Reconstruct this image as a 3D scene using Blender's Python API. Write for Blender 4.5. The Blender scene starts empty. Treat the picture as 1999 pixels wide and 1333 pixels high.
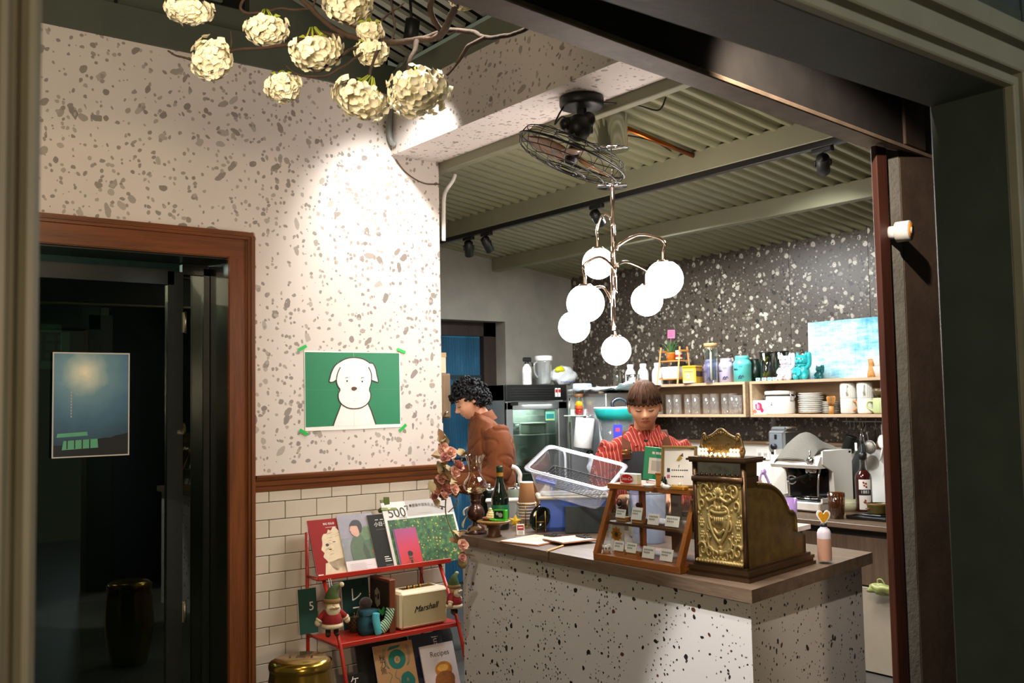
import bpy, bmesh, math, random
import numpy as np
from mathutils import Vector, Vector as V, Matrix, Euler, noise
PI = math.pi
cos, sin = math.cos, math.sin
random.seed(7)
SC = bpy.context.scene
COL = SC.collection
R = math.radians
FPX, CX, CY = 1892.0, 999.5, 666.5
_a = np.array([3450 - CX, 740 - CY, FPX]); _a /= np.linalg.norm(_a)
_b = np.array([-465 - CX, 812 - CY, FPX]); _b -= _a * (_b @ _a); _b /= np.linalg.norm(_b)
_u = -np.cross(_a, _b)
_u = _u if _u[1] < 0 else -_u
ROT = np.stack([_a, _b, _u])            # world axes written in camera axes (x right, y down, z forward)
EYE = V((0, 0, 1.5))
cam = bpy.data.cameras.new('camera')
camo = bpy.data.objects.new('camera', cam)
COL.objects.link(camo)
_m = Matrix.Identity(4)
for i in range(3):
    _m[i][0] = ROT[i, 0]; _m[i][1] = -ROT[i, 1]; _m[i][2] = -ROT[i, 2]
_m.translation = EYE
camo.matrix_world = _m
cam.sensor_width = 36.0
cam.lens = 36.0 * FPX / 1999.0
cam.clip_start = 0.05
cam.dof.use_dof = True
cam.dof.focus_distance = 4.1
cam.dof.aperture_fstop = 6.3
SC.camera = camo
SC.view_settings.view_transform = 'Standard'
SC.view_settings.look = 'None'
SC.view_settings.gamma = 1.0
SC.view_settings.use_curve_mapping = False
SC.view_settings.exposure = 1.25
SC.cycles.use_denoising = True
SC.cycles.max_bounces = 8
SC.cycles.diffuse_bounces = 4
SC.cycles.glossy_bounces = 4
SC.cycles.transmission_bounces = 8
SC.cycles.transparent_max_bounces = 16
SC.cycles.caustics_reflective = False
SC.cycles.caustics_refractive = False
SC.cycles.sample_clamp_indirect = 4.0
world = bpy.data.worlds.new('night')
SC.world = world
world.use_nodes = True
world.node_tree.nodes['Background'].inputs[0].default_value = (0.72, 0.80, 0.55, 1)
world.node_tree.nodes['Background'].inputs[1].default_value = 0.055
def lamp(name, kind, loc, energy, color, size=0.1, target=None, angle=60, blend=0.5, parent=None):
    l = bpy.data.lights.new(name, kind)
    l.energy = energy; l.color = color
    if kind == 'AREA':
        l.size = size
    else:
        l.shadow_soft_size = size
    if kind == 'SPOT':
        l.spot_size = R(angle); l.spot_blend = blend
    o = bpy.data.objects.new(name, l)
    COL.objects.link(o)
    o.location = loc
    if target is not None:
        o.rotation_euler = (V(target) - V(loc)).to_track_quat('-Z', 'Y').to_euler()
    if parent is not None:
        o.parent = parent
    return o
lamp('street_lamp_light', 'POINT', (-0.10, -1.3, 1.72), 75, (1.0, 0.74, 0.48), 0.07)
lamp('lane_light', 'POINT', (3.2, -3.0, 2.6), 60, (0.75, 0.9, 1.0), 0.1)
lamp('wall_washer_light', 'SPOT', (2.46, 3.93, 3.20), 44, (1.0, 0.96, 0.92), 0.035, (2.80, 4.63, 2.20), 80, 0.9)
lamp('porch_spot_light', 'SPOT', (1.62, 2.45, 3.15), 50, (1.0, 0.93, 0.84), 0.05, (2.62, 2.5, 0.7), 78, 0.8)
lamp('porch_front_light', 'SPOT', (1.45, 2.28, 3.06), 210, (1.0, 0.96, 0.92), 0.03, (2.22, 2.0, 0.0), 27, 0.3)
lamp('porch_warm_fill', 'SPOT', (0.60, 2.0, 2.62), 46, (1.0, 0.80, 0.57), 0.28, (1.45, 4.63, 2.35), 125, 0.9)  # added warm fill for left wall, blossoms and bulkhead; no fixture
lamp('kitchen_fill_light', 'AREA', (4.35, 4.6, 2.62), 34, (0.93, 0.98, 1.0), 0.7, (4.35, 4.6, 0.0))  # added overhead fill for the kitchen; no such lamp hangs there
lamp('back_room_fill', 'POINT', (-.1, 7.2, 2.5), 45, (0.8, 1.0, 0.85), 0.15)  # added to brighten the window frame behind the door
lamp('kitchen_front_fill', 'AREA', (3.3, 2.6, 2.72), 14, (1.0, 0.94, 0.85), 0.5, (3.3, 2.5, 0.0))  # added unseen fill for the counter side and the face behind it
def at(px, py, x=None, y=None, z=None, d=None):
    r = V((ROT @ np.array([px - CX, py - CY, FPX])).tolist())
    if x is not None: t = (x - EYE.x) / r.x
    elif y is not None: t = (y - EYE.y) / r.y
    elif z is not None: t = (z - EYE.z) / r.z
    else: t = d / FPX
    return EYE + r * t
def depth(p):
    c = ROT.T @ np.array([p[0] - EYE.x, p[1] - EYE.y, p[2] - EYE.z])
    return float(c[2])
def span(px, p):
    return px * depth(p) / FPX
RZC = math.atan2(-0.611, 0.791)          # turned to face the camera
RZX = -PI / 2                            # facing the customers' side (-x)
def basis(d, hint=None):
    d = V(d).normalized()
    h = V(hint) if hint is not None else (V((0, 0, 1)) if abs(d.z) < 0.95 else V((1, 0, 0)))
    s = h.cross(d)
    if s.length < 1e-6:
        s = V((1, 0, 0)).cross(d)
    s.normalize()
    return s, d.cross(s).normalized(), d
class MB:
    def __init__(self):
        self.v = []; self.f = []; self.m = []; self.s = []
    def add(self, vs, fs, m=0, smooth=False, M=None):
        o = len(self.v)
        if M is not None:
            vs = [M @ V(p) for p in vs]
        self.v.extend([tuple(p) for p in vs])
        for f in fs:
            self.f.append(tuple(i + o for i in f)); self.m.append(m); self.s.append(smooth)
        return self
    def box(self, c, s, m=0, rz=0, bev=0, M=None):
        hx, hy, hz = s[0] / 2, s[1] / 2, s[2] / 2
        T = Matrix.Translation(c) @ Matrix.Rotation(rz, 4, 'Z')
        if M is not None: T = M @ T
        if bev <= 0:
            vs = [(sx * hx, sy * hy, sz * hz) for sx in (-1, 1) for sy in (-1, 1) for sz in (-1, 1)]
            fs = [(0, 1, 3, 2), (4, 6, 7, 5), (0, 4, 5, 1), (2, 3, 7, 6), (0, 2, 6, 4), (1, 5, 7, 3)]
            return self.add(vs, fs, m, False, T)
        b = min(bev, hx * .9, hy * .9, hz * .9)
        vs = []; idx = {}
        for sx in (-1, 1):
            for sy in (-1, 1):
                for sz in (-1, 1):
                    for ax in range(3):
                        p = [sx * (hx - b), sy * (hy - b), sz * (hz - b)]
                        p[ax] = (sx * hx, sy * hy, sz * hz)[ax]
                        idx[(sx, sy, sz, ax)] = len(vs); vs.append(tuple(p))
        fs = []
        for ax in range(3):
            o1, o2 = [(1, 2), (2, 0), (0, 1)][ax]
            for sg in (-1, 1):
                q = []
                for (p1, p2) in ((-1, -1), (1, -1), (1, 1), (-1, 1)):
                    k = [0, 0, 0]; k[ax] = sg; k[o1] = p1; k[o2] = p2
                    q.append(idx[(k[0], k[1], k[2], ax)])
                fs.append(tuple(q) if sg > 0 else tuple(q[::-1]))
            for p1 in (-1, 1):
                for p2 in (-1, 1):
                    q = []
                    for sg in (-1, 1):
                        k = [0, 0, 0]; k[ax] = sg; k[o1] = p1; k[o2] = p2
                        q.append((idx[(k[0], k[1], k[2], o1)], idx[(k[0], k[1], k[2], o2)]))
                    fs.append((q[0][0], q[1][0], q[1][1], q[0][1]))
        for sx in (-1, 1):
            for sy in (-1, 1):
                for sz in (-1, 1):
                    fs.append(tuple(idx[(sx, sy, sz, a)] for a in range(3)))
        return self.add(vs, fs, m, False, T)
    def ring_loft(self, rings, m=0, smooth=True, closed=True, cap=True, M=None):
        n = len(rings[0]); vs = [p for r in rings for p in r]; fs = []
        for i in range(len(rings) - 1):
            for j in range(n if closed else n - 1):
                k = (j + 1) % n
                fs.append((i * n + j, i * n + k, (i + 1) * n + k, (i + 1) * n + j))
        if cap and closed:
            fs.append(tuple(range(n))[::-1]); fs.append(tuple((len(rings) - 1) * n + j for j in range(n)))
        return self.add(vs, fs, m, smooth, M)
    def tube(self, pts, r, n=8, m=0, smooth=True, cap=True, loop=False, M=None, flat=1.0, hint=None):
        pts = [V(p) for p in pts]
        rs = r if isinstance(r, (list, tuple)) else [r] * len(pts)
        rings = []; N = len(pts); prev = None
        for i, p in enumerate(pts):
            if loop: d = pts[(i + 1) % N] - pts[i - 1]
            else: d = pts[min(i + 1, N - 1)] - pts[max(i - 1, 0)]
            if d.length < 1e-9: d = V((0, 0, 1))
            s, t, _ = basis(d, hint if hint is not None else prev)
            if prev is not None and hint is None:
                s = prev.cross(d.normalized())
                s = s.normalized() if s.length > 1e-6 else basis(d)[0]
                t = d.normalized().cross(s).normalized()
            prev = t if hint is None else None
            rr = rs[i]
            ra, rb = rr if isinstance(rr, (tuple, list)) else (rr, rr * flat)
            rings.append([p + s * cos(2 * PI * k / n) * ra + t * sin(2 * PI * k / n) * rb for k in range(n)])
        if loop:
            rings.append(rings[0])
        return self.ring_loft(rings, m, smooth, True, cap and not loop, M)
    def cyl(self, p0, p1, r0, r1=None, n=20, m=0, smooth=True, cap=True, M=None):
        return self.tube([p0, p1], [r0, r0 if r1 is None else r1], n, m, smooth, cap, M=M)
    def lathe(self, prof, n=28, m=0, c=(0, 0, 0), smooth=True, M=None, ang=2 * PI, sx=1, sy=1):
        full = ang > 2 * PI - 1e-4
        k = n if full else n + 1
        rings = [[(c[0] + r * cos(ang * j / n) * sx, c[1] + r * sin(ang * j / n) * sy, c[2] + z) for j in range(k)] for r, z in prof]
        return self.ring_loft(rings, m, smooth, full, False, M)
    def sphere(self, c, r, nu=20, nv=14, m=0, M=None, fn=None):
        rx, ry, rz = r if isinstance(r, (tuple, list)) else (r, r, r)
        rings = []
        for i in range(nv + 1):
            th = PI * i / nv
            th = min(max(th, 1e-3), PI - 1e-3)
            row = []
            for j in range(nu):
                ph = 2 * PI * j / nu
                p = V((rx * sin(th) * cos(ph), ry * sin(th) * sin(ph), rz * cos(th)))
                if fn: p = fn(p)
                row.append(V(c) + p)
            rings.append(row[::-1])
        return self.ring_loft(rings, m, True, True, True, M)
    def prism(self, poly, h, m=0, M=None, smooth=False, mside=None):
        n = len(poly)
        lo = [(p[0], p[1], 0) for p in poly]; hi = [(p[0], p[1], h) for p in poly]
        self.add(lo + hi, [tuple(range(n))[::-1], tuple(range(n, 2 * n))], m, False, M)
        self.add(lo + hi, [(i, (i + 1) % n, n + (i + 1) % n, n + i) for i in range(n)], m if mside is None else mside, smooth, M)
        return self
    def poly(self, pts, m=0, M=None, layer=0, e=0.0005):
        return self.add([(p[0], p[1], layer * e) for p in pts], [tuple(range(len(pts)))], m, False, M)
    def rect(self, x0, y0, x1, y1, m=0, M=None, layer=0, e=0.0005):
        return self.poly([(x0, y0), (x1, y0), (x1, y1), (x0, y1)], m, M, layer, e)
    def ell(self, cx, cy, rx, ry=None, m=0, M=None, layer=0, n=24, e=0.0005, a0=0, a1=2 * PI):
        ry = rx if ry is None else ry
        full = a1 - a0 > 2 * PI - 1e-3
        k = n if full else n + 1
        return self.poly([(cx + rx * cos(a0 + (a1 - a0) * i / n), cy + ry * sin(a0 + (a1 - a0) * i / n)) for i in range(k)], m, M, layer, e)
    def stroke(self, pts, w, m=0, M=None, layer=1, e=0.0005, loop=False):
        pts = [V((p[0], p[1])) for p in pts]; N = len(pts)
        L = []; Rr = []
        for i in range(N):
            if loop: d = pts[(i + 1) % N] - pts[i - 1]
            else: d = pts[min(i + 1, N - 1)] - pts[max(i - 1, 0)]
            d = d.normalized() if d.length > 1e-9 else V((1, 0))
            q = V((-d.y, d.x)) * w / 2
            L.append(pts[i] + q); Rr.append(pts[i] - q)
        vs = [(p.x, p.y, layer * e) for p in L] + [(p.x, p.y, layer * e) for p in Rr]
        fs = [(N + i, N + (i + 1) % N, (i + 1) % N, i) for i in range(N if loop else N - 1)]
        return self.add(vs, fs, m, False, M)
    def text(self, body, size, m=0, M=None, layer=1, e=0.0005, ext=0.0, align='CENTER', shear=0.0, sx=1.0):
        v, f = text_geo(body, size, ext, align, shear)
        return self.add([(p[0] * sx, p[1], p[2] + ext + layer * e) for p in v], f, m, False, M)
    def mesh(self, name, mats):
        me = bpy.data.meshes.new(name)
        me.from_pydata(self.v, [], self.f)
        for k in (mats if isinstance(mats, (list, tuple)) else [mats]):
            me.materials.append(k)
        me.polygons.foreach_set('material_index', self.m)
        me.polygons.foreach_set('use_smooth', self.s)
        me.update()
        return me
    def obj(self, name, mats, parent=None, loc=None, rot=None):
        o = bpy.data.objects.new(name, self.mesh(name, mats))
        COL.objects.link(o)
        if parent is not None: o.parent = parent
        if loc is not None: o.location = loc
        if rot is not None: o.rotation_euler = rot
        return o
_tc = {}
def text_geo(body, size, ext=0.0, align='CENTER', shear=0.0):
    k = (body, size, ext, align, shear)
    if k in _tc: return _tc[k]
    cu = bpy.data.curves.new('lettering', 'FONT')
    cu.body = body; cu.size = size; cu.extrude = ext; cu.align_x = align; cu.align_y = 'CENTER'
    cu.shear = shear; cu.resolution_u = 3; cu.space_line = 0.85
    o = bpy.data.objects.new('lettering', cu)
    COL.objects.link(o)
    me = bpy.data.meshes.new_from_object(o.evaluated_get(bpy.context.evaluated_depsgraph_get()))
    v = [tuple(p.co) for p in me.vertices]; f = [tuple(p.vertices) for p in me.polygons]
    bpy.data.objects.remove(o); bpy.data.curves.remove(cu); bpy.data.meshes.remove(me)
    _tc[k] = (v, f)
    return v, f
def cm(pts, k=6, loop=False):
    P = [V(p) for p in pts]; N = len(P); out = []
    rng = N if loop else N - 1
    for i in range(rng):
        p0 = P[i - 1] if (loop or i > 0) else P[0]
        p1 = P[i]; p2 = P[(i + 1) % N]
        p3 = P[(i + 2) % N] if (loop or i + 2 < N) else P[-1]
        for j in range(k):
            t = j / k
            out.append(0.5 * ((2 * p1) + (p2 - p0) * t + (2 * p0 - 5 * p1 + 4 * p2 - p3) * t * t + (3 * p1 - p0 - 3 * p2 + p3) * t ** 3))
    if not loop: out.append(P[-1])
    return out
def FRONT(x=0, y=0, z=0):
    return Matrix.Translation((x, y, z)) @ Matrix(((1, 0, 0, 0), (0, 0, -1, 0), (0, 1, 0, 0), (0, 0, 0, 1)))
def TOPF(x=0, y=0, z=0, rz=0):
    return Matrix.Translation((x, y, z)) @ Matrix.Rotation(rz, 4, 'Z')
def tag(o, label=None, cat=None, group=None, kind=None):
    if label: o['label'] = label
    if cat: o['category'] = cat
    if group: o['group'] = group
    if kind: o['kind'] = kind
    return o
def thing(name, label, cat, loc=(0, 0, 0), rz=0, group=None, rot=None):
    o = bpy.data.objects.new(name, None)
    o.empty_display_size = 0.05
    COL.objects.link(o)
    o.location = loc
    o.rotation_euler = rot if rot is not None else (0, 0, rz)
    return tag(o, label, cat, group)
def struct(o):
    o['kind'] = 'structure'
    return o
def dup(root, loc=None, rz=None, label=None, group=None, scale=None):
    def cp(o, par):
        c = o.copy(); COL.objects.link(c)
        if par is not None: c.parent = par
        for ch in kids.get(o.name, []): cp(ch, c)
        return c
    kids = {}
    for o in COL.objects:
        if o.parent is not None: kids.setdefault(o.parent.name, []).append(o)
    r = cp(root, None)
    if loc is not None: r.location = loc
    if rz is not None: r.rotation_euler = (0, 0, rz)
    if scale is not None: r.scale = scale
    if label: r['label'] = label
    if group: r['group'] = group
    return r
def lin(h):
    if not isinstance(h, str): return tuple(h) + (1,) if len(h) == 3 else h
    h = h.lstrip('#')
    out = []
    for i in (0, 2, 4):
        c = int(h[i:i + 2], 16) / 255
        out.append(c / 12.92 if c <= 0.04045 else ((c + 0.055) / 1.055) ** 2.4)
    return (*out, 1)
def newmat(name):
    m = bpy.data.materials.new(name); m.use_nodes = True
    nt = m.node_tree
    return m, nt, nt.nodes['Principled BSDF']
class N:
    """tiny node-graph helper"""
    def __init__(self, nt): self.nt = nt
    def __call__(self, kind, **kw):
        n = self.nt.nodes.new('ShaderNode' + kind)
        for k, v in kw.items(): setattr(n, k, v)
        return n
    def set(self, n, **ins):
        for k, v in ins.items():
            s = n.inputs[int(k[1:])] if k[0] == '_' and k[1:].isdigit() else n.inputs[k.replace('_', ' ')]
            if hasattr(v, 'is_output') or isinstance(v, bpy.types.NodeSocket): self.nt.links.new(v, s)
            else: s.default_value = v
        return n
    def math(self, op, a, b=0.0, clamp=False):
        n = self('Math', operation=op, use_clamp=clamp)
        self.set(n, _0=a, _1=b)
        return n.outputs[0]
    def mix(self, fac, a, b, blend='MIX'):
        n = self('Mix', data_type='RGBA', blend_type=blend)
        self.set(n, _0=fac, _6=a, _7=b)
        return n.outputs[2]
    def coord(self, scale=(1, 1, 1), rot=(0, 0, 0), which='Object'):
        c = self('TexCoord'); mp = self('Mapping')
        self.set(mp, Vector=c.outputs[which], Scale=scale, Rotation=rot)
        return mp.outputs[0]
    def noise(self, vec, scale, detail=3, rough=.5, out=0):
        n = self('TexNoise'); self.set(n, Vector=vec, Scale=scale, Detail=detail, Roughness=rough)
        return n.outputs[out]
    def ramp(self, fac, stops, interp='LINEAR'):
        n = self('ValToRGB'); n.color_ramp.interpolation = interp
        el = n.color_ramp.elements
        while len(el) < len(stops): el.new(0.5)
        for e, (p, c) in zip(el, stops): e.position = p; e.color = lin(c)
        self.set(n, Fac=fac)
        return n.outputs[0]
    def bump(self, h, strength=.2, dist=.01):
        n = self('Bump'); self.set(n, Height=h, Strength=strength, Distance=dist)
        return n.outputs[0]
_pm = {}
def pm(name, col, rough=.5, metal=0.0, var=.12, vs=14, bump=0.0, bs=60, spec=.5, emit=None, estr=0, coat=0, stretch=(1, 1, 1), sss=0, sheen=0, alpha=None):
    if name in _pm: return _pm[name]
    m, nt, b = newmat(name); n = N(nt)
    v = n.coord(stretch)
    if var > 0:
        c = V(lin(col)[:3])
        f = n.noise(v, vs, 4, .6)
        nt.links.new(n.mix(n.ramp(f, [(.3, (0, 0, 0)), (.7, (1, 1, 1))]), (*(c * (1 - var)), 1), (*(c * (1 + var * .7)), 1)), b.inputs['Base Color'])
    else:
        b.inputs['Base Color'].default_value = lin(col)
    b.inputs['Roughness'].default_value = rough; b.inputs['Metallic'].default_value = metal
    b.inputs['Specular IOR Level'].default_value = spec
    if coat: b.inputs['Coat Weight'].default_value = coat
    if sss:
        b.inputs['Subsurface Weight'].default_value = sss
        b.inputs['Subsurface Radius'].default_value = (.012, .005, .003); b.inputs['Subsurface Scale'].default_value = 1.0
    if sheen: b.inputs['Sheen Weight'].default_value = sheen
    if emit is not None:
        b.inputs['Emission Color'].default_value = lin(emit); b.inputs['Emission Strength'].default_value = estr
    if bump: nt.links.new(n.bump(n.noise(v, bs, 4, .6), bump, .006), b.inputs['Normal'])
    if alpha is not None: b.inputs['Alpha'].default_value = alpha
    _pm[name] = m
    return m
def terrazzo(name, base, layers, rough=.5, var=.04, wsc=30.0, wam=.016):
    m, nt, b = newmat(name); n = N(nt)
    c = n.coord()
    w = n('TexNoise'); n.set(w, Vector=c, Scale=wsc, Detail=1.5)
    wv = n('VectorMath', operation='MULTIPLY_ADD'); n.set(wv, _0=w.outputs['Color'], _1=(wam, wam, wam), _2=c)
    cb = V(lin(base)[:3])
    col = n.mix(n.noise(c, 5, 3), (*(cb * (1 - var)), 1), (*(cb * (1 + var)), 1))
    for (scale, frac, rad, cols, asp) in layers:
        vo = n('TexVoronoi'); n.set(vo, Vector=wv.outputs[0], Scale=scale, Randomness=.9)
        d = n('VectorMath', operation='SUBTRACT'); n.set(d, _0=wv.outputs[0], _1=vo.outputs['Position'])
        an = n('VectorMath', operation='SCALE'); n.set(an, _0=vo.outputs['Color']); an.inputs['Scale'].default_value = 6.28
        vr = n('VectorRotate', rotation_type='EULER_XYZ'); n.set(vr, Vector=d.outputs[0], Rotation=an.outputs[0])
        st = n('VectorMath', operation='MULTIPLY'); n.set(st, _0=vr.outputs[0], _1=(scale / asp, scale * asp ** .5, scale * asp ** .5))
        le = n('VectorMath', operation='LENGTH'); n.set(le, _0=st.outputs[0])
        sp = n('SeparateColor'); n.set(sp, Color=vo.outputs['Color'])
        lim = n.math('MULTIPLY', n.math('ADD', n.math('POWER', sp.outputs[1], 1.6), .35), rad)
        inn = n.math('LESS_THAN', le.outputs['Value'], lim)
        sel = n.math('LESS_THAN', sp.outputs[0], frac)
        k = len(cols)
        ch = n.ramp(sp.outputs[2], [(i / k, q) for i, q in enumerate(cols)], 'CONSTANT')
        col = n.mix(n.math('MULTIPLY', sel, inn), col, ch)
    nt.links.new(col, b.inputs['Base Color'])
    b.inputs['Roughness'].default_value = rough
    return m
def wood(name, dark, light, rough=.45, axis=0, scale=1.0, coat=0.0, fine=1.0, spec=.5):
    m, nt, b = newmat(name); n = N(nt)
    st = [9.0, 9.0, 9.0]; st[axis] = .7
    v = n.coord(tuple(s * scale for s in st))
    w = n.noise(v, 3.0, 6, .65)
    st2 = [70.0, 70.0, 70.0]; st2[axis] = 2.0
    g = n.noise(n.coord(tuple(s * scale for s in st2)), 2.0 * fine, 4, .7)
    f = n.math('ADD', n.math('MULTIPLY', w, .65), n.math('MULTIPLY', g, .35))
    nt.links.new(n.ramp(f, [(.3, dark), (.68, light)]), b.inputs['Base Color'])
    b.inputs['Roughness'].default_value = rough
    b.inputs['Specular IOR Level'].default_value = spec
    if coat: b.inputs['Coat Weight'].default_value = coat
    nt.links.new(n.bump(g, .12, .003), b.inputs['Normal'])
    return m
def clear(name, tint='f4faff', gloss=.10, rough=.03, haze=0.0, hcol='ffffff'):
    """thin clear glass or plastic: see-through body, glossy skin, optional milky haze"""
    m, nt, b = newmat(name); n = N(nt)
    out = nt.nodes['Material Output']
    tr = n('BsdfTransparent'); n.set(tr, Color=lin(tint))
    gl = n('BsdfGlossy'); n.set(gl, Roughness=rough, Color=(1, 1, 1, 1))
    lw = n('LayerWeight'); n.set(lw, Blend=.35)
    f = n.math('ADD', n.math('MULTIPLY', lw.outputs['Facing'], .55), gloss * .5, True)
    base = tr.outputs[0]
    if haze:
        df = n('BsdfDiffuse'); n.set(df, Color=lin(hcol))
        tl = n('BsdfTranslucent'); n.set(tl, Color=lin(hcol))
        dm = n('MixShader'); n.set(dm, _0=.5, _1=df.outputs[0], _2=tl.outputs[0])
        mx0 = n('MixShader'); n.set(mx0, _0=haze, _1=base, _2=dm.outputs[0]); base = mx0.outputs[0]
    mx = n('MixShader'); n.set(mx, _0=f, _1=base, _2=gl.outputs[0])
    nt.links.new(mx.outputs[0], out.inputs['Surface'])
    return m
def pane(name, tint, refl=.08):
    m, nt, b = newmat(name); n = N(nt)
    tr = n('BsdfTransparent'); n.set(tr, Color=lin(tint))
    gl = n('BsdfGlossy'); n.set(gl, Roughness=.01, Color=(.9, 1, .93, 1))
    fr = n('Fresnel'); n.set(fr, IOR=1.5)
    f = n.math('ADD', fr.outputs[0], refl, True)
    mx = n('MixShader'); n.set(mx, _0=f, _1=tr.outputs[0], _2=gl.outputs[0])
    nt.links.new(mx.outputs[0], nt.nodes['Material Output'].inputs['Surface'])
    return m
def emis(name, col, s):
    m, nt, b = newmat(name)
    b.inputs['Base Color'].default_value = lin(col)
    b.inputs['Emission Color'].default_value = lin(col); b.inputs['Emission Strength'].default_value = s
    return m
def stripes(name, cols, period, axis=(1, 0, 0), duty=.5, rough=.8, soft=.02):
    m, nt, b = newmat(name); n = N(nt)
    c = n('TexCoord')
    d = n('VectorMath', operation='DOT_PRODUCT'); n.set(d, _0=c.outputs['Object'], _1=axis)
    f = n.math('FRACT', n.math('DIVIDE', d.outputs['Value'], period))
    nz = n.noise(c.outputs['Object'], 40, 3)
    k = n.ramp(f, [(0, cols[0]), (duty - soft, cols[0]), (duty, cols[1]), (1 - soft, cols[1])])
    nt.links.new(n.mix(.12, k, nz, 'MULTIPLY'), b.inputs['Base Color'])
    b.inputs['Roughness'].default_value = rough
    return m
M_WHITE = pm('white paper', 'f2efe8', .7, var=.03)
M_BLACK = pm('black plastic', '121212', .4, var=.15)
M_INK = pm('black ink', '191513', .6, var=.05)
M_STEEL = pm('brushed steel', 'c4c7c9', .28, 1.0, var=.06, stretch=(1, 1, 12))
M_CHROME = pm('chrome', 'e4e4e4', .06, 1.0, var=0.0)
M_BRASS = pm('brass', 'b08c46', .28, 1.0, var=.15)
M_WPLAST = pm('white plastic', 'ece9e4', .35, var=.03)
M_CERAMIC = pm('white ceramic', 'efece4', .2, var=.03, coat=.3)
M_GLASS = clear('clear glass', 'f6fbfa', .10)
M_OAK = wood('light oak', '9a7d5e', 'c2a686', .55, 1)
M_RED = pm('red enamel', 'b32a18', .4, var=.10, vs=8, coat=.2)
M_GREEN = pm('green print', '1f7a52', .6, var=.06)
# ================================================================== THE SETTING
YW = 4.63          # face of the terrazzo-papered wall
M_TERR = terrazzo('pale terrazzo paper', 'd8cfc7', [
    (17, .80, .27, ['968c82', 'a59c92', '8e857e', 'b2a99f'], 1.8),
    (42, .62, .34, ['9f968c', '958c85', 'aea59b'], 1.35)], .75)
M_TERRC = terrazzo('counter terrazzo', 'cfcbc9', [
    (27, .75, .22, ['1d1b1b', '2a2524', '5b2f22', '191817'], 1.3),
    (64, .55, .27, ['252222', '3a3432', '6f6a68'], 1.2)], .5, wsc=60.0, wam=.010)
M_TERRD = terrazzo('dark terrazzo', '4b4239', [
    (25, .95, .40, ['a39b8d', '7d766b', '241f1a', 'b5ad9e'], 1.4),
    (56, .9, .38, ['231e19', '8f877b', '2c2721', '6d655b'], 1.25)], .38)
M_CONC = pm('grey plaster', '99958a', .85, var=.14, vs=4, bump=.15, bs=30)
M_CONC2 = pm('rough concrete', '8a867c', .9, var=.2, vs=9, bump=.5, bs=45)
M_SAGE = pm('sage painted steel', '7d7c64', .5, var=.06, vs=6)
M_DECK = pm('sage corrugated sheet', '7c7b5e', .45, var=.07, vs=3)
M_DKGREEN = pm('dark green painted steel', '2c3630', .5, var=.2, vs=8, bump=.1)
M_PORCHB = pm('dark porch steel', '4d5448', .55, var=.12, vs=5)
M_RUST = pm('brown weathered steel', '5c4b3e', .5, .2, var=.3, vs=7, bump=.12)
M_FRAMEGR = pm('grey moulded frame', '6c6f62', .55, var=.14, vs=6, bump=.05)
M_WOODR = wood('red brown door wood', '47240b', '84491a', .4, 2, coat=.15)
M_WOODRX = wood('red brown rail wood', '47240b', '84491a', .4, 0, coat=.15)
M_DARKW = pm('dark green door paint', '161c17', .35, var=.2, coat=.2)
M_TILE = pm('cream glazed tile', 'cfc5b4', .22, var=.05, vs=4, coat=.4)
M_GROUT = pm('brown grout', '7a6a58', .9, var=.1)
M_NIGHT = pm('night black', '0b0d0c', .9, var=.1)
mb = MB()
mb.box((1.5, 3.6, -.03), (14, 12, .06))
struct(mb.obj('floor', pm('dark stone floor', '4c4a45', .5, var=.2, vs=3)))
DL, DR, DT = .60, 1.830, 2.262
mb = MB()
mb.box(((-1.6 + DL) / 2, YW + .07, 1.6175), (DL + 1.6, .14, 3.235))
mb.box(((DL + DR) / 2, YW + .07, (DT + 3.235) / 2), (DR - DL, .14, 3.235 - DT))
mb.box(((DR + 3.07) / 2, YW + .07, (1.08 + 3.235) / 2), (3.07 - DR, .14, 3.235 - 1.08))
wl = struct(mb.obj('wall_left', M_TERR))
mb=MB(); mb.box(((DR + 3.07) / 2, YW + .072, .54), (3.07 - DR, .136, 1.08))
mb.obj('tile_backing', M_GROUT, wl)
pitch, tw, g = .0878, .174, .0032
row = 0
z1 = 1.078
ztop = 1.0225
tiles = {}
def tile_mesh(w, h):
    k = (round(w, 4), round(h, 4))
    if k not in tiles:
        b=MB(); b.box((0, -.003, 0), (w - g, .008, h - g), bev=.0022)
        tiles[k] = b.mesh('tile', M_TILE)
    return tiles[k]
zz = [(1.0225, 1.078)] + [(1.0225 - pitch * (i + 1), 1.0225 - pitch * i) for i in range(12)]
for i, (za, zb) in enumerate(zz):
    za = max(za, 0)
    if zb - za < .02: continue
    x = 2.0215 - tw * 2 + (0 if i % 2 == 0 else .087)
    while x < 3.068:
        xa, xb = max(x, 1.946), min(x + tw, 3.069)
        if xb - xa > .012:
            o = bpy.data.objects.new('tile', tile_mesh(xb - xa, zb - za)); COL.objects.link(o); o.parent = wl
            o.location = ((xa + xb) / 2, YW + random.uniform(-.0006, .0006), (za + zb) / 2)
        x += tw
mb = MB()
prof = [(0, 1.078), (-.012, 1.078), (-.014, 1.100), (-.022, 1.108), (-.024, 1.128), (-.034, 1.136), (-.040, 1.150), (-.040, 1.159), (0, 1.159)]
P0 = [(1.944, YW + y, z) for y, z in prof]; P1 = [(3.074, YW + y, z) for y, z in prof]
mb.ring_loft([P0, P1], 0, False)
struct(mb.obj('trim_1', M_WOODRX))
d1 = thing('door_1', None, None, (0, 0, 0)); struct(d1)
mb = MB()
steps = [(0, .137, .018), (.004, .040, .034), (.012, .026, .042), (.100, .133, .026)]
for a, b_, th in steps:          # measured from the outer edge inwards
    mb.box((1.944 - (a + b_) / 2, YW - th / 2, (2.375 - (a + b_) / 2) / 2), (b_ - a, th, 2.375 - (a + b_) / 2 + 0), 0)
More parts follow.
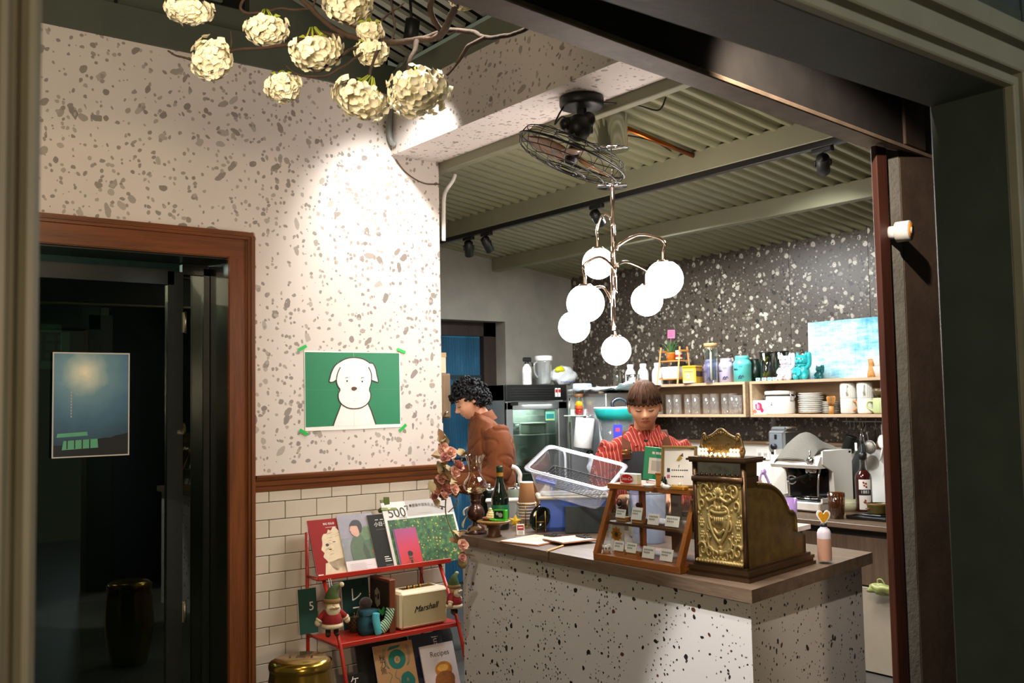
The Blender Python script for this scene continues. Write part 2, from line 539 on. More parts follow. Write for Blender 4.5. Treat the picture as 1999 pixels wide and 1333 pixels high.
mb.obj('casing_side', M_WOODR, d1)
mb = MB()
for a, b_, th in steps:
    mb.box(((.46 + 1.944 - (a + b_) / 2) / 2, YW - th / 2 - .0006, 2.375 - (a + b_) / 2), (1.944 - (a + b_) / 2 - .46 + (b_ - a) / 2, th, b_ - a), 0)
mb.obj('casing_head', M_WOODRX, d1)
mb = MB()
for a, b_, th in steps:
    mb.box((.46 + (a + b_) / 2, YW - th / 2, (2.375 - (a + b_) / 2) / 2), (b_ - a, th, 2.375 - (a + b_) / 2), 0)
mb.obj('casing_side', M_WOODR, d1)
mb = MB()
mb.box((1.823, YW + .13, 1.13), (.03, .26, 2.26)); mb.box((.605, YW + .13, 1.13), (.03, .26, 2.26)); mb.box((1.21, YW + .13, 2.245), (1.24, .26, .03))
mb.obj('jamb', M_DARKW, d1)
YD = 4.85
mb = MB()
mb.box((1.627, YD + .02, 1.10), (.077, .045, 2.17)); mb.box((.66, YD + .02, 1.10), (.077, .045, 2.17))
mb.box((1.14, YD + .02, 2.155), (.96, .045, .075)); mb.box((1.14, YD + .02, .06), (.96, .045, .10))
mb.obj('leaf_frame', M_DARKW, d1)
mb=MB(); mb.box((1.14, YD + .02, 1.11), (.90, .006, 2.02))
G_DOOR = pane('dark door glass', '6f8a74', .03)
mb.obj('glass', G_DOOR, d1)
mb=MB(); mb.box((1.735, YD + .03, 1.11), (.13, .006, 2.2)); mb.obj('side_light', G_DOOR, d1)
mb=MB(); mb.box((1.79, YD + .03, 1.11), (.03, .04, 2.2)); mb.box((1.735, YD + .03, 2.2), (.14, .04, .05)); mb.obj('side_light_frame', M_DARKW, d1)
for z in (1.93, .50):
    mb=MB(); mb.box((1.668, YD - .006, z), (.012, .01, .105), bev=.002); mb.cyl((1.674, YD - .014, z - .055), (1.674, YD - .014, z + .055), .006, n=10)
    mb.obj('hinge', pm('zinc hinge', 'b9b4a2', .35, 1), d1)
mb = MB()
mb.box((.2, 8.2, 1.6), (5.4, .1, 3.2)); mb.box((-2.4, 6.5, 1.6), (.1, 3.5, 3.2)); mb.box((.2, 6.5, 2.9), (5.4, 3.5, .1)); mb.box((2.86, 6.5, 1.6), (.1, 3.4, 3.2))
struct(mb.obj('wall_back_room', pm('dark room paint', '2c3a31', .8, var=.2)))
w2 = struct(thing('window_2', None, None, (0, 0, 0)))
pA = at(62, 632, y=8.1); pB = at(135, 720, y=8.1)
mb=MB(); wx, wz = pB.x - pA.x, pA.z - pB.z
for (cx, cz, sx, sz) in ((wx / 2, -.03, wx, .06), (wx / 2, -wz + .03, wx, .06), (.03, -wz / 2, .06, wz), (wx - .03, -wz / 2, .06, wz)):
    mb.box((pA.x + cx, 8.12, pA.z + cz), (sx, .06, sz))
mb.obj('frame', pm('white window frame', 'aab0a4', .6), w2)
mb = MB()
for k in range(1, 5): mb.box((pA.x + wx / 2, 8.13, pA.z - wz * k / 5), (wx - .1, .03, .018))
for k in range(1, 3): mb.box((pA.x + wx * k / 3, 8.13, pA.z - wz / 2), (.018, .03, wz - .1))
mb.obj('grille', M_DARKW, w2)
mb=MB(); mb.box((pA.x + wx / 2, 8.145, pA.z - wz / 2), (wx - .1, .004, wz - .1)); mb.obj('pane', emis('lane glow in window', '3c4a40', .35), w2)
mb=MB(); mb.box(((2.755 + 3.07) / 2, 3.2, (2.89 + 3.235) / 2), (.315, 2.86, .345)); struct(mb.obj('beam_bulkhead', M_TERR))
mb=MB(); mb.box((2.80, 3.2, 3.30), (.09, 2.86, .13)); struct(mb.obj('beam_bulkhead_cap', pm('grey green steel', '6d7263', .5, var=.08)))
mb=MB(); mb.box((.6, YW + .045, 3.315), (4.36, .13, .16)); struct(mb.obj('beam_porch', M_PORCHB))
bk = MB(); bk.box((.6, YW + .10, 3.72), (4.36, .06, .64)); wu = struct(bk.obj('wall_upper', M_NIGHT))
b0 = MB(); b0.box((0, 0, 0), (.335, .07, .118), bev=.006); bme = b0.mesh('block', M_PORCHB)
for r_ in range(3):
    for c_ in range(9):
        x = -1.0 + c_ * .35 + (.175 if r_ % 2 else 0)
        if x > 1.9: continue
        o = bpy.data.objects.new('block', bme); COL.objects.link(o); o.parent = wu
        o.location = (x, YW + .045, 3.465 + r_ * .13)
mb=MB(); mb.box((2.33, YW + .04, 3.55), (.80, .06, .30)); mb.obj('panel', M_PORCHB, wu)
rf = MB()
sl = .32
def roof_z(x): return 3.41 + (2.76 - x) * sl
rf.add([(-1.6, .9, roof_z(-1.6) + .12), (2.9, .9, roof_z(2.9) + .12), (2.9, 4.8, roof_z(2.9) + .12), (-1.6, 4.8, roof_z(-1.6) + .12)], [(0, 1, 2, 3)])
roof = struct(rf.obj('roof', M_NIGHT))
sm = MB(); L = 2.3
sm.box((-L / 2, 0, 0), (L, .042, .022))
sme = sm.mesh('slat', pm('pale roof slat', '8f9488', .5, var=.1))
for k in range(27):
    o = bpy.data.objects.new('slat', sme); COL.objects.link(o); o.parent = roof
    o.location = (2.78, 1.95 + k * .1, roof_z(2.78) + .01); o.rotation_euler = (0, math.atan(sl), 0)
mb=MB(); mb.box((3.0, 5.64, 1.45), (.14, 1.76, 2.9)); struct(mb.obj('wall_nook', M_CONC))
YB = 6.53
DBL, DBR, DBT = 4.10, 4.985, 2.184
mb = MB()
mb.box(((2.93 + DBL) / 2, YB + .1, 1.45), (DBL - 2.93, .2, 2.9)); mb.box(((DBR + 5.86) / 2, YB + .1, 1.45), (5.86 - DBR, .2, 2.9))
mb.box(((DBL + DBR) / 2, YB + .1, (DBT + 2.9) / 2), (DBR - DBL, .2, 2.9 - DBT))
struct(mb.obj('wall_back', M_CONC))
d2 = struct(thing('door_2', None, None))
mb=MB(); dw = wood('dark brown frame wood', '1e1510', '35261c', .6, 2)
mb.box((DBL + .05, YB + .18, DBT / 2), (.10, .09, DBT)); mb.box((DBR - .065, YB + .18, DBT / 2), (.13, .09, DBT)); mb.box(((DBL + DBR) / 2, YB + .18, DBT - .06), (DBR - DBL, .09, .12))
mb.obj('frame', dw, d2)
rows = []
n_ = 300
for z in (.02, DBT - .12):
    rows.append([(DBL + .1 + (DBR - DBL - .23) * i / n_, YB + .20 + .008 * sin(i * 2 * PI / 6), z) for i in range(n_ + 1)])
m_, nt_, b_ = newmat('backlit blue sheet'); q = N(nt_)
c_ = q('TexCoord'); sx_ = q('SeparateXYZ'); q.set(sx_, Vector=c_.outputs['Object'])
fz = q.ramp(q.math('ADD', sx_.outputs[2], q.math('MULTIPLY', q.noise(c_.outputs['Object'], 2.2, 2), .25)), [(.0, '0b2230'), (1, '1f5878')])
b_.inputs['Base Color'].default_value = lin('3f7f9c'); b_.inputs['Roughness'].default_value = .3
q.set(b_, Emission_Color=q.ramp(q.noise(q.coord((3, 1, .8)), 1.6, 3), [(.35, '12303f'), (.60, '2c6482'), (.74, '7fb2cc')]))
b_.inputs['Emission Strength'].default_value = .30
mb=MB(); mb.ring_loft(rows, 0, True, False, False); mb.obj('corrugated_pane', m_, d2)
mb = MB()
for i in range(50): mb.box((DBL + .1 + (DBR - DBL - .23) * (i + .5) / 50, YB + .188, DBT / 2 - .06), (.005, .004, DBT - .14))
mb.obj('corrugation_rib', pm('dark blue rib', '17303c', .6), d2)['kind'] = 'stuff'
mb = MB()
for z in (1.72, 1.03): mb.box(((DBL + DBR) / 2 - .015, YB + .185, z), (DBR - DBL - .23, .012, .03))
mb.obj('glazing_bar', pm('dark glazing bar', '1d2a30', .5), d2)
XF = 5.74
mb=MB(); mb.box((XF + .10, 3.4, 1.4), (.16, 6.4, 2.8)); wf = struct(mb.obj('wall_far', pm('pale joint', 'a09a8c', .8)))
fp = MB(); fp.box((0, 0, 0), (.022, .621, 2.8)); fpm = fp.mesh('panel', M_TERRD)
for k in range(10):
    o = bpy.data.objects.new('panel', fpm); COL.objects.link(o); o.parent = wf
    o.location = (XF + .011, 6.53 - .2135 - .624 * k + .06 + .0, 1.4)
mb=MB(); mb.box((4.6, .62, 1.5), (3.0, .14, 3.0)); struct(mb.obj('wall_right', M_CONC))
def deck_z(x): return 2.95 - .127 * (x - 3.07)
ny = 66 * 10; per = .0945
prof = []
for i in range(ny + 1):
    y = .6 + i * per / 10
    s_ = sin(2 * PI * i / 10)
    prof.append((y, .017 * max(-.75, min(.75, s_ * 1.25)) / .75))
mb = MB()
mb.ring_loft([[(x, y, deck_z(x) + dz) for y, dz in prof] for x in (3.05, 5.8)], 0, True, False, False)
struct(mb.obj('ceiling', M_DECK))
mb=MB(); mb.box((4.4, 3.8, 3.06), (3.0, 6.6, .04)); struct(mb.obj('roof_kitchen', M_NIGHT))
for nm, x0, w_, zb, zt in (('beam_front', 3.072, .05, 2.835, 2.96), ('beam_middle', 3.95, .075, 2.715, 2.835), ('beam_rear', 4.85, .07, 2.605, 2.715)):
    mb=MB(); mb.box((x0 + w_ / 2, 3.65, (zb + zt) / 2), (w_, 5.75, zt - zb), bev=.004)
    struct(mb.obj(nm, M_SAGE))
pc = [at(812, 100, y=4.45), at(790, 118, y=4.55), at(771, 150, y=4.60), at(765, 190, y=4.60), at(760, 250, y=4.605), at(763, 275, y=4.605), at(773, 284, y=4.58)]
mb=MB(); mb.tube(cm(pc, 6), .016, 10)
tag(mb.obj('conduit_pipe', pm('grey pvc', '8b8d88', .4)), 'grey bent conduit pipe in the corner of wall and bulkhead behind the blossoms', 'pipe')
pc = [at(888, 340, x=3.2), at(884, 352, x=3.19), at(872, 370, x=3.16), at(867, 385, x=3.13), at(866, 420, x=3.12), at(866, 470, x=3.12)]
mb=MB(); mb.tube(cm(pc, 6), .012, 10)
tag(mb.obj('white_pipe', M_WPLAST), 'thin white pipe bending under the front ceiling beam beside the wall edge', 'pipe')
pc = [(2.775, 4.618, 2.87), (2.83, 4.622, 2.815), (2.90, 4.622, 2.775), (2.98, 4.622, 2.755), (3.075, 4.62, 2.765)]
mb=MB(); mb.tube(cm(pc, 6), .0035, 6)
tag(mb.obj('wall_cable', pm('brown cable', '5a4636', .6)), 'thin sagging cable pinned below the bulkhead end', 'cable')
yaw = math.atan2(.19, 1.86)
hb = struct(thing('beam_header', None, None, (3.03, 1.75, 2.325), yaw))
def strip(name, m, par, c, s, bev=.003):
    b=MB(); b.box(c, s, bev=bev); return b.obj(name, m, par)
M_RUSTH = pm('lit mottled brown beam steel', '8d7863', .55, .1, var=.35, vs=9, bump=.12)  # paler than the other beam steel, imitating light from below
strip('bottom_flange', M_RUSTH, hb, (-1.35, .018, .008), (3.3, .084, .016))
strip('web', pm('dark weathered steel', '302c29', .75, .1, var=.3, vs=6), hb, (-1.35, .016, .13), (3.3, .02, .24))
strip('top_flange', M_RUST, hb, (-1.35, .0, .255), (3.3, .12, .016))
strip('splice_plate', M_RUST, hb, (.12, .0, .13), (.16, .012, .20))
cl = struct(thing('column_right', None, None, (0, 0, 0)))
strip('wood_jamb', wood('dark stained jamb', '2f1710', '5a2e1e', .5, 2), cl, (2.904, 1.752, 1.16), (.062, .022, 2.32))
rough = MB(); rng = 34
rings = []
for i in range(rng + 1):
    z = 2.32 * i / rng
    j = .006 * noise.noise((z * 5, 1.3, 0)) - .010 * (1 - z / 2.3)
    rings.append([(2.934 + j * .3, 1.775, z), (2.936 + j * .3, 1.753 + j * .2, z), (3.012 + .006 * noise.noise((z * 7, 4, 0)), 1.744, z), (3.03, 1.775, z)])
rough.ring_loft(rings, 0, False)
rough.obj('concrete_strip', M_CONC2, cl)
strip('steel_flange', M_RUST, cl, (3.140, 1.752, 1.16), (.245, .016, 2.33))
mb=MB(); mb.box((3.62, 1.50, 1.6), (.72, .46, 3.2)); struct(mb.obj('wall_recess', M_NIGHT))
fr = struct(thing('frame_outer', None, None, (0, 0, 0)))
XJ, ZH = 2.150, 2.172
strip('jamb_right', M_DKGREEN, fr, (XJ + .10, 1.075, 1.15), (.20, .175, 2.3), .004)
strip('soffit', M_DKGREEN, fr, (1.0, 1.075, ZH + .10), (2.5, .175, .2), .004)
for k, (o0, o1, yy) in enumerate(((0, .022, .968), (.022, .034, .985), (.034, .085, .962), (.085, .10, .985), (.10, .145, .955))):
    strip('moulding', M_FRAMEGR, fr, (XJ + (o0 + o1) / 2, (yy + .99) / 2, (ZH + o1) / 2), (o1 - o0, .99 - yy + .002, ZH + o1), .003)
    strip('moulding', M_FRAMEGR, fr, ((-.2 + XJ + o1) / 2, (yy + .99) / 2 - .0004, ZH + (o0 + o1) / 2), (XJ + o1 + .2, .99 - yy + .002, o1 - o0), .003)
M_POSTL = pm('grey green moulded post', '5d5a4a', .5, var=.12, vs=5)
for k, (x0, x1, yy) in enumerate(((.186, .204, .985), (.178, .186, .998), (.160, .178, .975), (.150, .160, .998), (-.3, .150, .985))):
    strip('post_moulding', M_POSTL, fr, ((x0 + x1) / 2, (yy + 1.06) / 2, 1.2), (x1 - x0, 1.06 - yy, 2.5), .006)
mb=MB(); mb.box((3.2, 1.06, 1.6), (1.7, .06, 3.4)); struct(mb.obj('wall_outside', pm('blue grey outside wall', '2a3238', .7)))
mb=MB(); mb.box((1.0, 1.06, 2.85), (3.0, .05, .95)); struct(mb.obj('wall_outside_upper', pm('blue grey outside wall', '2a3238', .7)))
# ================================================================== lights that hang on the structure
tr = MB(); tr.box((3.968, 4.45, 2.698), (.034, 3.9, .032), bev=.003)
tag(tr.obj('lighting_track', M_BLACK), 'long black lighting track under the middle ceiling beam', 'track')
# ================================================================== FIXTURES
M_BLKM = pm('matte black metal', '1a1b1a', .45, .3, var=.1)
PX, PY = 3.30, 3.432
pl = thing('pendant_lamp', 'chrome pendant lamp with six glowing white globes on curved arms', 'lamp', (PX, PY, 2.5))
M_ROSE = pm('rose chrome', 'd8c3b4', .12, 1.0, var=0)
M_GLOBE = emis('glowing opal globe', 'fff1ea', 15.0)
mb=MB(); mb.lathe([(.0, .415), (.082, .415), (.084, .41), (.084, .248), (.088, .242), (.088, .238), (.0, .238)], 36)
mb.obj('canopy', M_CHROME, pl)
mb=MB(); mb.lathe([(.0, .062), (.074, .062), (.076, .058), (.076, .052), (.0, .052)], 36); mb.obj('mirror_plate', M_CHROME, pl)
mb=MB(); mb.cyl((0, 0, .24), (0, 0, .05), .004, n=8); mb.cyl((0, 0, .05), (0, 0, -.46), .0115, n=14); mb.cyl((.002, 0, -.46), (.002, 0, -.475), .012, n=14)
mb.obj('stem', M_ROSE, pl)
ptop = V((PX, PY, 2.5))
arms = [((1168, 514), 31, 4.95, .012), ((1297, 545), 37, 4.52, -.03), ((1263, 586), 31, 4.95, .02), ((1143, 592), 37, 4.55, -.06), ((1121, 638), 31, 4.9, -.12), ((1203, 684), 29, 4.72, -.30)]
apex = [(1177, 418), (1250, 458), (1228, 512), (1172, 502), (1170, 560), (1200, 600)]
root = [(1195, 440), (1204, 488), (1205, 520), (1202, 540), (1194, 590), (1197, 545)]
mb2 = MB()
mb2.cyl((-.022, -.01, -.30), (-.025, -.012, -.66), .0105, n=12)
mb2.tube(cm([(-.006, 0, -.27), (-.020, -.006, -.285), (-.024, -.01, -.31)], 4), .009, 8)
mb2.obj('lower_stem', M_ROSE, pl)
for i, ((gx, gy), rp, D, _) in enumerate(arms):
    c = at(gx, gy, d=D) - ptop; r_ = rp * D / FPX
    arm = MB()
    top = c + V((0, 0, r_ * .88))
    if i == 5:
        arm.tube([V((-.024, -.012, -.62)), top + V((0, 0, .01))], .0075, 8)
    else:
        rt = at(*root[i], d=4.75) - ptop
        ap = at(*apex[i], d=(4.75 + D) / 2) - ptop
        up = top + V((0, 0, .05))
        side = V((c.x - rt.x, c.y - rt.y, 0)) * .16
        p = [rt, rt + V((0, 0, (ap.z - rt.z) * .55)) + side * .6, ap, up.lerp(V((c.x, c.y, ap.z)), .55), up, top]
        arm.tube(cm(p, 6), .0075, 8)
    arm.cyl(top - V((0, 0, .004)), top + V((0, 0, .012)), r_ * .52, r_ * .30, 18)
    ao = arm.obj('arm', M_ROSE, pl)
    gl = MB()
    gl.lathe([(r_ * .50, r_ * .87)] + [(r_ * sin(t), r_ * cos(t)) for t in [.55 + (PI - .56) * k / 16 for k in range(17)]], 32, c=tuple(c))
    gl.obj('globe', M_GLOBE, ao)
FX, FY = 2.945, 3.25
fan = thing('ceiling_fan', 'black caged oscillating fan hanging from the bulkhead', 'fan', (FX, FY, 2.89))
mb=MB(); mb.lathe([(0, 0), (.098, 0), (.102, -.006), (.102, -.035), (.098, -.046), (.085, -.05), (.03, -.056), (0, -.056)], 32); mb.obj('mount', M_BLKM, fan)
mb=MB(); mb.box((0, 0, -.11), (.03, .045, .12), bev=.006); mb.box((.03, -.02, -.125), (.02, .03, .09), bev=.005); mb.obj('bracket', M_BLKM, fan)
hubc = at(1130, 258, d=4.35) - V((FX, FY, 2.89))
cagec = at(1117, 303, d=4.33) - V((FX, FY, 2.89))
mb = MB()
mb.sphere(hubc + V((0, 0, .02)), (.058, .058, .062), 20, 14)
mb.cyl(hubc + V((0, 0, .03)), (0, 0, -.14), .022, .02, 12)
mb.cyl(hubc + V((-.045, .03, .04)), hubc + V((.05, -.035, .055)), .028, .028, 14)
mb.sphere(hubc + V((-.05, .03, .035)), .03, 12, 8); mb.sphere(hubc + V((.04, -.02, .06)), .034, 12, 8)
mb.obj('motor', M_BLKM, fan)
rightw = V((.791, -.611, 0)); fww = V((.611, .789, 0))
ca = (V((0, 0, 1)) + rightw * .44 - fww * .10).normalized()
cs = (rightw - ca * rightw.dot(ca)).normalized(); ct = ca.cross(cs)
def cp(r, a, h): return cagec + cs * (r * cos(a)) + ct * (r * sin(a)) + ca * h
RC = .252
mb = MB()
for r_, h, th in ((RC, .0, .0055), (RC * .93, .04, .0022), (RC * .93, -.04, .0022), (RC * .40, .062, .0025), (RC * .34, -.068, .0025), (RC * .43, .064, .0022), (RC * .37, -.069, .0022), (RC * .7, -.06, .002), (.05, .066, .003), (.05, -.07, .004)):
    mb.tube([cp(r_, 2 * PI * k / 48, h) for k in range(48)], th, 6, loop=True)
mb.obj('cage_ring', M_BLKM, fan)
mb = MB()
for k in range(22):
    a = 2 * PI * k / 22
    mb.tube([cp(RC * .40, a, .062), cp(RC * .8, a, .056), cp(RC * .95, a, .036), cp(RC, a, 0), cp(RC * .95, a, -.036), cp(RC * .8, a, -.056), cp(RC * .34, a, -.068)], .0016, 5)
for k in range(6):
    a = 2 * PI * k / 6; mb.tube([cp(.05, a, .066), cp(RC * .40, a, .062)], .002, 5); mb.tube([cp(.05, a, -.07), cp(RC * .34, a, -.068)], .002, 5)
mb.obj('cage_wire', M_BLKM, fan)
mb=MB(); mb.tube([cagec + ca * .05, cagec - ca * .03], .028, 16)
mb.obj('hub', M_BLKM, fan)
M_BLADE = wood('fan blade wood', '3a2412', '8a5a2c', .35, 0, coat=.3)
for k in range(3):
    a = 2 * PI * k / 3 + .55
    mb=MB(); rg = []
    for i in range(9):
        t = i / 8; r_ = .03 + t * .19; w_ = .022 + .05 * sin(PI * min(t * .75 + .12, 1)); tw_ = .5 - .3 * t
        ctr = cp(r_, a + .10 * t, 0)
        rad = (cs * cos(a) + ct * sin(a)); tan = ca.cross(rad)
        e1 = tan * cos(tw_) + ca * sin(tw_); e2 = rad.cross(e1)
        rg.append([ctr + e1 * (w_ * cos(q)) + e2 * (.004 * sin(q)) for q in [2 * PI * j / 10 for j in range(10)]])
    mb.ring_loft(rg); mb.obj('blade', M_BLADE, fan)
o0 = V((FX, FY, 2.89))
mb = MB()
mb.tube(cm([(.075, -.045, -.02), at(1240, 205, d=4.45) - o0, at(1285, 215, d=4.5) - o0, at(1300, 190, d=4.55) - o0], 8), .004, 6)
mb.tube(cm([(-.06, .04, -.03), at(1093, 220, d=4.4) - o0, at(1083, 243, d=4.38) - o0, at(1100, 228, d=4.36) - o0, hubc], 6), .004, 6)
mb.obj('power_cord', M_BLACK, fan)
a0, a1 = V((3.42, 3.36, deck_z(3.42) - .03)), V((3.94, 3.36, deck_z(3.94) - .03))
a0 = at(1222, 250, z=2.87); a1 = at(1356, 305, z=2.81)
mb=MB(); mb.cyl(a0, a1, .0125, n=12)
tag(mb.obj('copper_pipe', pm('copper', 'b0602c', .3, 1, var=.1)), 'short copper pipe running along the corrugated ceiling beside the pendant canopy', 'pipe')
mb=MB(); mb.tube(cm([at(1222, 264, z=2.86), at(1255, 270, z=2.85), at(1285, 280, z=2.84), at(1310, 295, z=2.83)], 5), .004, 6)
tag(mb.obj('ceiling_cable', M_BLACK), 'thin black cable clipped below the copper pipe', 'cable')
def track_light(px, py, y, aim, label, power, seen=True):
    t = thing('track_light', label, 'spotlight', (3.968, y, 2.682), 0, 'track lights under the middle beam')
    mb=MB(); mb.box((0, 0, -.012), (.032, .11, .024), bev=.004); mb.obj('adapter', M_BLKM, t)
    hp = V((0, 0, -.075)); d = (V(aim) - V((3.968, y, 2.6))).normalized()
    mb=MB(); mb.cyl((0, 0, -.02), (0, 0, -.06), .006, n=8)
    s_, t_, _ = basis(d)
    mb.tube([hp - s_ * .036 + V((0, 0, .015)), hp - s_ * .037, hp - s_ * .035 + d * .02], .004, 6); mb.tube([hp + s_ * .036 + V((0, 0, .015)), hp + s_ * .037, hp + s_ * .035 + d * .02], .004, 6)
    mb.tube([hp - s_ * .036 + V((0, 0, .015)), hp + s_ * .036 + V((0, 0, .015))], .004, 6)
    mb.obj('yoke', M_BLKM, t)
    mb=MB(); A = hp - d * .045; B = hp + d * .065
    mb.tube([A, A + d * .004, B - d * .002, B], [.026, .031, .031, .029], 18, cap=False); mb.tube([A, A + d * .001], [.026, .001], 18)
    hd = mb.obj('lamp_head', M_BLKM, t)
    mb=MB(); mb.cyl(B - d * .012, B - d * .010, .027, n=18); mb.obj('lens', emis('spot lens', 'ffffff', 6.0), hd)
    lamp('track_light_beam', 'SPOT', B + d * .004, power, (.93, .98, 1.0), .025, B + d, 62, .6, parent=t)
    return t
track_light(1600, 300, at(1606, 300, x=3.968).y, (5.6, 3.75, 1.75), 'black track spotlight at the right end of the track', 58)
track_light(1165, 420, at(1165, 415, x=3.968).y, (5.6, 4.9, 1.6), 'black track spotlight hanging behind the pendant stem', 34)
track_light(915, 480, at(915, 478, x=3.968).y, (4.6, 6.4, 1.2), 'black track spotlight nearest the papered wall edge', 15)
track_light(945, 470, at(950, 465, x=3.968).y, (5.2, 5.8, 1.1), 'black track spotlight second from the papered wall edge', 22)
def porch_spot(loc, tgt, label):
    t = thing('porch_spotlight', label, 'spotlight', loc)
    d = (V(tgt) - V(loc)).normalized()
    mb=MB(); mb.tube([-d * .12, -d * .118, -d * .012, -d * .010], [.02, .035, .035, .034], 18, cap=True); mb.obj('lamp_head', M_BLKM, t)
    mb=MB(); mb.cyl(-d * .08, V((0, 0, roof_z(loc[0]) - loc[2] + .02)), .007, n=8); mb.obj('stem', M_BLKM, t)
porch_spot((2.44 - .01, 3.93 - .03, 3.23), (2.68, 4.63, 2.22), 'black porch spotlight hidden behind blossoms, aimed at the papered wall')
porch_spot((1.61, 2.45, 3.20), (2.62, 2.5, .7), 'black porch spotlight above the shop opening, aimed at the display case')
porch_spot((1.45, 2.28, 3.09), (2.22, 2.0, 0), 'black porch spotlight high above the counter corner')
sp = V((3.0, 1.69, 2.035))
t = thing('alarm_sensor', 'round white sensor with orange face on the steel column', 'sensor', sp, -1.35)
mb=MB(); mb.cyl((-.044, -.05, 0), (-.066, -.05, 0), .022, n=16); mb.obj('bracket', M_WPLAST, t)
mb=MB(); mb.tube([(-.045, -.05, 0), (-.043, -.05, 0), (.0, -.05, 0), (.002, -.05, 0)], [.030, .034, .034, .031], 24); mb.obj('housing', M_WPLAST, t)
mb=MB(); mb.cyl((.002, -.05, 0), (.0045, -.05, 0), .026, n=24); mb.obj('face', pm('orange plastic', 'e08a2c', .4, var=.05), t)
mb=MB(); mb.cyl((.004, -.05, 0), (.0055, -.05, 0), .012, n=16); mb.obj('lens', M_WPLAST, t)
lamp('shopfront_light', 'SPOT', (1.70, 1.30, 2.72), 75, (1.0, .86, .72), .02, (3.1, 1.74, 1.55), 58, .5)
br = thing('cherry_branch', 'hanging artificial cherry branch with cream pompom blossoms', 'branch', at(850, 20, d=3.2))
B0 = V(br.location)
M_BARK = pm('dark bark', '3a2a1d', .9, var=.35, vs=30, bump=.6, bs=90)
def bp(px, py, d): return at(px, py, d=d) - B0
def twig(pts, r0, r1):
    P = cm([bp(*p) for p in pts], 6); n_ = len(P)
    P = [p + V((noise.noise(p * 22), noise.noise(p * 22 + V((5, 0, 0))), noise.noise(p * 22 + V((0, 9, 0))))) * .005 for p in P]
    m = MB(); m.tube(P, [(r0 + (r1 - r0) * i / (n_ - 1)) * (1 + .18 * noise.noise(V((i * .9, r0 * 99, 0)))) for i in range(n_)], 7)
    for i in range(3, n_ - 2, 7): m.sphere(P[i], r0 * .9 * (1 - .5 * i / n_) + .001, 6, 4)
    m.obj('twig', M_BARK, br)
twig([(905, -20, 2.9), (880, 30, 3.0), (860, 68, 3.1), (825, 78, 3.15), (760, 82, 3.2), (710, 76, 3.2), (672, 66, 3.2), (630, 40, 3.2), (600, 10, 3.2), (570, -20, 3.2)], .012, .008)
twig([(672, 72, 3.2), (620, 64, 3.2), (570, 85, 3.2), (520, 94, 3.2), (470, 96, 3.2), (420, 108, 3.2), (380, 116, 3.2), (350, 110, 3.2), (328, 100, 3.2)], .007, .003)
twig([(828, 76, 3.15), (870, 60, 3.1), (920, 62, 3.05), (950, 74, 3.0), (990, 70, 2.95), (1030, 56, 2.9), (1060, 42, 2.85)], .009, .006)
twig([(948, 74, 3.0), (915, 90, 3.05), (895, 118, 3.1), (888, 128, 3.1), (872, 146, 3.1)], .008, .004)
twig([(700, 90, 3.2), (680, 100, 3.15), (650, 118, 3.15), (630, 135, 3.15), (615, 138, 3.15), (603, 128, 3.15), (595, 120, 3.15)], .006, .0025)
twig([(745, 82, 3.2), (735, 105, 3.15), (726, 130, 3.12), (722, 150, 3.1)], .006, .004)
twig([(815, 82, 3.15), (808, 100, 3.12), (800, 120, 3.1), (797, 135, 3.1)], .009, .005)
twig([(860, 60, 3.1), (840, 20, 3.05), (850, -20, 3.0)], .009, .009)
twig([(765, 80, 3.2), (770, 50, 3.2), (765, 10, 3.2), (760, -20, 3.2)], .004, .004)
twig([(450, 96, 3.2), (452, 80, 3.2), (450, 62, 3.2)], .003, .002)
twig([(560, 130, 3.15), (580, 145, 3.15), (610, 150, 3.15), (650, 142, 3.15), (690, 116, 3.15), (720, 88, 3.2)], .003, .005)
twig([(480, -10, 3.2), (470, 18, 3.2), (500, 26, 3.2), (545, 16, 3.2), (600, 18, 3.2), (620, -10, 3.2)], .005, .004)
twig([(640, 30, 3.2), (690, 50, 3.2), (740, 40, 3.2), (790, 5, 3.2)], .004, .003)
M_PETAL = pm('cream petal', 'f6eed2', .75, var=.10, vs=20)
b_ = M_PETAL.node_tree.nodes['Principled BSDF']
M_PETAL.node_tree.nodes['Principled BSDF'].inputs['Subsurface Weight'].default_value = .35
b_.inputs['Subsurface Radius'].default_value = (.02, .018, .01)
M_CALYX = pm('yellow green calyx', '93a02c', .7, var=.2, vs=20)
def pompom(rx, ry, rz, seed, n_=240):
    rs = random.Random(seed); m = MB()
    for k in range(n_):
        z = 1 - 2 * (k + .5) / n_; a = k * 2.39996
        s_ = math.sqrt(1 - z * z)
        nrm = V((s_ * cos(a), s_ * sin(a), z))
        if z > .50: continue
        q = nrm + V((rs.uniform(-.35, .35), rs.uniform(-.35, .35), rs.uniform(-.35, .35)))
        q.normalize()
        rr = rs.uniform(.62, 1.06)
        c = V((nrm.x * rx, nrm.y * ry, nrm.z * rz)) * rr
        s1, t1, _ = basis(q, (rs.uniform(-1, 1), rs.uniform(-1, 1), rs.uniform(-1, 1)))
        w_ = rs.uniform(.010, .0155); cup = rs.uniform(.0, .35)
        vs = [c - q * .006]
        for j in range(9):
            an = 2 * PI * j / 9
            rad = w_ * (1 + .16 * sin(an * 4 + k))
            vs.append(c + s1 * (rad * cos(an)) + t1 * (rad * sin(an)) + q * (cup * w_ * (.6 + .4 * cos(an * 2))))
        m.add(vs, [(0, 1 + j, 1 + (j + 1) % 9) for j in range(9)], 0, True)
    m.sphere((0, 0, 0), (rx * .72, ry * .72, rz * .72), 12, 8)
    return m
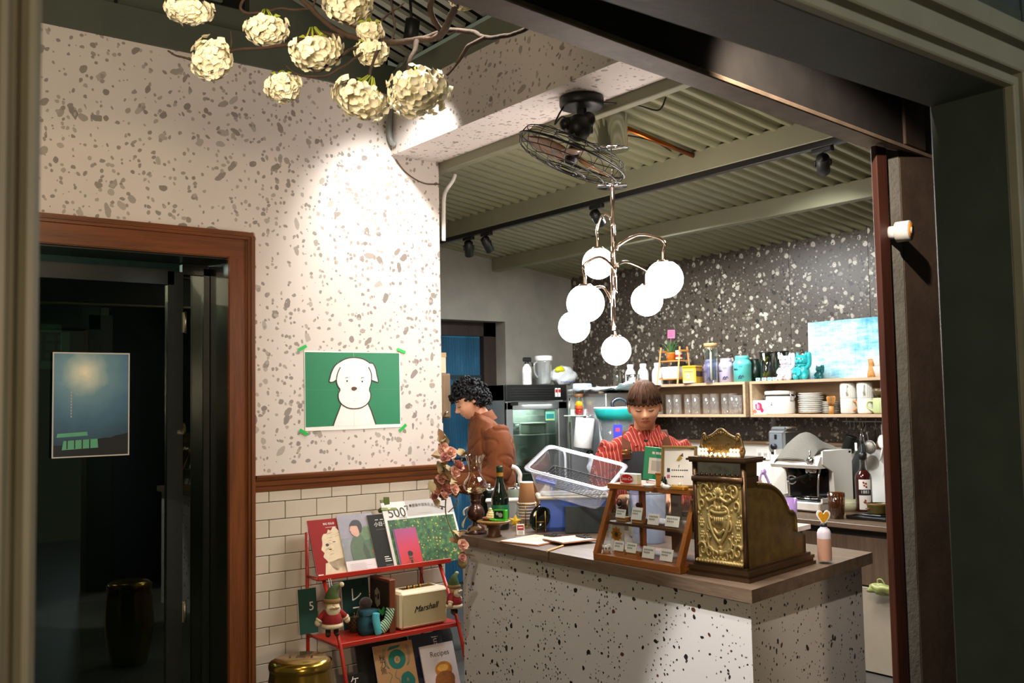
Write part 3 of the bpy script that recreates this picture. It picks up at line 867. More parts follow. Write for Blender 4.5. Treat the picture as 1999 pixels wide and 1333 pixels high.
poms = [(368, 18, 3.2, 46, .6), (520, 55, 3.2, 41, .8), (415, 112, 3.2, 38, 1.25), (618, 98, 3.15, 52, .75), (552, 168, 3.15, 33, .9), (682, 8, 3.2, 50, .75), (722, 60, 3.2, 24, 1.0), (726, 100, 3.2, 32, .8),
        (706, 192, 3.1, 57, .72), (818, 178, 3.1, 64, .72), (903, -4, 2.95, 24, .7)]
for i, (px, py, d, rp, asp) in enumerate(poms):
    r_ = rp * d / FPX
    o = pompom(r_, r_, r_ * asp, i).obj('blossom', [M_PETAL], br, bp(px, py, d), (random.uniform(-.35, .35), random.uniform(-.35, .35), random.uniform(0, 6)))
    m = MB()
    top = V((0, 0, r_ * asp * .55))
    for k in range(7):
        a = k * .9; m.tube([top + V((cos(a), sin(a), .0)) * r_ * .38, top + V((0, 0, r_ * .42)) + V((cos(a), sin(a), 0)) * r_ * .10], .0025, 5)
    for k in range(4):
        a = k * 1.7; c = top + V((cos(a), sin(a), .15)) * r_ * .30
        m.add([c, c + V((cos(a) * .012, sin(a) * .012, .012)), c + V((cos(a) * .03, sin(a) * .03, .004)), c + V((cos(a + .5) * .015, sin(a + .5) * .015, 0))], [(0, 1, 2, 3)])
    m.obj('calyx', M_CALYX, o)
# ================================================================== COUNTER
CN, CL_, CRr = V((2.462, 1.98, 0)), V((2.542, 3.72, 0)), V((3.386, 2.139, 0))
CB = CRr + (CL_ - CN) * 1.0
CB = V((3.30, 3.95, 0))
ct = thing('counter', 'L shaped shop counter clad in white terrazzo with dark wood top', 'counter', CN)
M_CTOP = wood('grey brown countertop', '4a3a2e', '7d6a58', .42, 1, 1.0)
def off(p, v): return (p[0] - CN.x + v[0], p[1] - CN.y + v[1])
top = [off(CN, (0, 0)), off(CRr, (0, 0)), off(CRr, (.02, .42)), (3.17 - CN.x, 2.66 - CN.y), (3.17 - CN.x, 3.90 - CN.y), off(CL_, (0, 0.02))]
mb=MB(); mb.prism(top, .042, M=Matrix.Translation((0, 0, .858))); mb.obj('countertop', M_CTOP, ct)
i_ = .028
body = [off(CN, (i_, i_)), off(CRr, (-i_ - .01, i_ * .9)), off(CRr, (-i_, .40)), (3.14 - CN.x, 2.64 - CN.y), (3.14 - CN.x, 3.88 - CN.y), off(CL_, (i_, -.0))]
mb=MB(); mb.prism(body, .859, M=Matrix.Translation((0, 0, 0))); mb.obj('body', M_TERRC, ct)
CZ = .9
dc = thing('display_case', 'wooden display case with sloping open front and a middle shelf of price cards', 'display case', (2.506, 2.540, CZ), RZX)
M_CASE = wood('orange brown case wood', '6b3a14', 'a9672c', .4, 0, coat=.2)
M_CASEZ = wood('orange brown case wood upright', '6b3a14', 'a9672c', .4, 2, coat=.2)
W, H, D0, SLP = .440, .281, .27, .096
mb=MB(); mb.box((0, D0 / 2, .0125), (W, D0, .025), bev=.002); mb.obj('base_board', M_CASE, dc)
mb=MB(); mb.box((0, (SLP + D0) / 2, H - .010), (W + .012, D0 - SLP + .02, .020), bev=.002); mb.obj('top_board', M_CASE, dc)
for s in (-1, 1):
    mb=MB(); x0 = s * (W / 2 - .010)
    quad = [(0, .025), (.024, .025), (SLP + .024, H - .02), (SLP, H - .02)]
    Mx = Matrix.Translation((x0 - .010, 0, 0)) @ Matrix(((0, 0, 1, 0), (1, 0, 0, 0), (0, 1, 0, 0), (0, 0, 0, 1)))
    mb.prism(quad, .020, M=Mx); mb.obj('side_frame', M_CASEZ, dc)
    mb=MB(); mb.box((x0, D0 - .010, (H + .005) / 2), (.020, .020, H - .045)); mb.obj('rear_post', M_CASEZ, dc)
    mb=MB(); quad = [(.024, .026), (D0 - .02, .026), (D0 - .02, H - .021), (SLP + .024, H - .021)]
    Mx = Matrix.Translation((x0 - .0015, 0, 0)) @ Matrix(((0, 0, 1, 0), (1, 0, 0, 0), (0, 1, 0, 0), (0, 0, 0, 1)))
    mb.prism(quad, .003, M=Mx); mb.obj('side_glass', M_GLASS, dc)
mb=MB(); sf = SLP * .46
mb.box((0, (sf + D0) / 2, .137), (W - .042, D0 - sf - .02, .010), bev=.001); mb.obj('shelf', M_DARKWD if 'M_DARKWD' in globals() else wood('dark shelf wood', '3a2414', '5f3e24', .45, 0), dc)
mb=MB(); mb.box((-.03, D0 - .010, H / 2), (.042, .016, H - .045)); mb.obj('back_post', wood('dark back post', '3a2112', '5c381e', .45, 2), dc)
mb=MB(); mb.add([(-W / 2 + .022, .004, .026), (W / 2 - .022, .004, .026), (W / 2 - .022, SLP, H - .022), (-W / 2 + .022, SLP, H - .022)], [(0, 1, 2, 3)]); mb.obj('front_glass', clear('case front glass', 'fbfdfc', .02), dc)
RCS = Matrix.Rotation(RZX, 4, 'Z')
def inc(x, y, z): return V(dc.location) + RCS @ V((x, y, z))
M_KRAFT = pm('kraft block', 'c08a56', .6, var=.08)
cards = [(-.128, .050, .025, .052, .036), (-.062, .050, .025, .052, .036), (.030, .045, .025, .060, .042), (.118, .045, .025, .060, .042),
         (-.155, .090, .142, .052, .032), (-.062, .082, .1425, .054, .046), (.030, .075, .142, .056, .040), (.118, .080, .142, .066, .038)]
prices = ['$70', '$80', '$90', '$75']
for i, (x, y, z, w_, h_) in enumerate(cards):
    shelfn = 'lower' if i < 4 else 'middle'
    nth = ['first', 'second', 'third', 'fourth'][i % 4]
    t = thing('price_card', f'white price card, {nth} from the left on the {shelfn} board of the display case', 'price card', inc(x, y, z), RZX, 'price cards in the display case')
    if i % 4 < 2:
        mb=MB(); mb.box((0, .012, .008), (w_, .03, .016), bev=.001); mb.obj('wood_foot', M_KRAFT, t)
    else:
        mb=MB(); mb.box((0, .006, .006), (.014, .02, .012), bev=.001); mb.obj('wood_foot', pm('brass clip wood', '8a6a38', .5), t)
    mb=MB(); tl = Matrix.Translation((0, -.006, .013 if i % 4 < 2 else .004)) @ Matrix.Rotation(-.25, 4, 'X')
    mb.box((0, 0, h_ / 2), (w_, .0012, h_), M=tl)
    F = tl @ FRONT(0, -.0007, h_ * .55)
    for r_ in range(2):
        for k in range(6 - r_ * 2): mb.rect(-w_ * .38 + k * w_ * .13, .004 - r_ * .010, -w_ * .38 + k * w_ * .13 + w_ * .09, .010 - r_ * .010, 1, F, 1)
    mb.obj('card', [M_WHITE, pm('grey print', '8a8a88', .7, var=0)], t)
t = thing('daisy_picture', 'small white picture of an orange daisy inside the display case', 'picture', inc(-.172, .085, .025), RZX)
mb=MB(); mb.box((0, 0, .052), (.070, .004, .104)); F = FRONT(-.004, -.0022, .066)
M_DAISY = pm('orange daisy', 'd9922e', .6, var=.1)
for k in range(9):
    a = 2 * PI * k / 9 + .2
    mb.poly([(cos(a) * .006 - sin(a) * .004, sin(a) * .006 + cos(a) * .004), (cos(a) * .020 - sin(a) * .008, sin(a) * .020 + cos(a) * .008), (cos(a) * .031, sin(a) * .031), (cos(a) * .020 + sin(a) * .008, sin(a) * .020 - cos(a) * .008), (cos(a) * .006 + sin(a) * .004, sin(a) * .006 - cos(a) * .004)], 1, F, 1)
mb.ell(0, 0, .008, m=2, M=F, layer=2); mb.stroke([(.006, -.028), (.010, -.045), (.014, -.06)], .003, 3, F, 1)
mb.obj('picture', [M_WHITE, M_DAISY, pm('grey brown seed', '4a4038', .7), pm('stem brown', '7a5a38', .7)], t)
def mini(name, label, cat, loc, parts, rz=RZX):
    t = thing(name, label, cat, loc, rz)
    for nm, m, fn in parts:
        b=MB(); fn(b); b.obj(nm, m, t)
    return t
mini('floral_mug', 'tiny white mug with floral dots at the left of the lower display board', 'mug', inc(-.192, .045, .025),
     [('mug', M_CERAMIC, lambda b: b.lathe([(0, 0), (.014, 0), (.017, .012), (.017, .03), (.0155, .03), (.015, .004), (0, .004)], 18)),
      ('handle', M_CERAMIC, lambda b: b.tube(cm([(.015, 0, .025), (.025, 0, .024), (.026, 0, .012), (.016, 0, .008)], 4), .0025, 6)),
      ('flower', pm('violet dots', '8a6a9a', .5), lambda b: [b.sphere((.017 * cos(a), .017 * sin(a), .018), .004, 6, 4) for a in (-2.2, -1.57, -.9, -.2)])])
def wirefig(b):
    b.cyl((0, 0, 0), (0, 0, .004), .016, n=12); b.cyl((0, 0, 0), (0, 0, .05), .004, n=8); b.sphere((0, 0, .06), .009, 10, 8)
    b.tube([(-.018, 0, .03), (0, 0, .042), (.016, 0, .055)], .003, 6); b.tube([(-.01, 0, .004), (0, 0, .025), (.012, 0, .004)], .003, 6)
mini('metal_figurine', 'small dark metal figurine at the left end of the middle display shelf', 'figurine', inc(-.185, .11, .142), [('figure', pm('dark bronze', '3a3026', .4, .8), wirefig), ('hoop', pm('dark bronze', '3a3026', .4, .8), lambda b: b.tube([(.012 * cos(a), 0, .068 + .012 * sin(a)) for a in [k * .5 for k in range(13)]], .0015, 5, loop=True))])
mini('bird_figurine', 'small dark metal bird figurine beside the second card of the middle shelf', 'figurine', inc(-.10, .125, .1435), [('figure', pm('dark bronze', '3a3026', .4, .8), wirefig), ('wing', pm('dark bronze', '3a3026', .4, .8), lambda b: b.add([(0, 0, .05), (.02, 0, .072), (.026, 0, .055)], [(0, 1, 2)]))])
mini('glass_cloche', 'tiny clear glass dome at the right of the middle display shelf', 'glass dome', inc(.155, .12, .142), [('dome', M_GLASS, lambda b: b.lathe([(.02, 0), (.021, .015), (.016, .028), (.006, .034), (.001, .035)], 18)), ('knob', M_CHROME, lambda b: b.sphere((0, 0, .038), .004, 8, 6))])
mini('perfume_bottle', 'tiny gold topped bottle at the right corner of the lower display board', 'bottle', inc(.185, .05, .025), [('bottle', pm('amber glass', 'c9a35a', .15, coat=.5), lambda b: b.box((0, 0, .016), (.016, .012, .032), bev=.003)), ('cap', M_BRASS, lambda b: (b.cyl((0, 0, .032), (0, 0, .05), .004, n=8), b.sphere((0, 0, .054), .005, 8, 6)))])
def ontop(x, y): return inc(x, y, H)
t = thing('drink_sign', 'little white box sign with a red oval drink logo on the display case', 'sign', ontop(-.135, .125), RZX)
mb=MB(); mb.box((0, 0, .020), (.092, .028, .040), bev=.002); F = FRONT(-.006, -.0142, .020)
mb.ell(0, 0, .036, .0165, 1, F, 1); mb.text('Coca-Cola', .017, 2, F, 2, shear=.35)
mb.obj('box', [M_WHITE, pm('signal red', 'c01f24', .5, var=.03), M_WHITE], t)
t = thing('paycode_stand', 'green payment stand with a white blank panel on the display case', 'sign', ontop(-.035, .150), RZC + .12, rot=(-.10, .13, RZC + .05))
mb=MB(); mb.box((0, 0, .078), (.094, .004, .125), bev=.002); F = FRONT(0, -.0022, .078)
mb.rect(-.028, -.038, .028, .022, 1, F, 1); mb.rect(-.018, -.026, .018, .012, 2, F, 2)
for k, w_ in ((-.018, .010), (-.004, .012), (.010, .009)): mb.rect(k, .036, k + w_, .045, 1, F, 1)
mb.obj('plate', [pm('payment green', '10a070', .4, var=.03), M_WHITE, pm('pale grey print', 'c9c6c0', .7, var=.02)], t)
mb=MB(); mb.box((.0, .016, .010), (.05, .05, .020), bev=.003); mb.obj('foot', clear('acrylic foot', 'f0f6f6', .15), t)
mini('wooden_stamp', 'small orange wooden block behind the black bottle on the display case', 'box', ontop(.028, .12), [('block', pm('orange wood', 'b5752f', .5), lambda b: b.box((0, 0, .022), (.030, .026, .044), bev=.002)), ('lid', pm('orange wood lid', '94602a', .5), lambda b: b.box((0, 0, .046), (.032, .028, .006), bev=.001))])
mini('ink_bottle', 'tiny black bottle with white lettering on the display case', 'bottle', ontop(.062, .10), [('bottle', M_BLACK, lambda b: b.lathe([(0, 0), (.011, 0), (.011, .026), (.007, .031), (.007, .038), (0, .038)], 14)), ('label', M_WHITE, lambda b: b.box((0, -.0112, .014), (.008, .0006, .016)))])
mini('shell_dish', 'white shell dish lying at the front of the display case top', 'dish', ontop(.03, .055), [('dish', M_CERAMIC, lambda b: b.lathe([(0, .002), (.016, .002), (.024, .010), (.023, .011), (.014, .005), (0, .005)], 18)), ('stand', M_CERAMIC, lambda b: b.cyl((0, 0, 0), (0, 0, .003), .012, n=14))])
mini('white_cat_figurine', 'tiny white animal figurine lying before the gold framed card', 'figurine', ontop(.125, .045), [('body', M_CERAMIC, lambda b: b.sphere((0, 0, .008), (.018, .010, .009), 12, 8)), ('head', M_CERAMIC, lambda b: b.sphere((-.017, 0, .013), .009, 10, 8)), ('tail', M_CERAMIC, lambda b: b.tube(cm([(.016, 0, .01), (.025, 0, .012), (.026, 0, .02)], 4), .003, 6))])
mini('brass_tray', 'yellow brass dish at the right corner of the display case top', 'dish', ontop(.185, .05), [('dish', pm('yellow ochre', 'c08a2a', .4, .3), lambda b: b.box((0, 0, .008), (.06, .03, .016), bev=.004)), ('bead', M_CERAMIC, lambda b: b.sphere((.0, 0, .020), .006, 8, 6))])
t = thing('framed_card', 'white card with social media lines in a gold frame beside the cash register', 'framed card', ontop(.105, .130), RZX, rot=(-.14, 0, RZX + .42))
mb = MB()
for (cx, cz, sx, sz) in ((-.062, .075, .009, .15), (.062, .075, .009, .15), (0, .0045, .133, .009), (0, .1455, .133, .009)): mb.box((cx, 0, cz), (sx, .014, sz), bev=.002)
mb.obj('frame', pm('pale gold frame', 'b8975a', .35, .6, var=.1), t)
mb=MB(); mb.box((0, .003, .075), (.118, .004, .135)); F = FRONT(0, .0008, .075)
mb.poly([(-.01, .022), (.004, .044), (.012, .030), (.0, .020)], 1, F, 1); mb.poly([(.002, .038), (.014, .050), (.016, .036)], 2, F, 1)
mb.text('f', .018, 3, F, 1);
mb.rect(-.045, -.020, -.034, -.006, 3, F, 1); mb.rect(-.045, -.042, -.034, -.030, 4, F, 1)
for k in range(8): mb.rect(-.028 + k * .008, -.015, -.0225 + k * .008, -.011, 3, F, 1)
for k in range(6): mb.rect(-.028 + k * .008, -.038, -.0225 + k * .008, -.034, 3, F, 1)
mb.obj('card', [M_WHITE, pm('mustard print', 'b8a23a', .6), pm('brown print', '6a4a3a', .6), pm('navy print', '2d3446', .6), pm('pink print', 'd06a86', .6)], t)
rgx = V((.985, .17, 0)).normalized(); rgy = V((-.05, .9987, 0)).normalized()
RN = V((2.562, 2.078, CZ))
cr = thing('cash_register', 'antique brass cash register with ornate relief front and scalloped side', 'cash register', RN)
def rp(f, s, z): return rgy * f + rgx * s + V((0, 0, z))     # f along the front (away from the corner), s along the side, z up
M_BRASSO = pm('old gold brass', 'c4b078', .5, .55, var=.16, vs=25, bump=.05)
M_BRASSD = pm('dark tarnished brass', '6b572a', .5, .5, var=.4, vs=22, bump=.25, bs=120)
M_BROWNM = pm('brown bronze moulding', '5c4632', .35, .7, var=.2)
FW, SD = .210, .45
def rbox(b, f0, f1, s0, s1, z0, z1, m=0):
    vs = [rp(f, s, z) for f in (f0, f1) for s in (s0, s1) for z in (z0, z1)]
    b.add(vs, [(0, 1, 3, 2), (4, 6, 7, 5), (0, 4, 5, 1), (2, 3, 7, 6), (0, 2, 6, 4), (1, 5, 7, 3)], m)
prof = [(.012, .040), (.012, .385), (.105, .385), (.100, .310), (.14, .306), (.19, .298), (.245, .276), (.285, .246), (.312, .212), (.322, .198), (.345, .196), (.362, .185), (.370, .168), (.372, .122), (.40, .118), (.445, .10), (.445, .040)]
for f in (.008, FW - .008 - .014):
    b=MB(); n_ = len(prof)
    A = [rp(f, s, z) for s, z in prof]; B = [rp(f + .014, s, z) for s, z in prof]
    b.add(A + B, [tuple(range(n_)), tuple(range(2 * n_ - 1, n_ - 1, -1))] + [(i, n_ + i, n_ + (i + 1) % n_, (i + 1) % n_) for i in range(n_)])
    lip = cm([rp(f - .001, s, z) for s, z in prof[3:14]], 4); b.tube(lip, (.006), 6)
    b.obj('side_panel', M_BRASSD, cr)
b=MB(); n_ = len(prof)
A = [rp(.022, s - .004, z - .006) for s, z in prof]; B = [rp(FW - .022, s - .004, z - .006) for s, z in prof]
b.add(A + B, [(i, n_ + i, n_ + i + 1, i + 1) for i in range(2, n_ - 1)])
b.obj('key_face', M_BRASSD, cr)
b = MB()
for z0, z1, e in ((0, .012, .022), (.012, .022, .014), (.022, .034, .018), (.034, .042, .006)):
    rbox(b, -e, FW + e, -e, SD + e * .6, z0, z1)
b.obj('base_moulding', M_BROWNM, cr)
b=MB(); b.tube([rp(f, -.004, .052) for f in (.01, FW - .01)], .007, 8)
for k in range(16): b.sphere(rp(.012 + k * .0124, -.010, .052), .005, 6, 4)
b.obj('bead_moulding', M_BRASSO, cr)
b=MB(); rbox(b, .008, FW - .008, .004, .016, .042, .318); b.obj('front_plate', M_BRASSO, cr)
for f in (.004, FW - .004):
    b=MB(); b.tube([rp(f, .006, z) for z in (.042, .385)], .009, 10); b.obj('corner_post', M_BROWNM, cr)
b=MB(); b.tube([rp(f, .0, .328) for f in (-.0, FW)], .012, 10); rbox(b, .0, FW, .0, .10, .318, .338)
for k in range(9): b.sphere(rp(.022 + k * .021, -.004, .343), .0045, 6, 4)
b.obj('ledge', M_BROWNM, cr)
b=MB(); rbox(b, .014, FW - .014, .006, .010, .340, .384); b.obj('window', clear('register window', 'eaf5ea', .25), cr)
b=MB(); rbox(b, .014, FW - .014, .085, .095, .340, .384); b.obj('window_back', pm('pale register back', '9aa78a', .4), cr)
b = MB()
rbox(b, .105, .165, .05, .06, .342, .37)
b.obj('indicator_tab', pm('dark tabs', '3b3a2a', .5), cr)
b = MB()
for z0, z1, e in ((.384, .390, .010), (.390, .397, .018), (.397, .402, .012)): rbox(b, -e, FW + e, -e, .105 + e, z0, z1)
b.obj('cornice', M_BROWNM, cr)
b=MB(); rbox(b, -.002, FW + .002, .375, .47, .122, .138); b.obj('marble_ledge', pm('white marble', 'd5cfc6', .25, var=.08, vs=20), cr)
b=MB(); rbox(b, .008, FW - .008, .42, .445, .042, .120); b.obj('drawer', M_BRASSD, cr)
b=MB(); HW = FW / 2
def rl(u, v, h=0): return rp(HW - u * .72, .004 - h, .18 + v)       # u to the right seen from the front, v up from the plate middle
def scroll(cx, cy, r0, r1, a0, a1, th, sg):
    n_ = 18; P = []
    for i in range(n_):
        t = i / (n_ - 1); a = a0 + (a1 - a0) * t; r_ = r0 + (r1 - r0) * t
        P.append(rl(sg * (cx + r_ * cos(a)), cy + r_ * sin(a), .004))
    b.tube(P, [th * (1 - .45 * i / n_) for i in range(n_)], 6)
def dome(u, v, r_, h): b.sphere(rl(u, v, 0), (r_ * .8, r_ * .85, r_), 8, 6)
def rosette(u, v, r_):
    for k in range(6): dome(u + r_ * .62 * cos(k * PI / 3), v + r_ * .62 * sin(k * PI / 3), r_ * .36, 0)
    dome(u, v, r_ * .34, 0)
for sg in (-1, 1):
    scroll(.085, .105, .030, .006, 2.8, -5.5, .0055, sg); scroll(.098, .060, .022, .005, -1.2, 5.5, .005, sg)
    scroll(.050, .120, .022, .005, -.3, 5.6, .0045, sg); scroll(.060, .070, .040, .026, 3.6, 1.0, .0055, sg)
    scroll(.035, .030, .030, .010, 2.2, -2.6, .006, sg); scroll(.048, -.01, .030, .012, 1.8, -1.6, .0055, sg)
    scroll(.100, -.090, .026, .006, .4, 7.5, .0055, sg); scroll(.062, -.100, .024, .006, 3.4, -3.2, .005, sg)
    scroll(.045, -.060, .034, .014, -2.0, 1.2, .0055, sg); scroll(.030, -.110, .020, .006, 2.8, -3.0, .0045, sg)
    scroll(.085, -.055, .020, .005, 2.0, 7.6, .0045, sg)
    b.tube(cm([rl(sg * .060, .030, .004), rl(sg * .052, -.005, .006), rl(sg * .030, -.040, .005), rl(sg * .006, -.062, .004)], 5), .006, 6)
    b.tube(cm([rl(sg * .010, .088, .006), rl(sg * .030, .080, .008), rl(sg * .052, .074, .006), rl(sg * .072, .084, .004)], 5), .006, 6)
    rosette(sg * .105, -.002, .017); rosette(sg * .102, -.042, .015); rosette(sg * .100, .085, .012)
    for (u, v, r_) in ((.12, .125, .007), (.122, .03, .006), (.118, -.118, .007), (.08, .135, .006), (.03, .135, .006), (.075, -.125, .007), (.04, -.128, .006), (.118, -.07, .005), (.07, .045, .006), (.07, -.03, .005), (.012, -.12, .007)): dome(sg * u, v, r_, 0)
    for k in range(5): dome(sg * (.108 + .003 * (k % 2)), .05 - k * .012, .0048 - .0005 * k, 0)
for k in range(7):
    a = PI * (.12 + .76 * k / 6); b.tube([rl(0, .088, .004), rl(.030 * cos(a), .088 + .034 * sin(a), .006)], [.003, .0065], 6)
dome(0, .086, .010, 0); dome(0, .128, .008, 0)
b.sphere(rl(0, .012, -.002), (.010, .046, .034), 16, 10)
for k in range(5): dome(-.034 + k * .017, .050, .0095, 0)
b.tube(cm([rl(-.046, .042, .004), rl(-.02, .036, .008), rl(.02, .036, .008), rl(.046, .042, .004)], 4), .006, 6)
for k in range(5): b.tube([rl(-.024 + k * .012, .022, .008), rl(-.020 + k * .010, .0, .009)], .0035, 5)
b.tube(cm([rl(-.030, -.018, .005), rl(0, -.034, .009), rl(.030, -.018, .005)], 5), .006, 6)
for v, r_ in ((-.062, .013), (-.080, .010), (-.096, .012), (-.112, .008)): dome(0, v, r_, 0)
ro = b.obj('relief', M_BRASSO, cr)
crest = cm([(-.118, 0, 0), (-.128, .020, 0), (-.118, .042, 0), (-.112, .060, 0), (-.098, .078, 0), (-.086, .066, 0), (-.05, .074, 0), (0, .094, 0), (.05, .074, 0), (.086, .066, 0), (.098, .078, 0), (.112, .060, 0), (.118, .042, 0), (.128, .020, 0), (.118, 0, 0)], 4)
b=MB(); Mc = Matrix.Translation(rp(HW, .04, .402)) @ Matrix(((-rgy.x, 0, -rgx.x, 0), (-rgy.y, 0, -rgx.y, 0), (0, 1, 0, 0), (0, 0, 0, 1))) @ Matrix.Diagonal((.72, 1, 1, 1))
b.prism([(p.x, p.y) for p in crest], .010, M=Mc)
b.tube([Mc @ V((p.x, p.y, .010)) for p in crest], .0045, 6)
for sg in (-1, 1):
    for (cx, cy, r_) in ((.098, .066, .013), (.115, .028, .010)):
        P = [Mc @ V((sg * (cx + r_ * (1 - i / 16) * cos(i * .6)), cy + r_ * (1 - i / 16) * sin(i * .6), .012)) for i in range(15)]
        b.tube(P, .004, 6)
    for k in range(7): b.sphere(Mc @ V((sg * (.014 + k * .013), .082 - k * .004, .011)), .0035, 6, 4)
b.sphere(Mc @ V((0, .082, .011)), .006, 8, 6)
ko = b.obj('crest', pm('aged bronze crest', '7d6a48', .4, .8, var=.25, vs=30), cr)
b=MB(); b.text('Coca-Cola', .046, 0, Mc @ Matrix.Translation((0, .034, .010)), 0, ext=.002, shear=.3); b.text('ENJOY', .010, 0, Mc @ Matrix.Translation((-.035, .060, .010)), 0, ext=.001)
b.obj('lettering', pm('polished bronze', 'a8905e', .3, .9, var=.1), ko)
M_BULB = emis('warm fairy bulb', 'ffdca0', 6)
fl = thing('fairy_lights', 'string of tiny warm lights lying on the cash register top', 'string lights', RN + rp(HW, .01, .402))
b=MB(); wire = [rp(-.045 + .09 * k / 15, -.008 + .006 * sin(k * 2.1), .006 + .004 * cos(k * 1.7)) for k in range(16)]
b.tube(cm(wire, 3), .0012, 5); b.obj('wire', M_BRASS, fl)
for k in range(16):
    b=MB(); b.sphere(wire[k] + V((0, 0, .003)), .0034, 8, 6); b.obj('bulb', M_BULB, fl)
for k in range(6):
    f = [HW + .082, HW + .068, HW + .054, HW - .050, HW - .064, HW - .078][k]
    side = 'left' if k < 3 else 'right'
    t = thing('doll_light', f'tiny white doll with a glowing head on the register top, {["first", "second", "third"][k % 3]} of the {side} trio', 'figurine', RN + rp(f, .012, .402), 0, 'dolls on the cash register')
    b=MB(); b.lathe([(0, 0), (.0085, 0), (.0085, .006), (.004, .018), (0, .019)], 12); b.obj('dress', M_CERAMIC, t)
    b=MB(); b.sphere((0, 0, .024), .0055, 10, 8); b.obj('head', emis('glowing doll head', 'ffc98a', 2), t)
hp = V((3.055, 2.122, CZ))
t = thing('drink_bottle', 'white and pink drink bottle with heart tag on the counter corner', 'bottle', hp, RZC)
b=MB(); b.lathe([(0, 0), (.022, 0), (.024, .004), (.0245, .012)], 24); b.obj('base', M_GLASS, t)
b=MB(); b.lathe([(.0245, .010), (.025, .030), (.025, .085), (.0245, .088)], 24); b.obj('label', pm('pink beige label', 'c79a84', .5, var=.05), t)
b=MB(); b.lathe([(.0245, .088), (.0245, .108), (.020, .120), (.012, .127), (.012, .132), (0, .132)], 24); b.obj('cap', pm('pale violet white plastic', 'e6e0ee', .35, var=.02), t)
b=MB(); b.cyl((0, 0, .13), (0, 0, .142), .013, .011, 12); b.obj('collar', pm('navy plastic', '20283c', .4), t)
heart = [(0, -.026), (.014, -.010), (.024, .006), (.024, .018), (.016, .025), (.006, .022), (0, .013), (-.006, .022), (-.016, .025), (-.024, .018), (-.024, .006), (-.014, -.010)]
b=MB(); Mh = FRONT(0, .002, .163); hs = [(p.x, p.y) for p in cm([(x, y, 0) for x, y in heart], 3, True)]
b.prism(hs, .005, M=Mh); b.prism([(x * .78, y * .78 + .0005) for x, y in hs], .001, 1, M=Mh @ Matrix.Translation((0, 0, .005)))
b.obj('heart_tag', [M_WHITE, pm('amber heart', 'd99a1e', .3, var=.25, vs=60)], t)
t = thing('purple_tumbler', 'translucent lilac tumbler standing behind the cash register', 'cup', (3.15, 2.345, CZ), 0)
t.scale = (.95, .95, 1.40)
M_LILAC = clear('lilac plastic', 'e2d0f2', .08, .1, .6, 'd2b8ec')
b=MB(); b.lathe([(0, 0), (.028, 0), (.038, .15), (.037, .15), (.027, .004), (0, .004)], 24); b.obj('cup', M_LILAC, t)
t = thing('lilac_bag', 'lilac plastic carrier bag with tied handle behind the cash register', 'bag', (3.12, 2.41, CZ + .152), RZC)
t.scale = (.9, .9, 1.25)
b=MB(); b.tube(cm([(.03, 0, -.02), (.022, .005, .05), (.0, .01, .10), (-.02, .01, .125), (-.034, .012, .10), (-.05, .012, .02)], 5), [(.012, .004)] * 26, 8)
b.tube(cm([(.03, 0, -.12), (.026, .0, -.06), (.02, 0, .02), (.006, .0, .09)], 5), [(.02, .006)] * 16, 8); b.sphere((-.016, .012, .126), (.012, .01, .010), 8, 6); b.obj('bag', M_LILAC, t)
# ================================================================== LEFT HALF OF THE COUNTER TOP
def cz(px, py): return at(px, py, z=CZ)
p = cz(929, 1041)
t = thing('hurricane_lamp', 'brown oil lamp with fluted amber glass chimney at the counter end', 'lamp', p)
M_LAMPB = pm('brown glazed metal', '4a3026', .3, .5, var=.25, coat=.3)
b=MB(); b.lathe([(0, 0), (.050, 0), (.052, .004), (.050, .010), (.040, .016), (.041, .022), (.036, .030), (.020, .040), (.014, .050), (.014, .056)], 32); b.obj('foot', M_LAMPB, t)
b=MB(); b.lathe([(.014, .055), (.030, .062), (.042, .080), (.043, .098), (.034, .120), (.022, .132), (.021, .140), (.025, .146), (.026, .150), (.022, .156)], 32); b.obj('font', M_LAMPB, t)
b=MB(); b.lathe([(.022, .154), (.026, .160), (.026, .176), (.034, .182), (.034, .187), (.018, .188)], 28)
b.cyl((.026, 0, .168), (.040, 0, .168), .003, n=8); b.cyl((.040, 0, .168), (.044, 0, .168), .007, n=12); b.obj('burner', M_LAMPB, t)
rings = []
for r_, z in [(.026, .186), (.040, .192), (.052, .206), (.056, .222), (.050, .240), (.036, .256), (.030, .268), (.029, .290), (.033, .320), (.040, .345), (.046, .358)]:
    fl_ = max(0, (z - .32) / .04)
    rings.append([((r_ + .004 * fl_ * cos(9 * a)) * cos(a), (r_ + .004 * fl_ * cos(9 * a)) * sin(a), z + .0035 * fl_ * cos(9 * a)) for a in [2 * PI * k / 72 for k in range(72)]])
b=MB(); b.ring_loft(rings, 0, True, True, False); b.obj('chimney', clear('amber glass', 'ecd9bd', .22, .05), t)
p = cz(909, 1022) + V((.16, .02, 0))
t = thing('tall_pot', 'tall black pot with chrome rim and white handle behind the hurricane lamp', 'pot', p)
b=MB(); b.lathe([(0, 0), (.056, 0), (.060, .006), (.060, .155), (.062, .158)], 32); b.obj('body', pm('black green enamel', '111a16', .12, var=.05, coat=.5), t)
b=MB(); b.lathe([(.061, .155), (.065, .158), (.065, .164), (.058, .168), (0, .172)], 32); b.cyl((0, 0, .170), (0, 0, .186), .010, n=14); b.obj('lid', M_CHROME, t)
b=MB(); hb_ = V((-.035, .05, 0)); b.tube(cm([hb_ + V(q) for q in ((-.02, .010, .060), (-.040, .026, .066), (-.058, .04, .050), (-.056, .04, .025))], 5), .005, 8); b.obj('handle', M_WPLAST, t)
p = cz(968, 1036) + V((.05, .03, 0))
t = thing('wine_bottle', 'dark green wine bottle with green label behind the wooden cake stand', 'bottle', p)
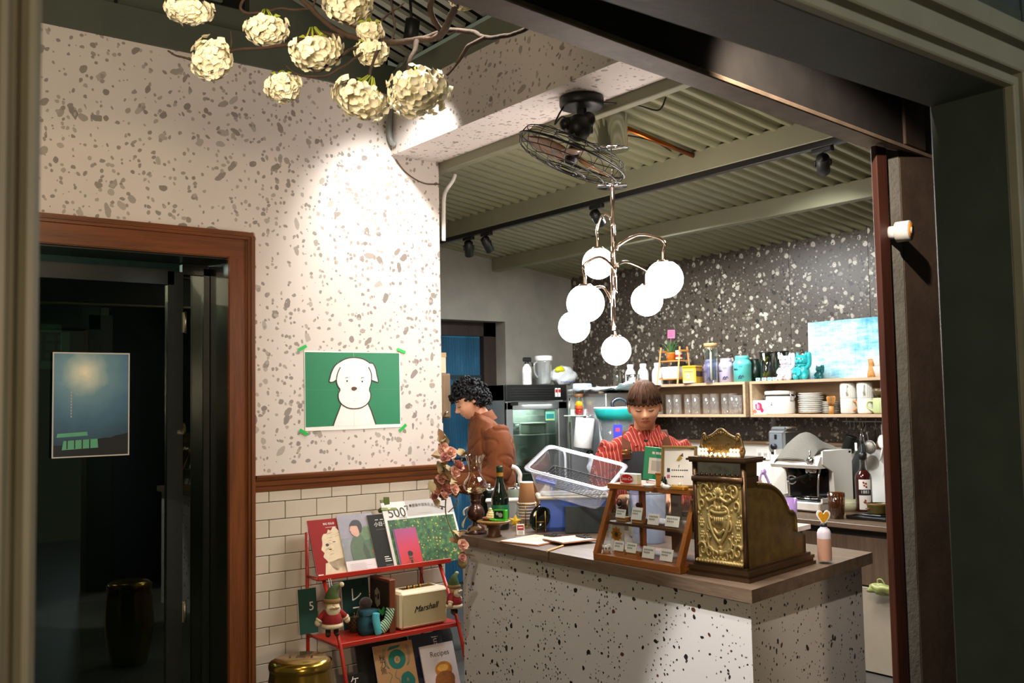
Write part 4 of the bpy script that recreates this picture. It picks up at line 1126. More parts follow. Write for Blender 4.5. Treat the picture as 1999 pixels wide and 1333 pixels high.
M_WINE = pm('dark bottle glass', '0c1a10', .06, var=.03, coat=.6)
b=MB(); b.lathe([(0, 0), (.040, 0), (.042, .006), (.042, .14), (.039, .165), (.028, .195), (.019, .225), (.0155, .245), (.0150, .262), (.0165, .264)], 32); b.obj('glass', M_WINE, t)
b=MB(); b.lathe([(.0155, .238), (.0165, .24), (.0165, .286), (.0172, .288), (.0172, .298), (0, .299)], 24); b.obj('foil', pm('green black foil', '1d3a22', .35, .4), t)
b=MB(); b.lathe([(.0171, .250), (.0171, .268)], 24); b.obj('neck_label', pm('gold red label', 'b07a2a', .4, .3, var=.3, vs=70), t)
b=MB(); b.lathe([(.0425, .065), (.0427, .067), (.0427, .115), (.0425, .117)], 32); b.obj('label', pm('bottle green label', '23734a', .5, var=.15, vs=60), t)
p = cz(965, 1047)
st = thing('cake_stand', 'small dark wooden pedestal stand on the counter edge', 'stand', p)
M_WSTAND = wood('walnut', '3a2112', '6e4a2a', .4, 0)
b=MB(); b.lathe([(0, 0), (.034, 0), (.034, .004), (.028, .010), (.027, .040), (.036, .050), (.040, .054)], 32); b.obj('pedestal', M_WSTAND, st)
b=MB(); b.lathe([(.03, .052), (.060, .058), (.078, .066), (.079, .070), (.074, .072), (0, .070)], 32); b.obj('plate', wood('olive wood', '5c3f1a', '94702f', .35, 0), st)
q = V(p) + V((-.030 * .0, .032, .0715))
t = thing('cream_figurine', 'cream coloured coiled figurine on a tiny wooden dish on the pedestal stand', 'figurine', q)
b=MB(); b.lathe([(0, 0), (.024, 0), (.034, .006), (.035, .011), (.030, .011), (0, .008)], 24); b.obj('dish', wood('red wood dish', '6b3a20', '9a6238', .4, 0), t)
b = MB()
for k, (r_, z) in enumerate(((.018, .012), (.017, .021), (.014, .030), (.010, .038))): b.tube([(r_ * .55 * cos(a) + .002 * k, r_ * .55 * sin(a), z + .002 * sin(a)) for a in [2 * PI * j / 14 for j in range(14)]], r_ * .5, 8, loop=True)
b.sphere((.004, 0, .046), .008, 10, 8); b.sphere((0, 0, .02), (.012, .012, .014), 10, 8)
b.obj('figure', pm('cream fondant', 'ddc890', .5, var=.05), t)
q = V(p) + V((.010, -.030, .0715))
t = thing('green_case', 'bright green open case holding a dark photo on the pedestal stand', 'box', q, RZC - .3)
b=MB(); G_ = pm('lime plastic', '46b52c', .35, var=.05)
b.box((0, 0, .003), (.07, .035, .006), bev=.002); b.box((.030, .0, .026), (.008, .030, .044), bev=.002); b.box((0, .014, .026), (.066, .004, .044), bev=.001); b.box((-.03, -.012, .006), (.03, .012, .006), bev=.003)
b.obj('case', G_, t)
b=MB(); b.box((-.008, .010, .026), (.042, .002, .034)); F = FRONT(-.008, .0088, .026); b.ell(-.006, .004, .007, m=1, M=F, layer=1); b.ell(.008, -.002, .010, m=1, M=F, layer=1); b.obj('photo', [M_BLACK, pm('grey photo tone', '9a9a96', .6)], t)
t = thing('red_bead', 'small red round bead beside the cream figurine on the pedestal stand', 'bead', V(p) + V((.028, .008, .0715)))
b=MB(); b.sphere((0, 0, .009), .009, 12, 8); b.obj('bead', pm('red bead', 'b82a20', .3), t)
b=MB(); b.cyl((0, 0, .017), (.002, 0, .022), .0015, n=6); b.obj('stalk', pm('green stalk', '4a6a2a', .6), t)
p = cz(990, 1020) + V((.14, .10, 0))
t = thing('kettle', 'pale green kettle with white curved handle behind the wine bottle', 'kettle', p, RZC)
M_KET = pm('celadon enamel', '8b9a8c', .3, var=.06)
b=MB(); b.lathe([(0, 0), (.046, 0), (.048, .008), (.046, .145), (.042, .155)], 32); b.obj('body', M_KET, t)
b=MB(); b.lathe([(.043, .153), (.044, .158), (.030, .166), (0, .168)], 28); b.cyl((0, 0, .166), (0, 0, .180), .008, n=12); b.obj('lid', M_CHROME, t)
b=MB(); b.tube(cm([(.040, 0, .158), (.024, 0, .175), (.018, 0, .20), (.020, 0, .225), (.004, 0, .255), (-.022, 0, .268)], 6), [(.009, .012)] * 31, 10); b.obj('handle', M_WPLAST, t)
b=MB(); b.cyl((.03, 0, .150), (.022, 0, .182), .010, .008, 10); b.tube(cm([(.046, 0, .145), (.06, 0, .152), (.066, 0, .162)], 4), .006, 8); b.obj('spout', M_CHROME, t)
t = thing('food_tub', 'low white plastic food tub beyond the hurricane lamp', 'tub', (3.02 - .10, 3.995 - .12, CZ), RZC)
b=MB(); b.ring_loft([[(sx * a, sy * a * .6, z) for sx, sy in ((-1, -1), (1, -1), (1, 1), (-1, 1))] for a, z in ((.06, 0), (.075, .11))], 0, False); b.obj('tub', clear('milky plastic', 'f4f6f8', .06, .1, .6, 'eef0f4'), t)
b=MB(); b.box((0, 0, .116), (.165, .105, .012), bev=.004); b.obj('lid', M_WPLAST, t)
p = cz(1021, 1028) + V((.05, .03, 0))
M_CUPW = pm('white paper cup', 'efeae2', .6, var=.02); M_CUPB = pm('brown paper cup', 'a9784c', .7, var=.05)
cgrp = 'paper cups in the brass holder'
for k in range(6):
    t = thing('paper_cup', f'white paper cup in the brass holder, {["lowest", "second from below", "third from below", "fourth from below", "fifth from below", "topmost white"][k]} of the stack', 'cup', p + V((0, 0, .006 + k * .0145)), 0, cgrp)
    b=MB(); b.lathe([(.030, 0), (.043, .028), (.0455, .028), (.047, .030), (.0455, .033), (.043, .032)], 28); b.obj('wall', M_CUPW, t)
    b=MB(); b.lathe([(.0458, .026), (.0472, .0275), (.0458, .029)], 28); b.obj('rim_line', M_CUPB, t)
t = thing('brown_cup', 'inverted brown paper cup on top of the white cup stack', 'cup', p + V((0, 0, .113)))
b=MB(); b.lathe([(.041, .0), (.042, .002), (.033, .092), (.032, .094)], 28); b.obj('wall', M_CUPB, t)
b=MB(); b.lathe([(.0325, .092), (.033, .097), (.030, .098), (.029, .092), (0, .091)], 28); b.obj('base_rim', M_CUPW, t)
t = thing('cup_holder', 'brass wire holder around the paper cups', 'holder', p)
b=MB(); b.lathe([(.052, 0), (.054, .002), (.052, .004), (0, .004)], 28); b.obj('base', M_BRASS, t)
for a in (-2.4, -1.2, .3, 1.6):
    b=MB(); b.tube([(.051 * cos(a), .051 * sin(a), .002), (.0505 * cos(a), .0505 * sin(a), .108)], .002, 6); b.obj('upright', M_BRASS, t)
b=MB(); b.tube([(.051 * cos(k * .3), .051 * sin(k * .3), .105) for k in range(21)], .002, 6, loop=True); b.obj('ring', M_BRASS, t)
q = cz(1028, 1020) + V((.20, .12, 0))
t = thing('tall_brown_cups', 'second stack of brown cups with pale sleeve behind the first', 'cup stack', q)
for k in range(4):
    b=MB(); b.lathe([(.034 + .0, 0 + k * .05), (.044, .075 + k * .05), (.046, .078 + k * .05)], 24); b.obj('cup', M_CUPB, t)
b=MB(); b.lathe([(.045, .225), (.047, .23), (0, .232)], 24); b.obj('lid', M_WPLAST, t)
p = cz(1004, 1030)
t = thing('star_plush', 'plump yellow star leaning against the paper cups', 'toy', p + V((.0, 0, .001)), RZC - .1, rot=(-.12, .12, RZC - .1))
ST = [(0.033 * (1 if k % 2 == 0 else .52) * sin(k * PI / 5), .030 + .033 * (1 if k % 2 == 0 else .52) * cos(k * PI / 5)) for k in range(10)]
P_ = [(q.x, q.y) for q in cm([(x, y, 0) for x, y in ST], 3, True)]
b=MB(); F = FRONT(0, .012, 0)
def shr(s): return [F @ V((x * s, .030 + (y - .030) * s, 0)) for x, y in P_]
rg = []
for s, d_ in ((.02, .0), (.6, .003), (.9, .007), (1, .012), (.9, .017), (.6, .021), (.02, .024)):
    rg.append([V((x * s, .012 - .012 + d_ - .012, .030 + (y - .030) * s)) for x, y in P_])
b.ring_loft(rg); b.obj('star', pm('yellow plush', 'e0b21e', .8, var=.06, sheen=.3), t)
b=MB(); b.tube([(0, -.004, .062), (0, -.002, .072), (.004, -.002, .078)], .0012, 5); b.obj('loop', M_BRASS, t)
p = cz(1016, 1043)
t = thing('counter_sign', 'tiny red and white tent card in front of the paper cups', 'sign', p, RZC + .1)
b=MB(); b.prism([(-.012, 0), (.012, 0), (0, .047)], .036, M=Matrix.Translation((-.018, 0, 0)) @ Matrix(((0, 0, 1, 0), (1, 0, 0, 0), (0, 1, 0, 0), (0, 0, 0, 1))))
F = Matrix.Translation((0, -.0122, 0)) @ Matrix.Rotation(-.245, 4, 'X') @ FRONT(0, 0, 0)
b.rect(-.015, .020, .015, .043, 1, F, 1); b.rect(-.011, .030, .011, .034, 0, F, 2)
for k in range(3): b.rect(-.011, .004 + k * .005, .011, .006 + k * .005, 2, F, 1)
b.obj('card', [M_WHITE, pm('dark red print', 'a32426', .6), pm('grey print', '8a8a88', .7, var=0)], t)
p = cz(1056, 1040)
t = thing('round_mirror', 'black oval plate standing on a slim brass easel', 'plate', p, RZC)
b=MB(); Mt = Matrix.Translation((-.003, .015, .068)) @ Matrix.Rotation(-.25, 4, 'X') @ Matrix.Rotation(.35, 4, 'Y')
b.sphere((0, 0, 0), (.046, .010, .064), 28, 14, M=Mt); b.obj('plate', pm('black lacquer', '0b0e0d', .08, var=0, coat=.6), t)
for s in (-1, 1):
    b=MB(); x = s * .021
    b.tube([(x, -.016, .006), (x, -.006, .100)], .0022, 8); b.tube([(x, -.022, .018), (x, -.016, .006), (x, .05, .004)], .0022, 8); b.obj('easel_leg', M_BRASS, t)
b=MB(); b.tube([(-.021, .0, .05), (.021, .0, .05)], .002, 6); b.obj('crossbar', M_BRASS, t)
p = cz(1079, 1033) + V((.03, .01, 0))
t = thing('glass_tumbler', 'small cut glass tumbler beside the tablet stand', 'glass', p)
b=MB(); b.lathe([(0, .004), (.020, .004), (.026, .07), (.027, .07), (.022, 0), (0, 0)], 24)
b.obj('tumbler', M_GLASS, t)
b = MB()
for k in range(10): a = k * .628; b.tube([(.0215 * cos(a), .0215 * sin(a), .004), (.0265 * cos(a + .3), .0265 * sin(a + .3), .06)], .0012, 5)
b.obj('cut_line', M_GLASS, t)
M_BOARD = wood('red brown board', '7a4322', 'a9683a', .5, 0)
def clipboard(ctr, rz, w_, h_, label, paper=True):
    t = thing('clipboard', label, 'clipboard', ctr, rz, 'clipboards on the counter')
    b=MB(); b.box((0, 0, .002), (w_, h_, .004), bev=.001); b.obj('board', M_BOARD, t)
    b=MB(); b.box((-.002, -.006, .0055), (w_ - .012, h_ - .02, .002)); F = TOPF(0, 0, .0066)
    for r_ in range(9):
        for c_ in range(2): b.rect(-w_ * .36 + c_ * w_ * .38, h_ * .30 - r_ * .018, -w_ * .36 + c_ * w_ * .38 + w_ * random.uniform(.16, .28), h_ * .30 - r_ * .018 + .003, 1, F, 1)
    b.obj('menu_sheet', [pm('cream menu paper', 'e6dac6', .75, var=.03), pm('faint brown print', 'a58c74', .7)], t)
    b=MB(); b.box((0, h_ / 2 - .016, .009), (.075, .030, .005), bev=.002); b.box((0, h_ / 2 - .034, .011), (.07, .010, .007), bev=.002); b.tube([(-.012, h_ / 2 - .012, .012), (-.012, h_ / 2 + .004, .016), (.012, h_ / 2 + .004, .016), (.012, h_ / 2 - .012, .012)], .0018, 6)
    b.obj('clip', pm('dark steel clip', '4a4744', .3, .9), t)
    return t
A_, B_, C_, D_ = V((2.53, 3.423, 0)), V((2.774, 3.523, 0)), V((2.771, 3.202, 0)), V((2.509, 3.095, 0))
clipboard((2.668, 3.295, CZ + .0005), -PI / 2 + .20, .215, .25, 'clipboard with cream menu sheet at the counter edge')
clipboard((2.735, 3.155, CZ + .010), -PI / 2 - .12, .16, .18, 'smaller clipboard with dark clip under the tablet stand')
t = thing('pencil', 'pale wooden pencil lying at the counter edge before the clipboard', 'pencil', (2.57, 3.055, CZ + .0042), .45)
b=MB(); b.cyl((-.085, 0, 0), (.075, 0, 0), .0042, n=6, smooth=False); b.obj('shaft', pm('natural pencil wood', 'd8b57c', .5), t)
b=MB(); b.cyl((.075, 0, 0), (.088, 0, 0), .0042, .0008, 6); b.obj('tip', M_INK, t)
p = cz(1128, 1044)
t = thing('tablet', 'tablet in a charcoal folding case propped beside the blue bin', 'tablet', p + V((.07, .03, 0)), RZC + .10)
t.scale = (1.14, 1.0, 1.04)
M_CASEK = pm('charcoal felt case', '26292a', .85, var=.12, vs=60)
tilt = Matrix.Translation((.012, .03, .004)) @ Matrix.Rotation(-.30, 4, 'X') @ Matrix.Rotation(.03, 4, 'Y')
b=MB(); b.box((0, 0, .082), (.175, .009, .158), bev=.003, M=tilt); b.obj('tablet_back', M_CASEK, t)
b=MB(); b.box((0, -.0052, .124), (.168, .001, .066), M=tilt); b.obj('screen_back', pm('black glossy glass', '0a0c0b', .1, var=0), t)
b=MB(); fl2 = Matrix.Translation((-.002, -.035, .002)) @ Matrix.Rotation(.16, 4, 'X') @ Matrix.Rotation(.03, 4, 'Y')
b.box((0, 0, .058), (.165, .005, .116), bev=.002, M=Matrix.Translation((-.002, -.028, .002)) @ Matrix.Rotation(-.10, 4, 'X') @ Matrix.Rotation(.03, 4, 'Y')); b.obj('stand_flap', pm('dark grey felt flap', '34393a', .85, var=.1, vs=60), t)
bx = thing('blue_bin', 'blue plastic storage bin with beige lid behind the tablet', 'bin', (3.035, 3.475, CZ - .0), RZC + .02)
M_BLUEP = pm('blue translucent plastic', '4a6fd0', .3, var=.05)
b=MB(); b.ring_loft([[(sx * (.150 + e) , sy * (.085 + e), z) for sx, sy in ((-1, -1), (1, -1), (1, 1), (-1, 1))] for e, z in ((-.012, 0), (.0, .02), (.008, .145), (.014, .150))], 0, False); b.obj('body', M_BLUEP, bx)
b=MB(); b.box((0, 0, .156), (.345, .215, .016), bev=.006); b.box((0, 0, .168), (.30, .17, .010), bev=.004); b.obj('lid', pm('beige lid plastic', 'cfc7b4', .45, var=.03), bx)
b=MB(); b.box((.168, 0, .135), (.012, .06, .05), bev=.003); b.obj('latch', pm('dark blue latch', '2c46a0', .35), bx)
T0 = V((3.005, 3.425, CZ + .176))
tb = thing('clear_tub', 'large clear plastic tub tilted on the blue bin holding a wire rack', 'tub', T0, 0, rot=(R(21), R(13), RZC - .42))
M_TUB = clear('frosted clear plastic', 'eef2fa', .14, .12, .10, 'e6ecf8')
def rr(a, c, z, k=.03):
    out = []
    for sx, sy, a0 in ((1, 1, 0), (-1, 1, PI / 2), (-1, -1, PI), (1, -1, 3 * PI / 2)):
        for j in range(5):
            q = a0 + PI / 2 * j / 4
            out.append((sx * (a - k) + k * cos(q), sy * (c - k) + k * sin(q), z))
    return out
b=MB(); b.ring_loft([rr(.150, .098, .0), rr(.158, .104, .01), rr(.192, .126, .128), rr(.194, .128, .130)], 0, True, True, False); b.add(rr(.150, .098, .0), [tuple(range(20))]); b.obj('body', M_TUB, tb)
b=MB(); b.ring_loft([rr(.192, .126, .126), rr(.208, .140, .127), rr(.210, .142, .132), rr(.207, .139, .137), rr(.190, .124, .134)], 0, True, True, False); b.obj('rim', clear('frosted rim plastic', 'eef2fa', .2, .15, .55, 'e8edf8'), tb)
b=MB(); b.box((-.10, -.118, .085), (.10, .006, .016), bev=.002, M=Matrix.Rotation(.02, 4, 'X')); b.obj('blue_clip', pm('periwinkle plastic', '7c8fe6', .35), tb)
wr = thing('cooling_rack', 'black wire cooling rack lying inside the clear tub', 'wire rack', T0 + V((0, 0, .050)), 0, rot=(R(21), R(13), RZC - .42))
b=MB(); M_WIRE = pm('black wire', '151515', .4, .5)
b.tube([(x, y, 0) for x, y in ((-.150, -.095), (.150, -.095), (.150, .095), (-.150, .095))], .003, 6, loop=True); b.obj('frame', M_WIRE, wr)
b = MB()
for k in range(1, 20): b.tube([(-.150 + k * .015, -.095, 0), (-.150 + k * .015, .095, 0)], .0016, 4, cap=False)
for k in range(1, 13): b.tube([(-.150, -.095 + k * .0146, 0), (.150, -.095 + k * .0146, 0)], .0016, 4, cap=False)
o_ = b.obj('grid_wire', M_WIRE, wr); o_['kind'] = 'stuff'
t = thing('blue_bucket', 'pale blue translucent bucket behind the display case', 'bucket', (2.96 + .02, 2.93, CZ), 0)
b=MB(); b.lathe([(0, .003), (.068, .003), (.078, .20), (.080, .205), (.083, .205), (.083, .212), (.077, .212)], 32); b.obj('bucket', clear('pale blue plastic', 'c9d8ee', .08, .1, .5, 'b6c6e0'), t)
b=MB(); b.lathe([(.084, .206), (.086, .209), (.084, .213)], 32); b.obj('rim', pm('pale blue rim', 'b9c6dc', .4), t)
t = thing('beige_box', 'beige lidded storage box behind the clear tub', 'box', (3.10, 3.06, CZ), RZC)
b=MB(); b.box((0, 0, .08), (.15, .09, .16), bev=.008); b.obj('body', pm('beige plastic', 'c9c2b0', .5), t)
b=MB(); b.box((0, 0, .168), (.165, .10, .018), bev=.006); b.obj('lid', pm('beige lid plastic', 'cfc7b4', .45, var=.03), t)
GV = thing('dried_flowers', 'bouquet of dried pink roses and beige leaves at the counter end', 'flowers', at(880, 1010, d=4.25))
G0 = V(GV.location)
def gp(px, py, d=4.25): return at(px, py, d=d) - G0
M_STEM = pm('dried stem', '7d6a48', .8, var=.2); M_DLEAF = pm('dried beige leaf', 'cbb98e', .8, var=.2, vs=25); M_DLEAF2 = pm('brown dried leaf', '8a6440', .8, var=.2)
M_ROSE1 = pm('dusty pink petal', 'e8b8a4', .75, var=.14, vs=40); M_ROSE2 = pm('deep dusty rose petal', 'c98a80', .75, var=.2, vs=40)
for pts in ([(862, 862), (868, 900), (872, 950), (870, 1000), (884, 1040), (900, 1075), (902, 1092)], [(872, 950), (890, 920), (902, 895)], [(868, 930), (862, 880), (856, 866)], [(870, 970), (890, 950), (900, 960)], [(875, 1000), (890, 985), (893, 975)], [(884, 1040), (905, 1035), (915, 1040)], [(870, 990), (852, 985), (846, 975)]):
    b=MB(); b.tube(cm([gp(*q) for q in pts], 5), .0028, 6); b.obj('stem', M_STEM, GV)
def rose(r_, seed):
    rs = random.Random(seed); m = MB()
    for k in range(16):
        a = k * 2.4; l = k / 15; tl_ = .25 + 1.15 * l; rad = r_ * (.18 + .75 * l)
        out = V((cos(a), sin(a), 0)); tan = V((-sin(a), cos(a), 0))
        up = V((0, 0, 1)) * cos(tl_) + out * sin(tl_)
        base = out * rad * .35 + V((0, 0, -r_ * .25 * l))
        w_ = r_ * (.32 + .30 * l); h_ = r_ * (.55 + .25 * l)
        vs = []
        for i in range(3):
            for j in range(5):
                u = (j - 2) / 2; v = i / 2
                vs.append(base + tan * u * w_ * (.6 + .55 * sin(v * PI * .7 + .4)) + up * v * h_ - out * (u * u) * w_ * .5 + V((rs.uniform(-1, 1), rs.uniform(-1, 1), rs.uniform(-1, 1))) * r_ * .04)
        m.add(vs, [(i * 5 + j, i * 5 + j + 1, (i + 1) * 5 + j + 1, (i + 1) * 5 + j) for i in range(2) for j in range(4)], 0, True)
    m.sphere((0, 0, 0), r_ * .35, 8, 6)
    return m
roses = [(866, 875, 13, 0), (880, 882, 13, 0), (869, 892, 11, 1), (896, 907, 14, 1), (889, 921, 12, 0), (861, 934, 10, 1), (853, 957, 12, 0), (874, 954, 12, 1), (888, 954, 11, 0), (864, 946, 8, 1), (848, 968, 9, 1), (868, 966, 9, 0), (904, 1063, 12, 0), (903, 1088, 8, 1)]
for i, (px, py, rpx, m_) in enumerate(roses):
    rose(rpx * 1.02 * 4.25 / FPX, i).obj('rose', [M_ROSE1, M_ROSE2][m_], GV, gp(px, py, 4.25 - .02 * (i % 3)), (random.uniform(.6, 1.3), random.uniform(-.5, .5), random.uniform(-.9, .2)))
def leaf(l, w_, bend):
    m = MB(); rows = []
    for i in range(5):
        t_ = i / 4; ww = w_ * sin(PI * (.08 + .88 * t_)); z = -bend * t_ * t_ * l
        rows.append([(-ww, t_ * l, z + ww * .35), (0, t_ * l, z), (ww, t_ * l, z + ww * .35)])
    m.ring_loft(rows, 0, True, False, False); return m
lf = [(861, 861, 15), (872, 868, 13), (866, 909, 17), (877, 917, 17), (870, 928, 18), (880, 938, 17), (890, 936, 16), (858, 922, 13), (900, 890, 14), (905, 892, 13), (846, 962, 14), (860, 972, 15), (880, 962, 14), (862, 888, 12), (884, 900, 12), (893, 931, 13), (872, 905, 14), (884, 932, 15), (870, 944, 14), (890, 958, 13), (858, 955, 13), (874, 968, 14), (896, 925, 12), (862, 895, 12), (896, 1052, 13), (893, 1072, 12), (862, 858, 12), (866, 866, 10), (900, 888, 13), (866, 912, 15), (876, 920, 15), (868, 928, 14), (878, 936, 16), (860, 936, 12), (888, 940, 12), (866, 950, 12), (846, 968, 13), (882, 968, 14), (890, 972, 12), (905, 1030, 14), (914, 1040, 16), (898, 1048, 13), (900, 1078, 12), (908, 1085, 12), (890, 1060, 10), (870, 975, 13), (855, 990, 12)]
for i, (px, py, lp) in enumerate(lf):
    l_ = lp * 1.8 * 4.25 / FPX
    leaf(l_, l_ * .36, random.uniform(.1, .6)).obj('leaf', [M_DLEAF, M_DLEAF, M_DLEAF2][i % 3], GV, gp(px, py, 4.24 + .03 * (i % 2)), (random.uniform(.2, 1.6), random.uniform(-.8, .8), random.uniform(-2.6, 2.6)))
b=MB(); b.lathe([(0, -.02), (.012, -.02), (.022, 0), (.020, .02), (.010, .05)], 14, c=tuple(gp(903, 1100))); b.obj('tied_end', pm('hessian wrap', '9a8560', .9, var=.2), GV)
# ================================================================== POSTERS
def gradmat(name, stops, axis=2, lo=0.0, hi=1.0, rough=.6, nz=.0):
    m, nt, b = newmat(name); n = N(nt)
    c = n('TexCoord'); s = n('SeparateXYZ'); n.set(s, Vector=c.outputs['Object'])
    f = n.math('DIVIDE', n.math('SUBTRACT', s.outputs[axis], lo), hi - lo)
    if nz: f = n.math('ADD', f, n.math('MULTIPLY', n.math('SUBTRACT', n.noise(c.outputs['Object'], 14, 3), .5), nz))
    nt.links.new(n.ramp(f, stops), b.inputs['Base Color']); b.inputs['Roughness'].default_value = rough
    return m
YP = YW - .004
pc_ = at(690, 762, y=YP)
dp = thing('dog_poster', 'green poster of a white cartoon dog taped to the terrazzo wall', 'poster', pc_)
def zp(pts):
    out = []
    for x, y in pts:
        w = at(560 + x / 6.348, 660 + y / 6.348, y=YP); out.append((w.x - pc_.x, w.z - pc_.z))
    return out
FP = FRONT(0, 0, 0)
sheet = zp([(214, 152), (1403, 180), (1415, 1100), (1000, 1122), (600, 1140), (226, 1150)])
b=MB(); b.prism(sheet, .0012, M=FP @ Matrix.Translation((0, 0, -.001))); b.obj('sheet', M_WHITE, dp)
b = MB()
green = zp([(222, 172), (1390, 186), (1405, 1062), (1090, 1070), (560, 1090), (232, 1106)])
b.poly(green, 0, FP, 1)
body = zp([(672, 820), (640, 900), (572, 1092), (1100, 1070), (1040, 900), (1005, 815), (840, 870)])
b.poly(body, 1, FP, 2)
def sm2(pts, k=6, loop=False): return [(q.x, q.y) for q in cm([(x, y, 0) for x, y in zp(pts)], k, loop)]
earL = [(655, 290), (590, 340), (550, 430), (527, 535), (560, 548), (606, 528), (620, 450), (645, 390), (662, 358)]
earR = [(1020, 305), (1070, 318), (1100, 390), (1128, 540), (1090, 535), (1046, 522), (1040, 450), (1010, 360)]
head = [(660, 290), (740, 252), (830, 240), (930, 255), (1000, 290), (1035, 350), (1045, 450), (1040, 560), (1022, 632), (1034, 690), (1028, 760), (985, 825), (910, 862), (830, 872), (750, 858), (680, 815), (645, 750), (640, 690), (655, 640), (625, 580), (612, 500), (622, 400)]
for e_ in (earL, earR): b.poly(sm2(e_, 4, True), 1, FP, 3)
b.poly(sm2(head, 6, True), 1, FP, 4)
wd = .0056
for line in ([(660, 360), (628, 430), (612, 520), (628, 590), (656, 638), (636, 690), (640, 755), (675, 815), (750, 862), (832, 874), (915, 862), (985, 822), (1028, 760), (1036, 690), (1020, 635), (1040, 560), (1047, 470), (1034, 410), (1008, 358)],
             [(608, 520), (565, 545), (525, 540), (530, 500), (552, 420), (595, 340), (660, 290), (740, 252), (830, 240), (930, 255), (1000, 290), (1022, 308), (1065, 316), (1098, 380), (1112, 450), (1130, 542), (1090, 537), (1048, 522)],
             [(668, 822), (640, 900), (605, 990), (572, 1088)], [(1006, 815), (1045, 900), (1075, 990), (1102, 1070)]):
    b.stroke(sm2(line, 5), wd, 2, FP, 6)
b.poly(sm2([(800, 612), (830, 602), (862, 612), (864, 632), (832, 652), (800, 638)], 4, True), 3, FP, 6)
for cx, cy, r_ in ((743, 531, .0050), (931, 537, .0050), (831, 778, .0016)):
    q = zp([(cx, cy)])[0]; b.ell(q[0], q[1], r_, m=2, M=FP, layer=6, n=14)
for cx in (738, 934): b.stroke(sm2([(cx - 18, 497), (cx, 487), (cx + 18, 494)], 4), .0028, 2, FP, 6)
q = zp([(840, 1103)])[0]
for k in range(5): b.rect(q[0] - .012 + k * .005, q[1] - .0008, q[0] - .009 + k * .005, q[1] + .0008, 4, FP, 3)
for q_ in ([(224, 640), (610, 640)], [(1046, 634), (1398, 634)]): b.stroke(zp(q_), .0011, 5, FP, 2)  # stroke colour imitates the shading of the fold creases on the green
for q_ in ([(640, 643), (1030, 637)], [(826, 176), (828, 236)], [(830, 880), (832, 1080)]): b.stroke(zp(q_), .0009, 4, FP, 5)  # crease shading painted on across the white areas
b.obj('artwork', [pm('poster green', '1d7d54', .6, var=.05, vs=4), pm('poster white', 'f4efe8', .6, var=.01), pm('poster dark brown', '35221c', .6, var=0), pm('poster nose brown', '5a3a30', .6, var=.05), pm('faint print and fold shading', 'cfc9c1', .7, var=0), pm('green fold shading', '3f9470', .7, var=0)], dp)
for (ax, ay), (bx, by) in (((140, 150), (240, 95)), ((1365, 135), (1465, 180)), ((155, 1135), (255, 1195)), ((1395, 1150), (1475, 1070))):
    A = V((*zp([(ax, ay)])[0], 0)); B = V((*zp([(bx, by)])[0], 0)); d_ = (B - A).normalized(); n_ = V((-d_.y, d_.x, 0)) * .0085
    b=MB(); b.prism([tuple((A + n_).xy), tuple((A - n_).xy), tuple((A - n_ + d_ * .004).xy), tuple((B - n_).xy), tuple((B + n_).xy)][0:2] + [tuple((B - n_).xy), tuple((B + n_).xy)], .0006, M=FP @ Matrix.Translation((0, 0, .0034)))
    b.obj('tape', pm('neon green tape', '16b84a', .55, var=.04), dp)
YQ = YD - .008
q0, q1 = at(103, 687, y=YQ), at(252, 888, y=YQ)
w_, h_ = q1.x - q0.x, q0.z - q1.z
mp = thing('door_poster', 'dark blue film poster with pale border and green lettering strip on the door glass', 'poster', ((q0.x + q1.x) / 2, YQ, (q0.z + q1.z) / 2))
b=MB(); b.box((0, 0, 0), (w_, .0016, h_)); F = FRONT(0, -.0009, 0)
b.obj('sheet', pm('pale poster paper', 'cfc9bd', .6, var=.02), mp)
b=MB(); hw, hh = w_ / 2 - .006, h_ / 2 - .006
m_, nt_, bs_ = newmat('night sky print'); q = N(nt_)
c_ = q('TexCoord'); vm = q('VectorMath', operation='DISTANCE'); q.set(vm, _0=c_.outputs['Object'], _1=(-.03, 0, h_ * .30))
f_ = q.math('ADD', vm.outputs['Value'], q.math('MULTIPLY', q.math('SUBTRACT', q.noise(c_.outputs['Object'], 16, 4), .5), .06))
nt_.links.new(q.ramp(f_, [(0.0, 'fff6d8'), (.05, 'c4d2c4'), (.11, '6f98a6'), (.22, '44708a'), (.36, '203a48')]), bs_.inputs['Base Color'])
bs_.inputs['Roughness'].default_value = .5
b.rect(-hw, -hh, hw, hh, 0, F, 1)
rs = random.Random(4)
sil = [(-hw, -hh)] + [(-hw + 2 * hw * k / 12, -hh + .05 + .05 * (k / 12) ** 2 + .012 * rs.random()) for k in range(13)] + [(hw, -hh)]
b.poly(sil, 1, F, 2)
b.poly([(-hw * .92, -hh + .088), (-hw * .1, -hh + .094), (-hw * .12, -hh + .112), (-hw * .9, -hh + .106)], 2, F, 3)
b.poly([(-hw * .78, -hh + .030), (hw * .18, -hh + .036), (hw * .16, -hh + .078), (-hw * .74, -hh + .072)], 2, F, 3)
for k in range(4): b.rect(-hw * .66 + k * hw * .2, -hh + .034, -hw * .63 + k * hw * .2, -hh + .076, 1, F, 4)
for k in range(9): b.rect(-hw * .56, hh * .22 - k * .014, -hw * .53, hh * .22 - k * .014 + .009, 3, F, 3)
b.obj('artwork', [m_, pm('poster night black', '0d1518', .5, var=.05), pm('mint print', '5fae86', .5, var=.06), pm('poster cream print', 'b9b39a', .6, var=.02)], mp)
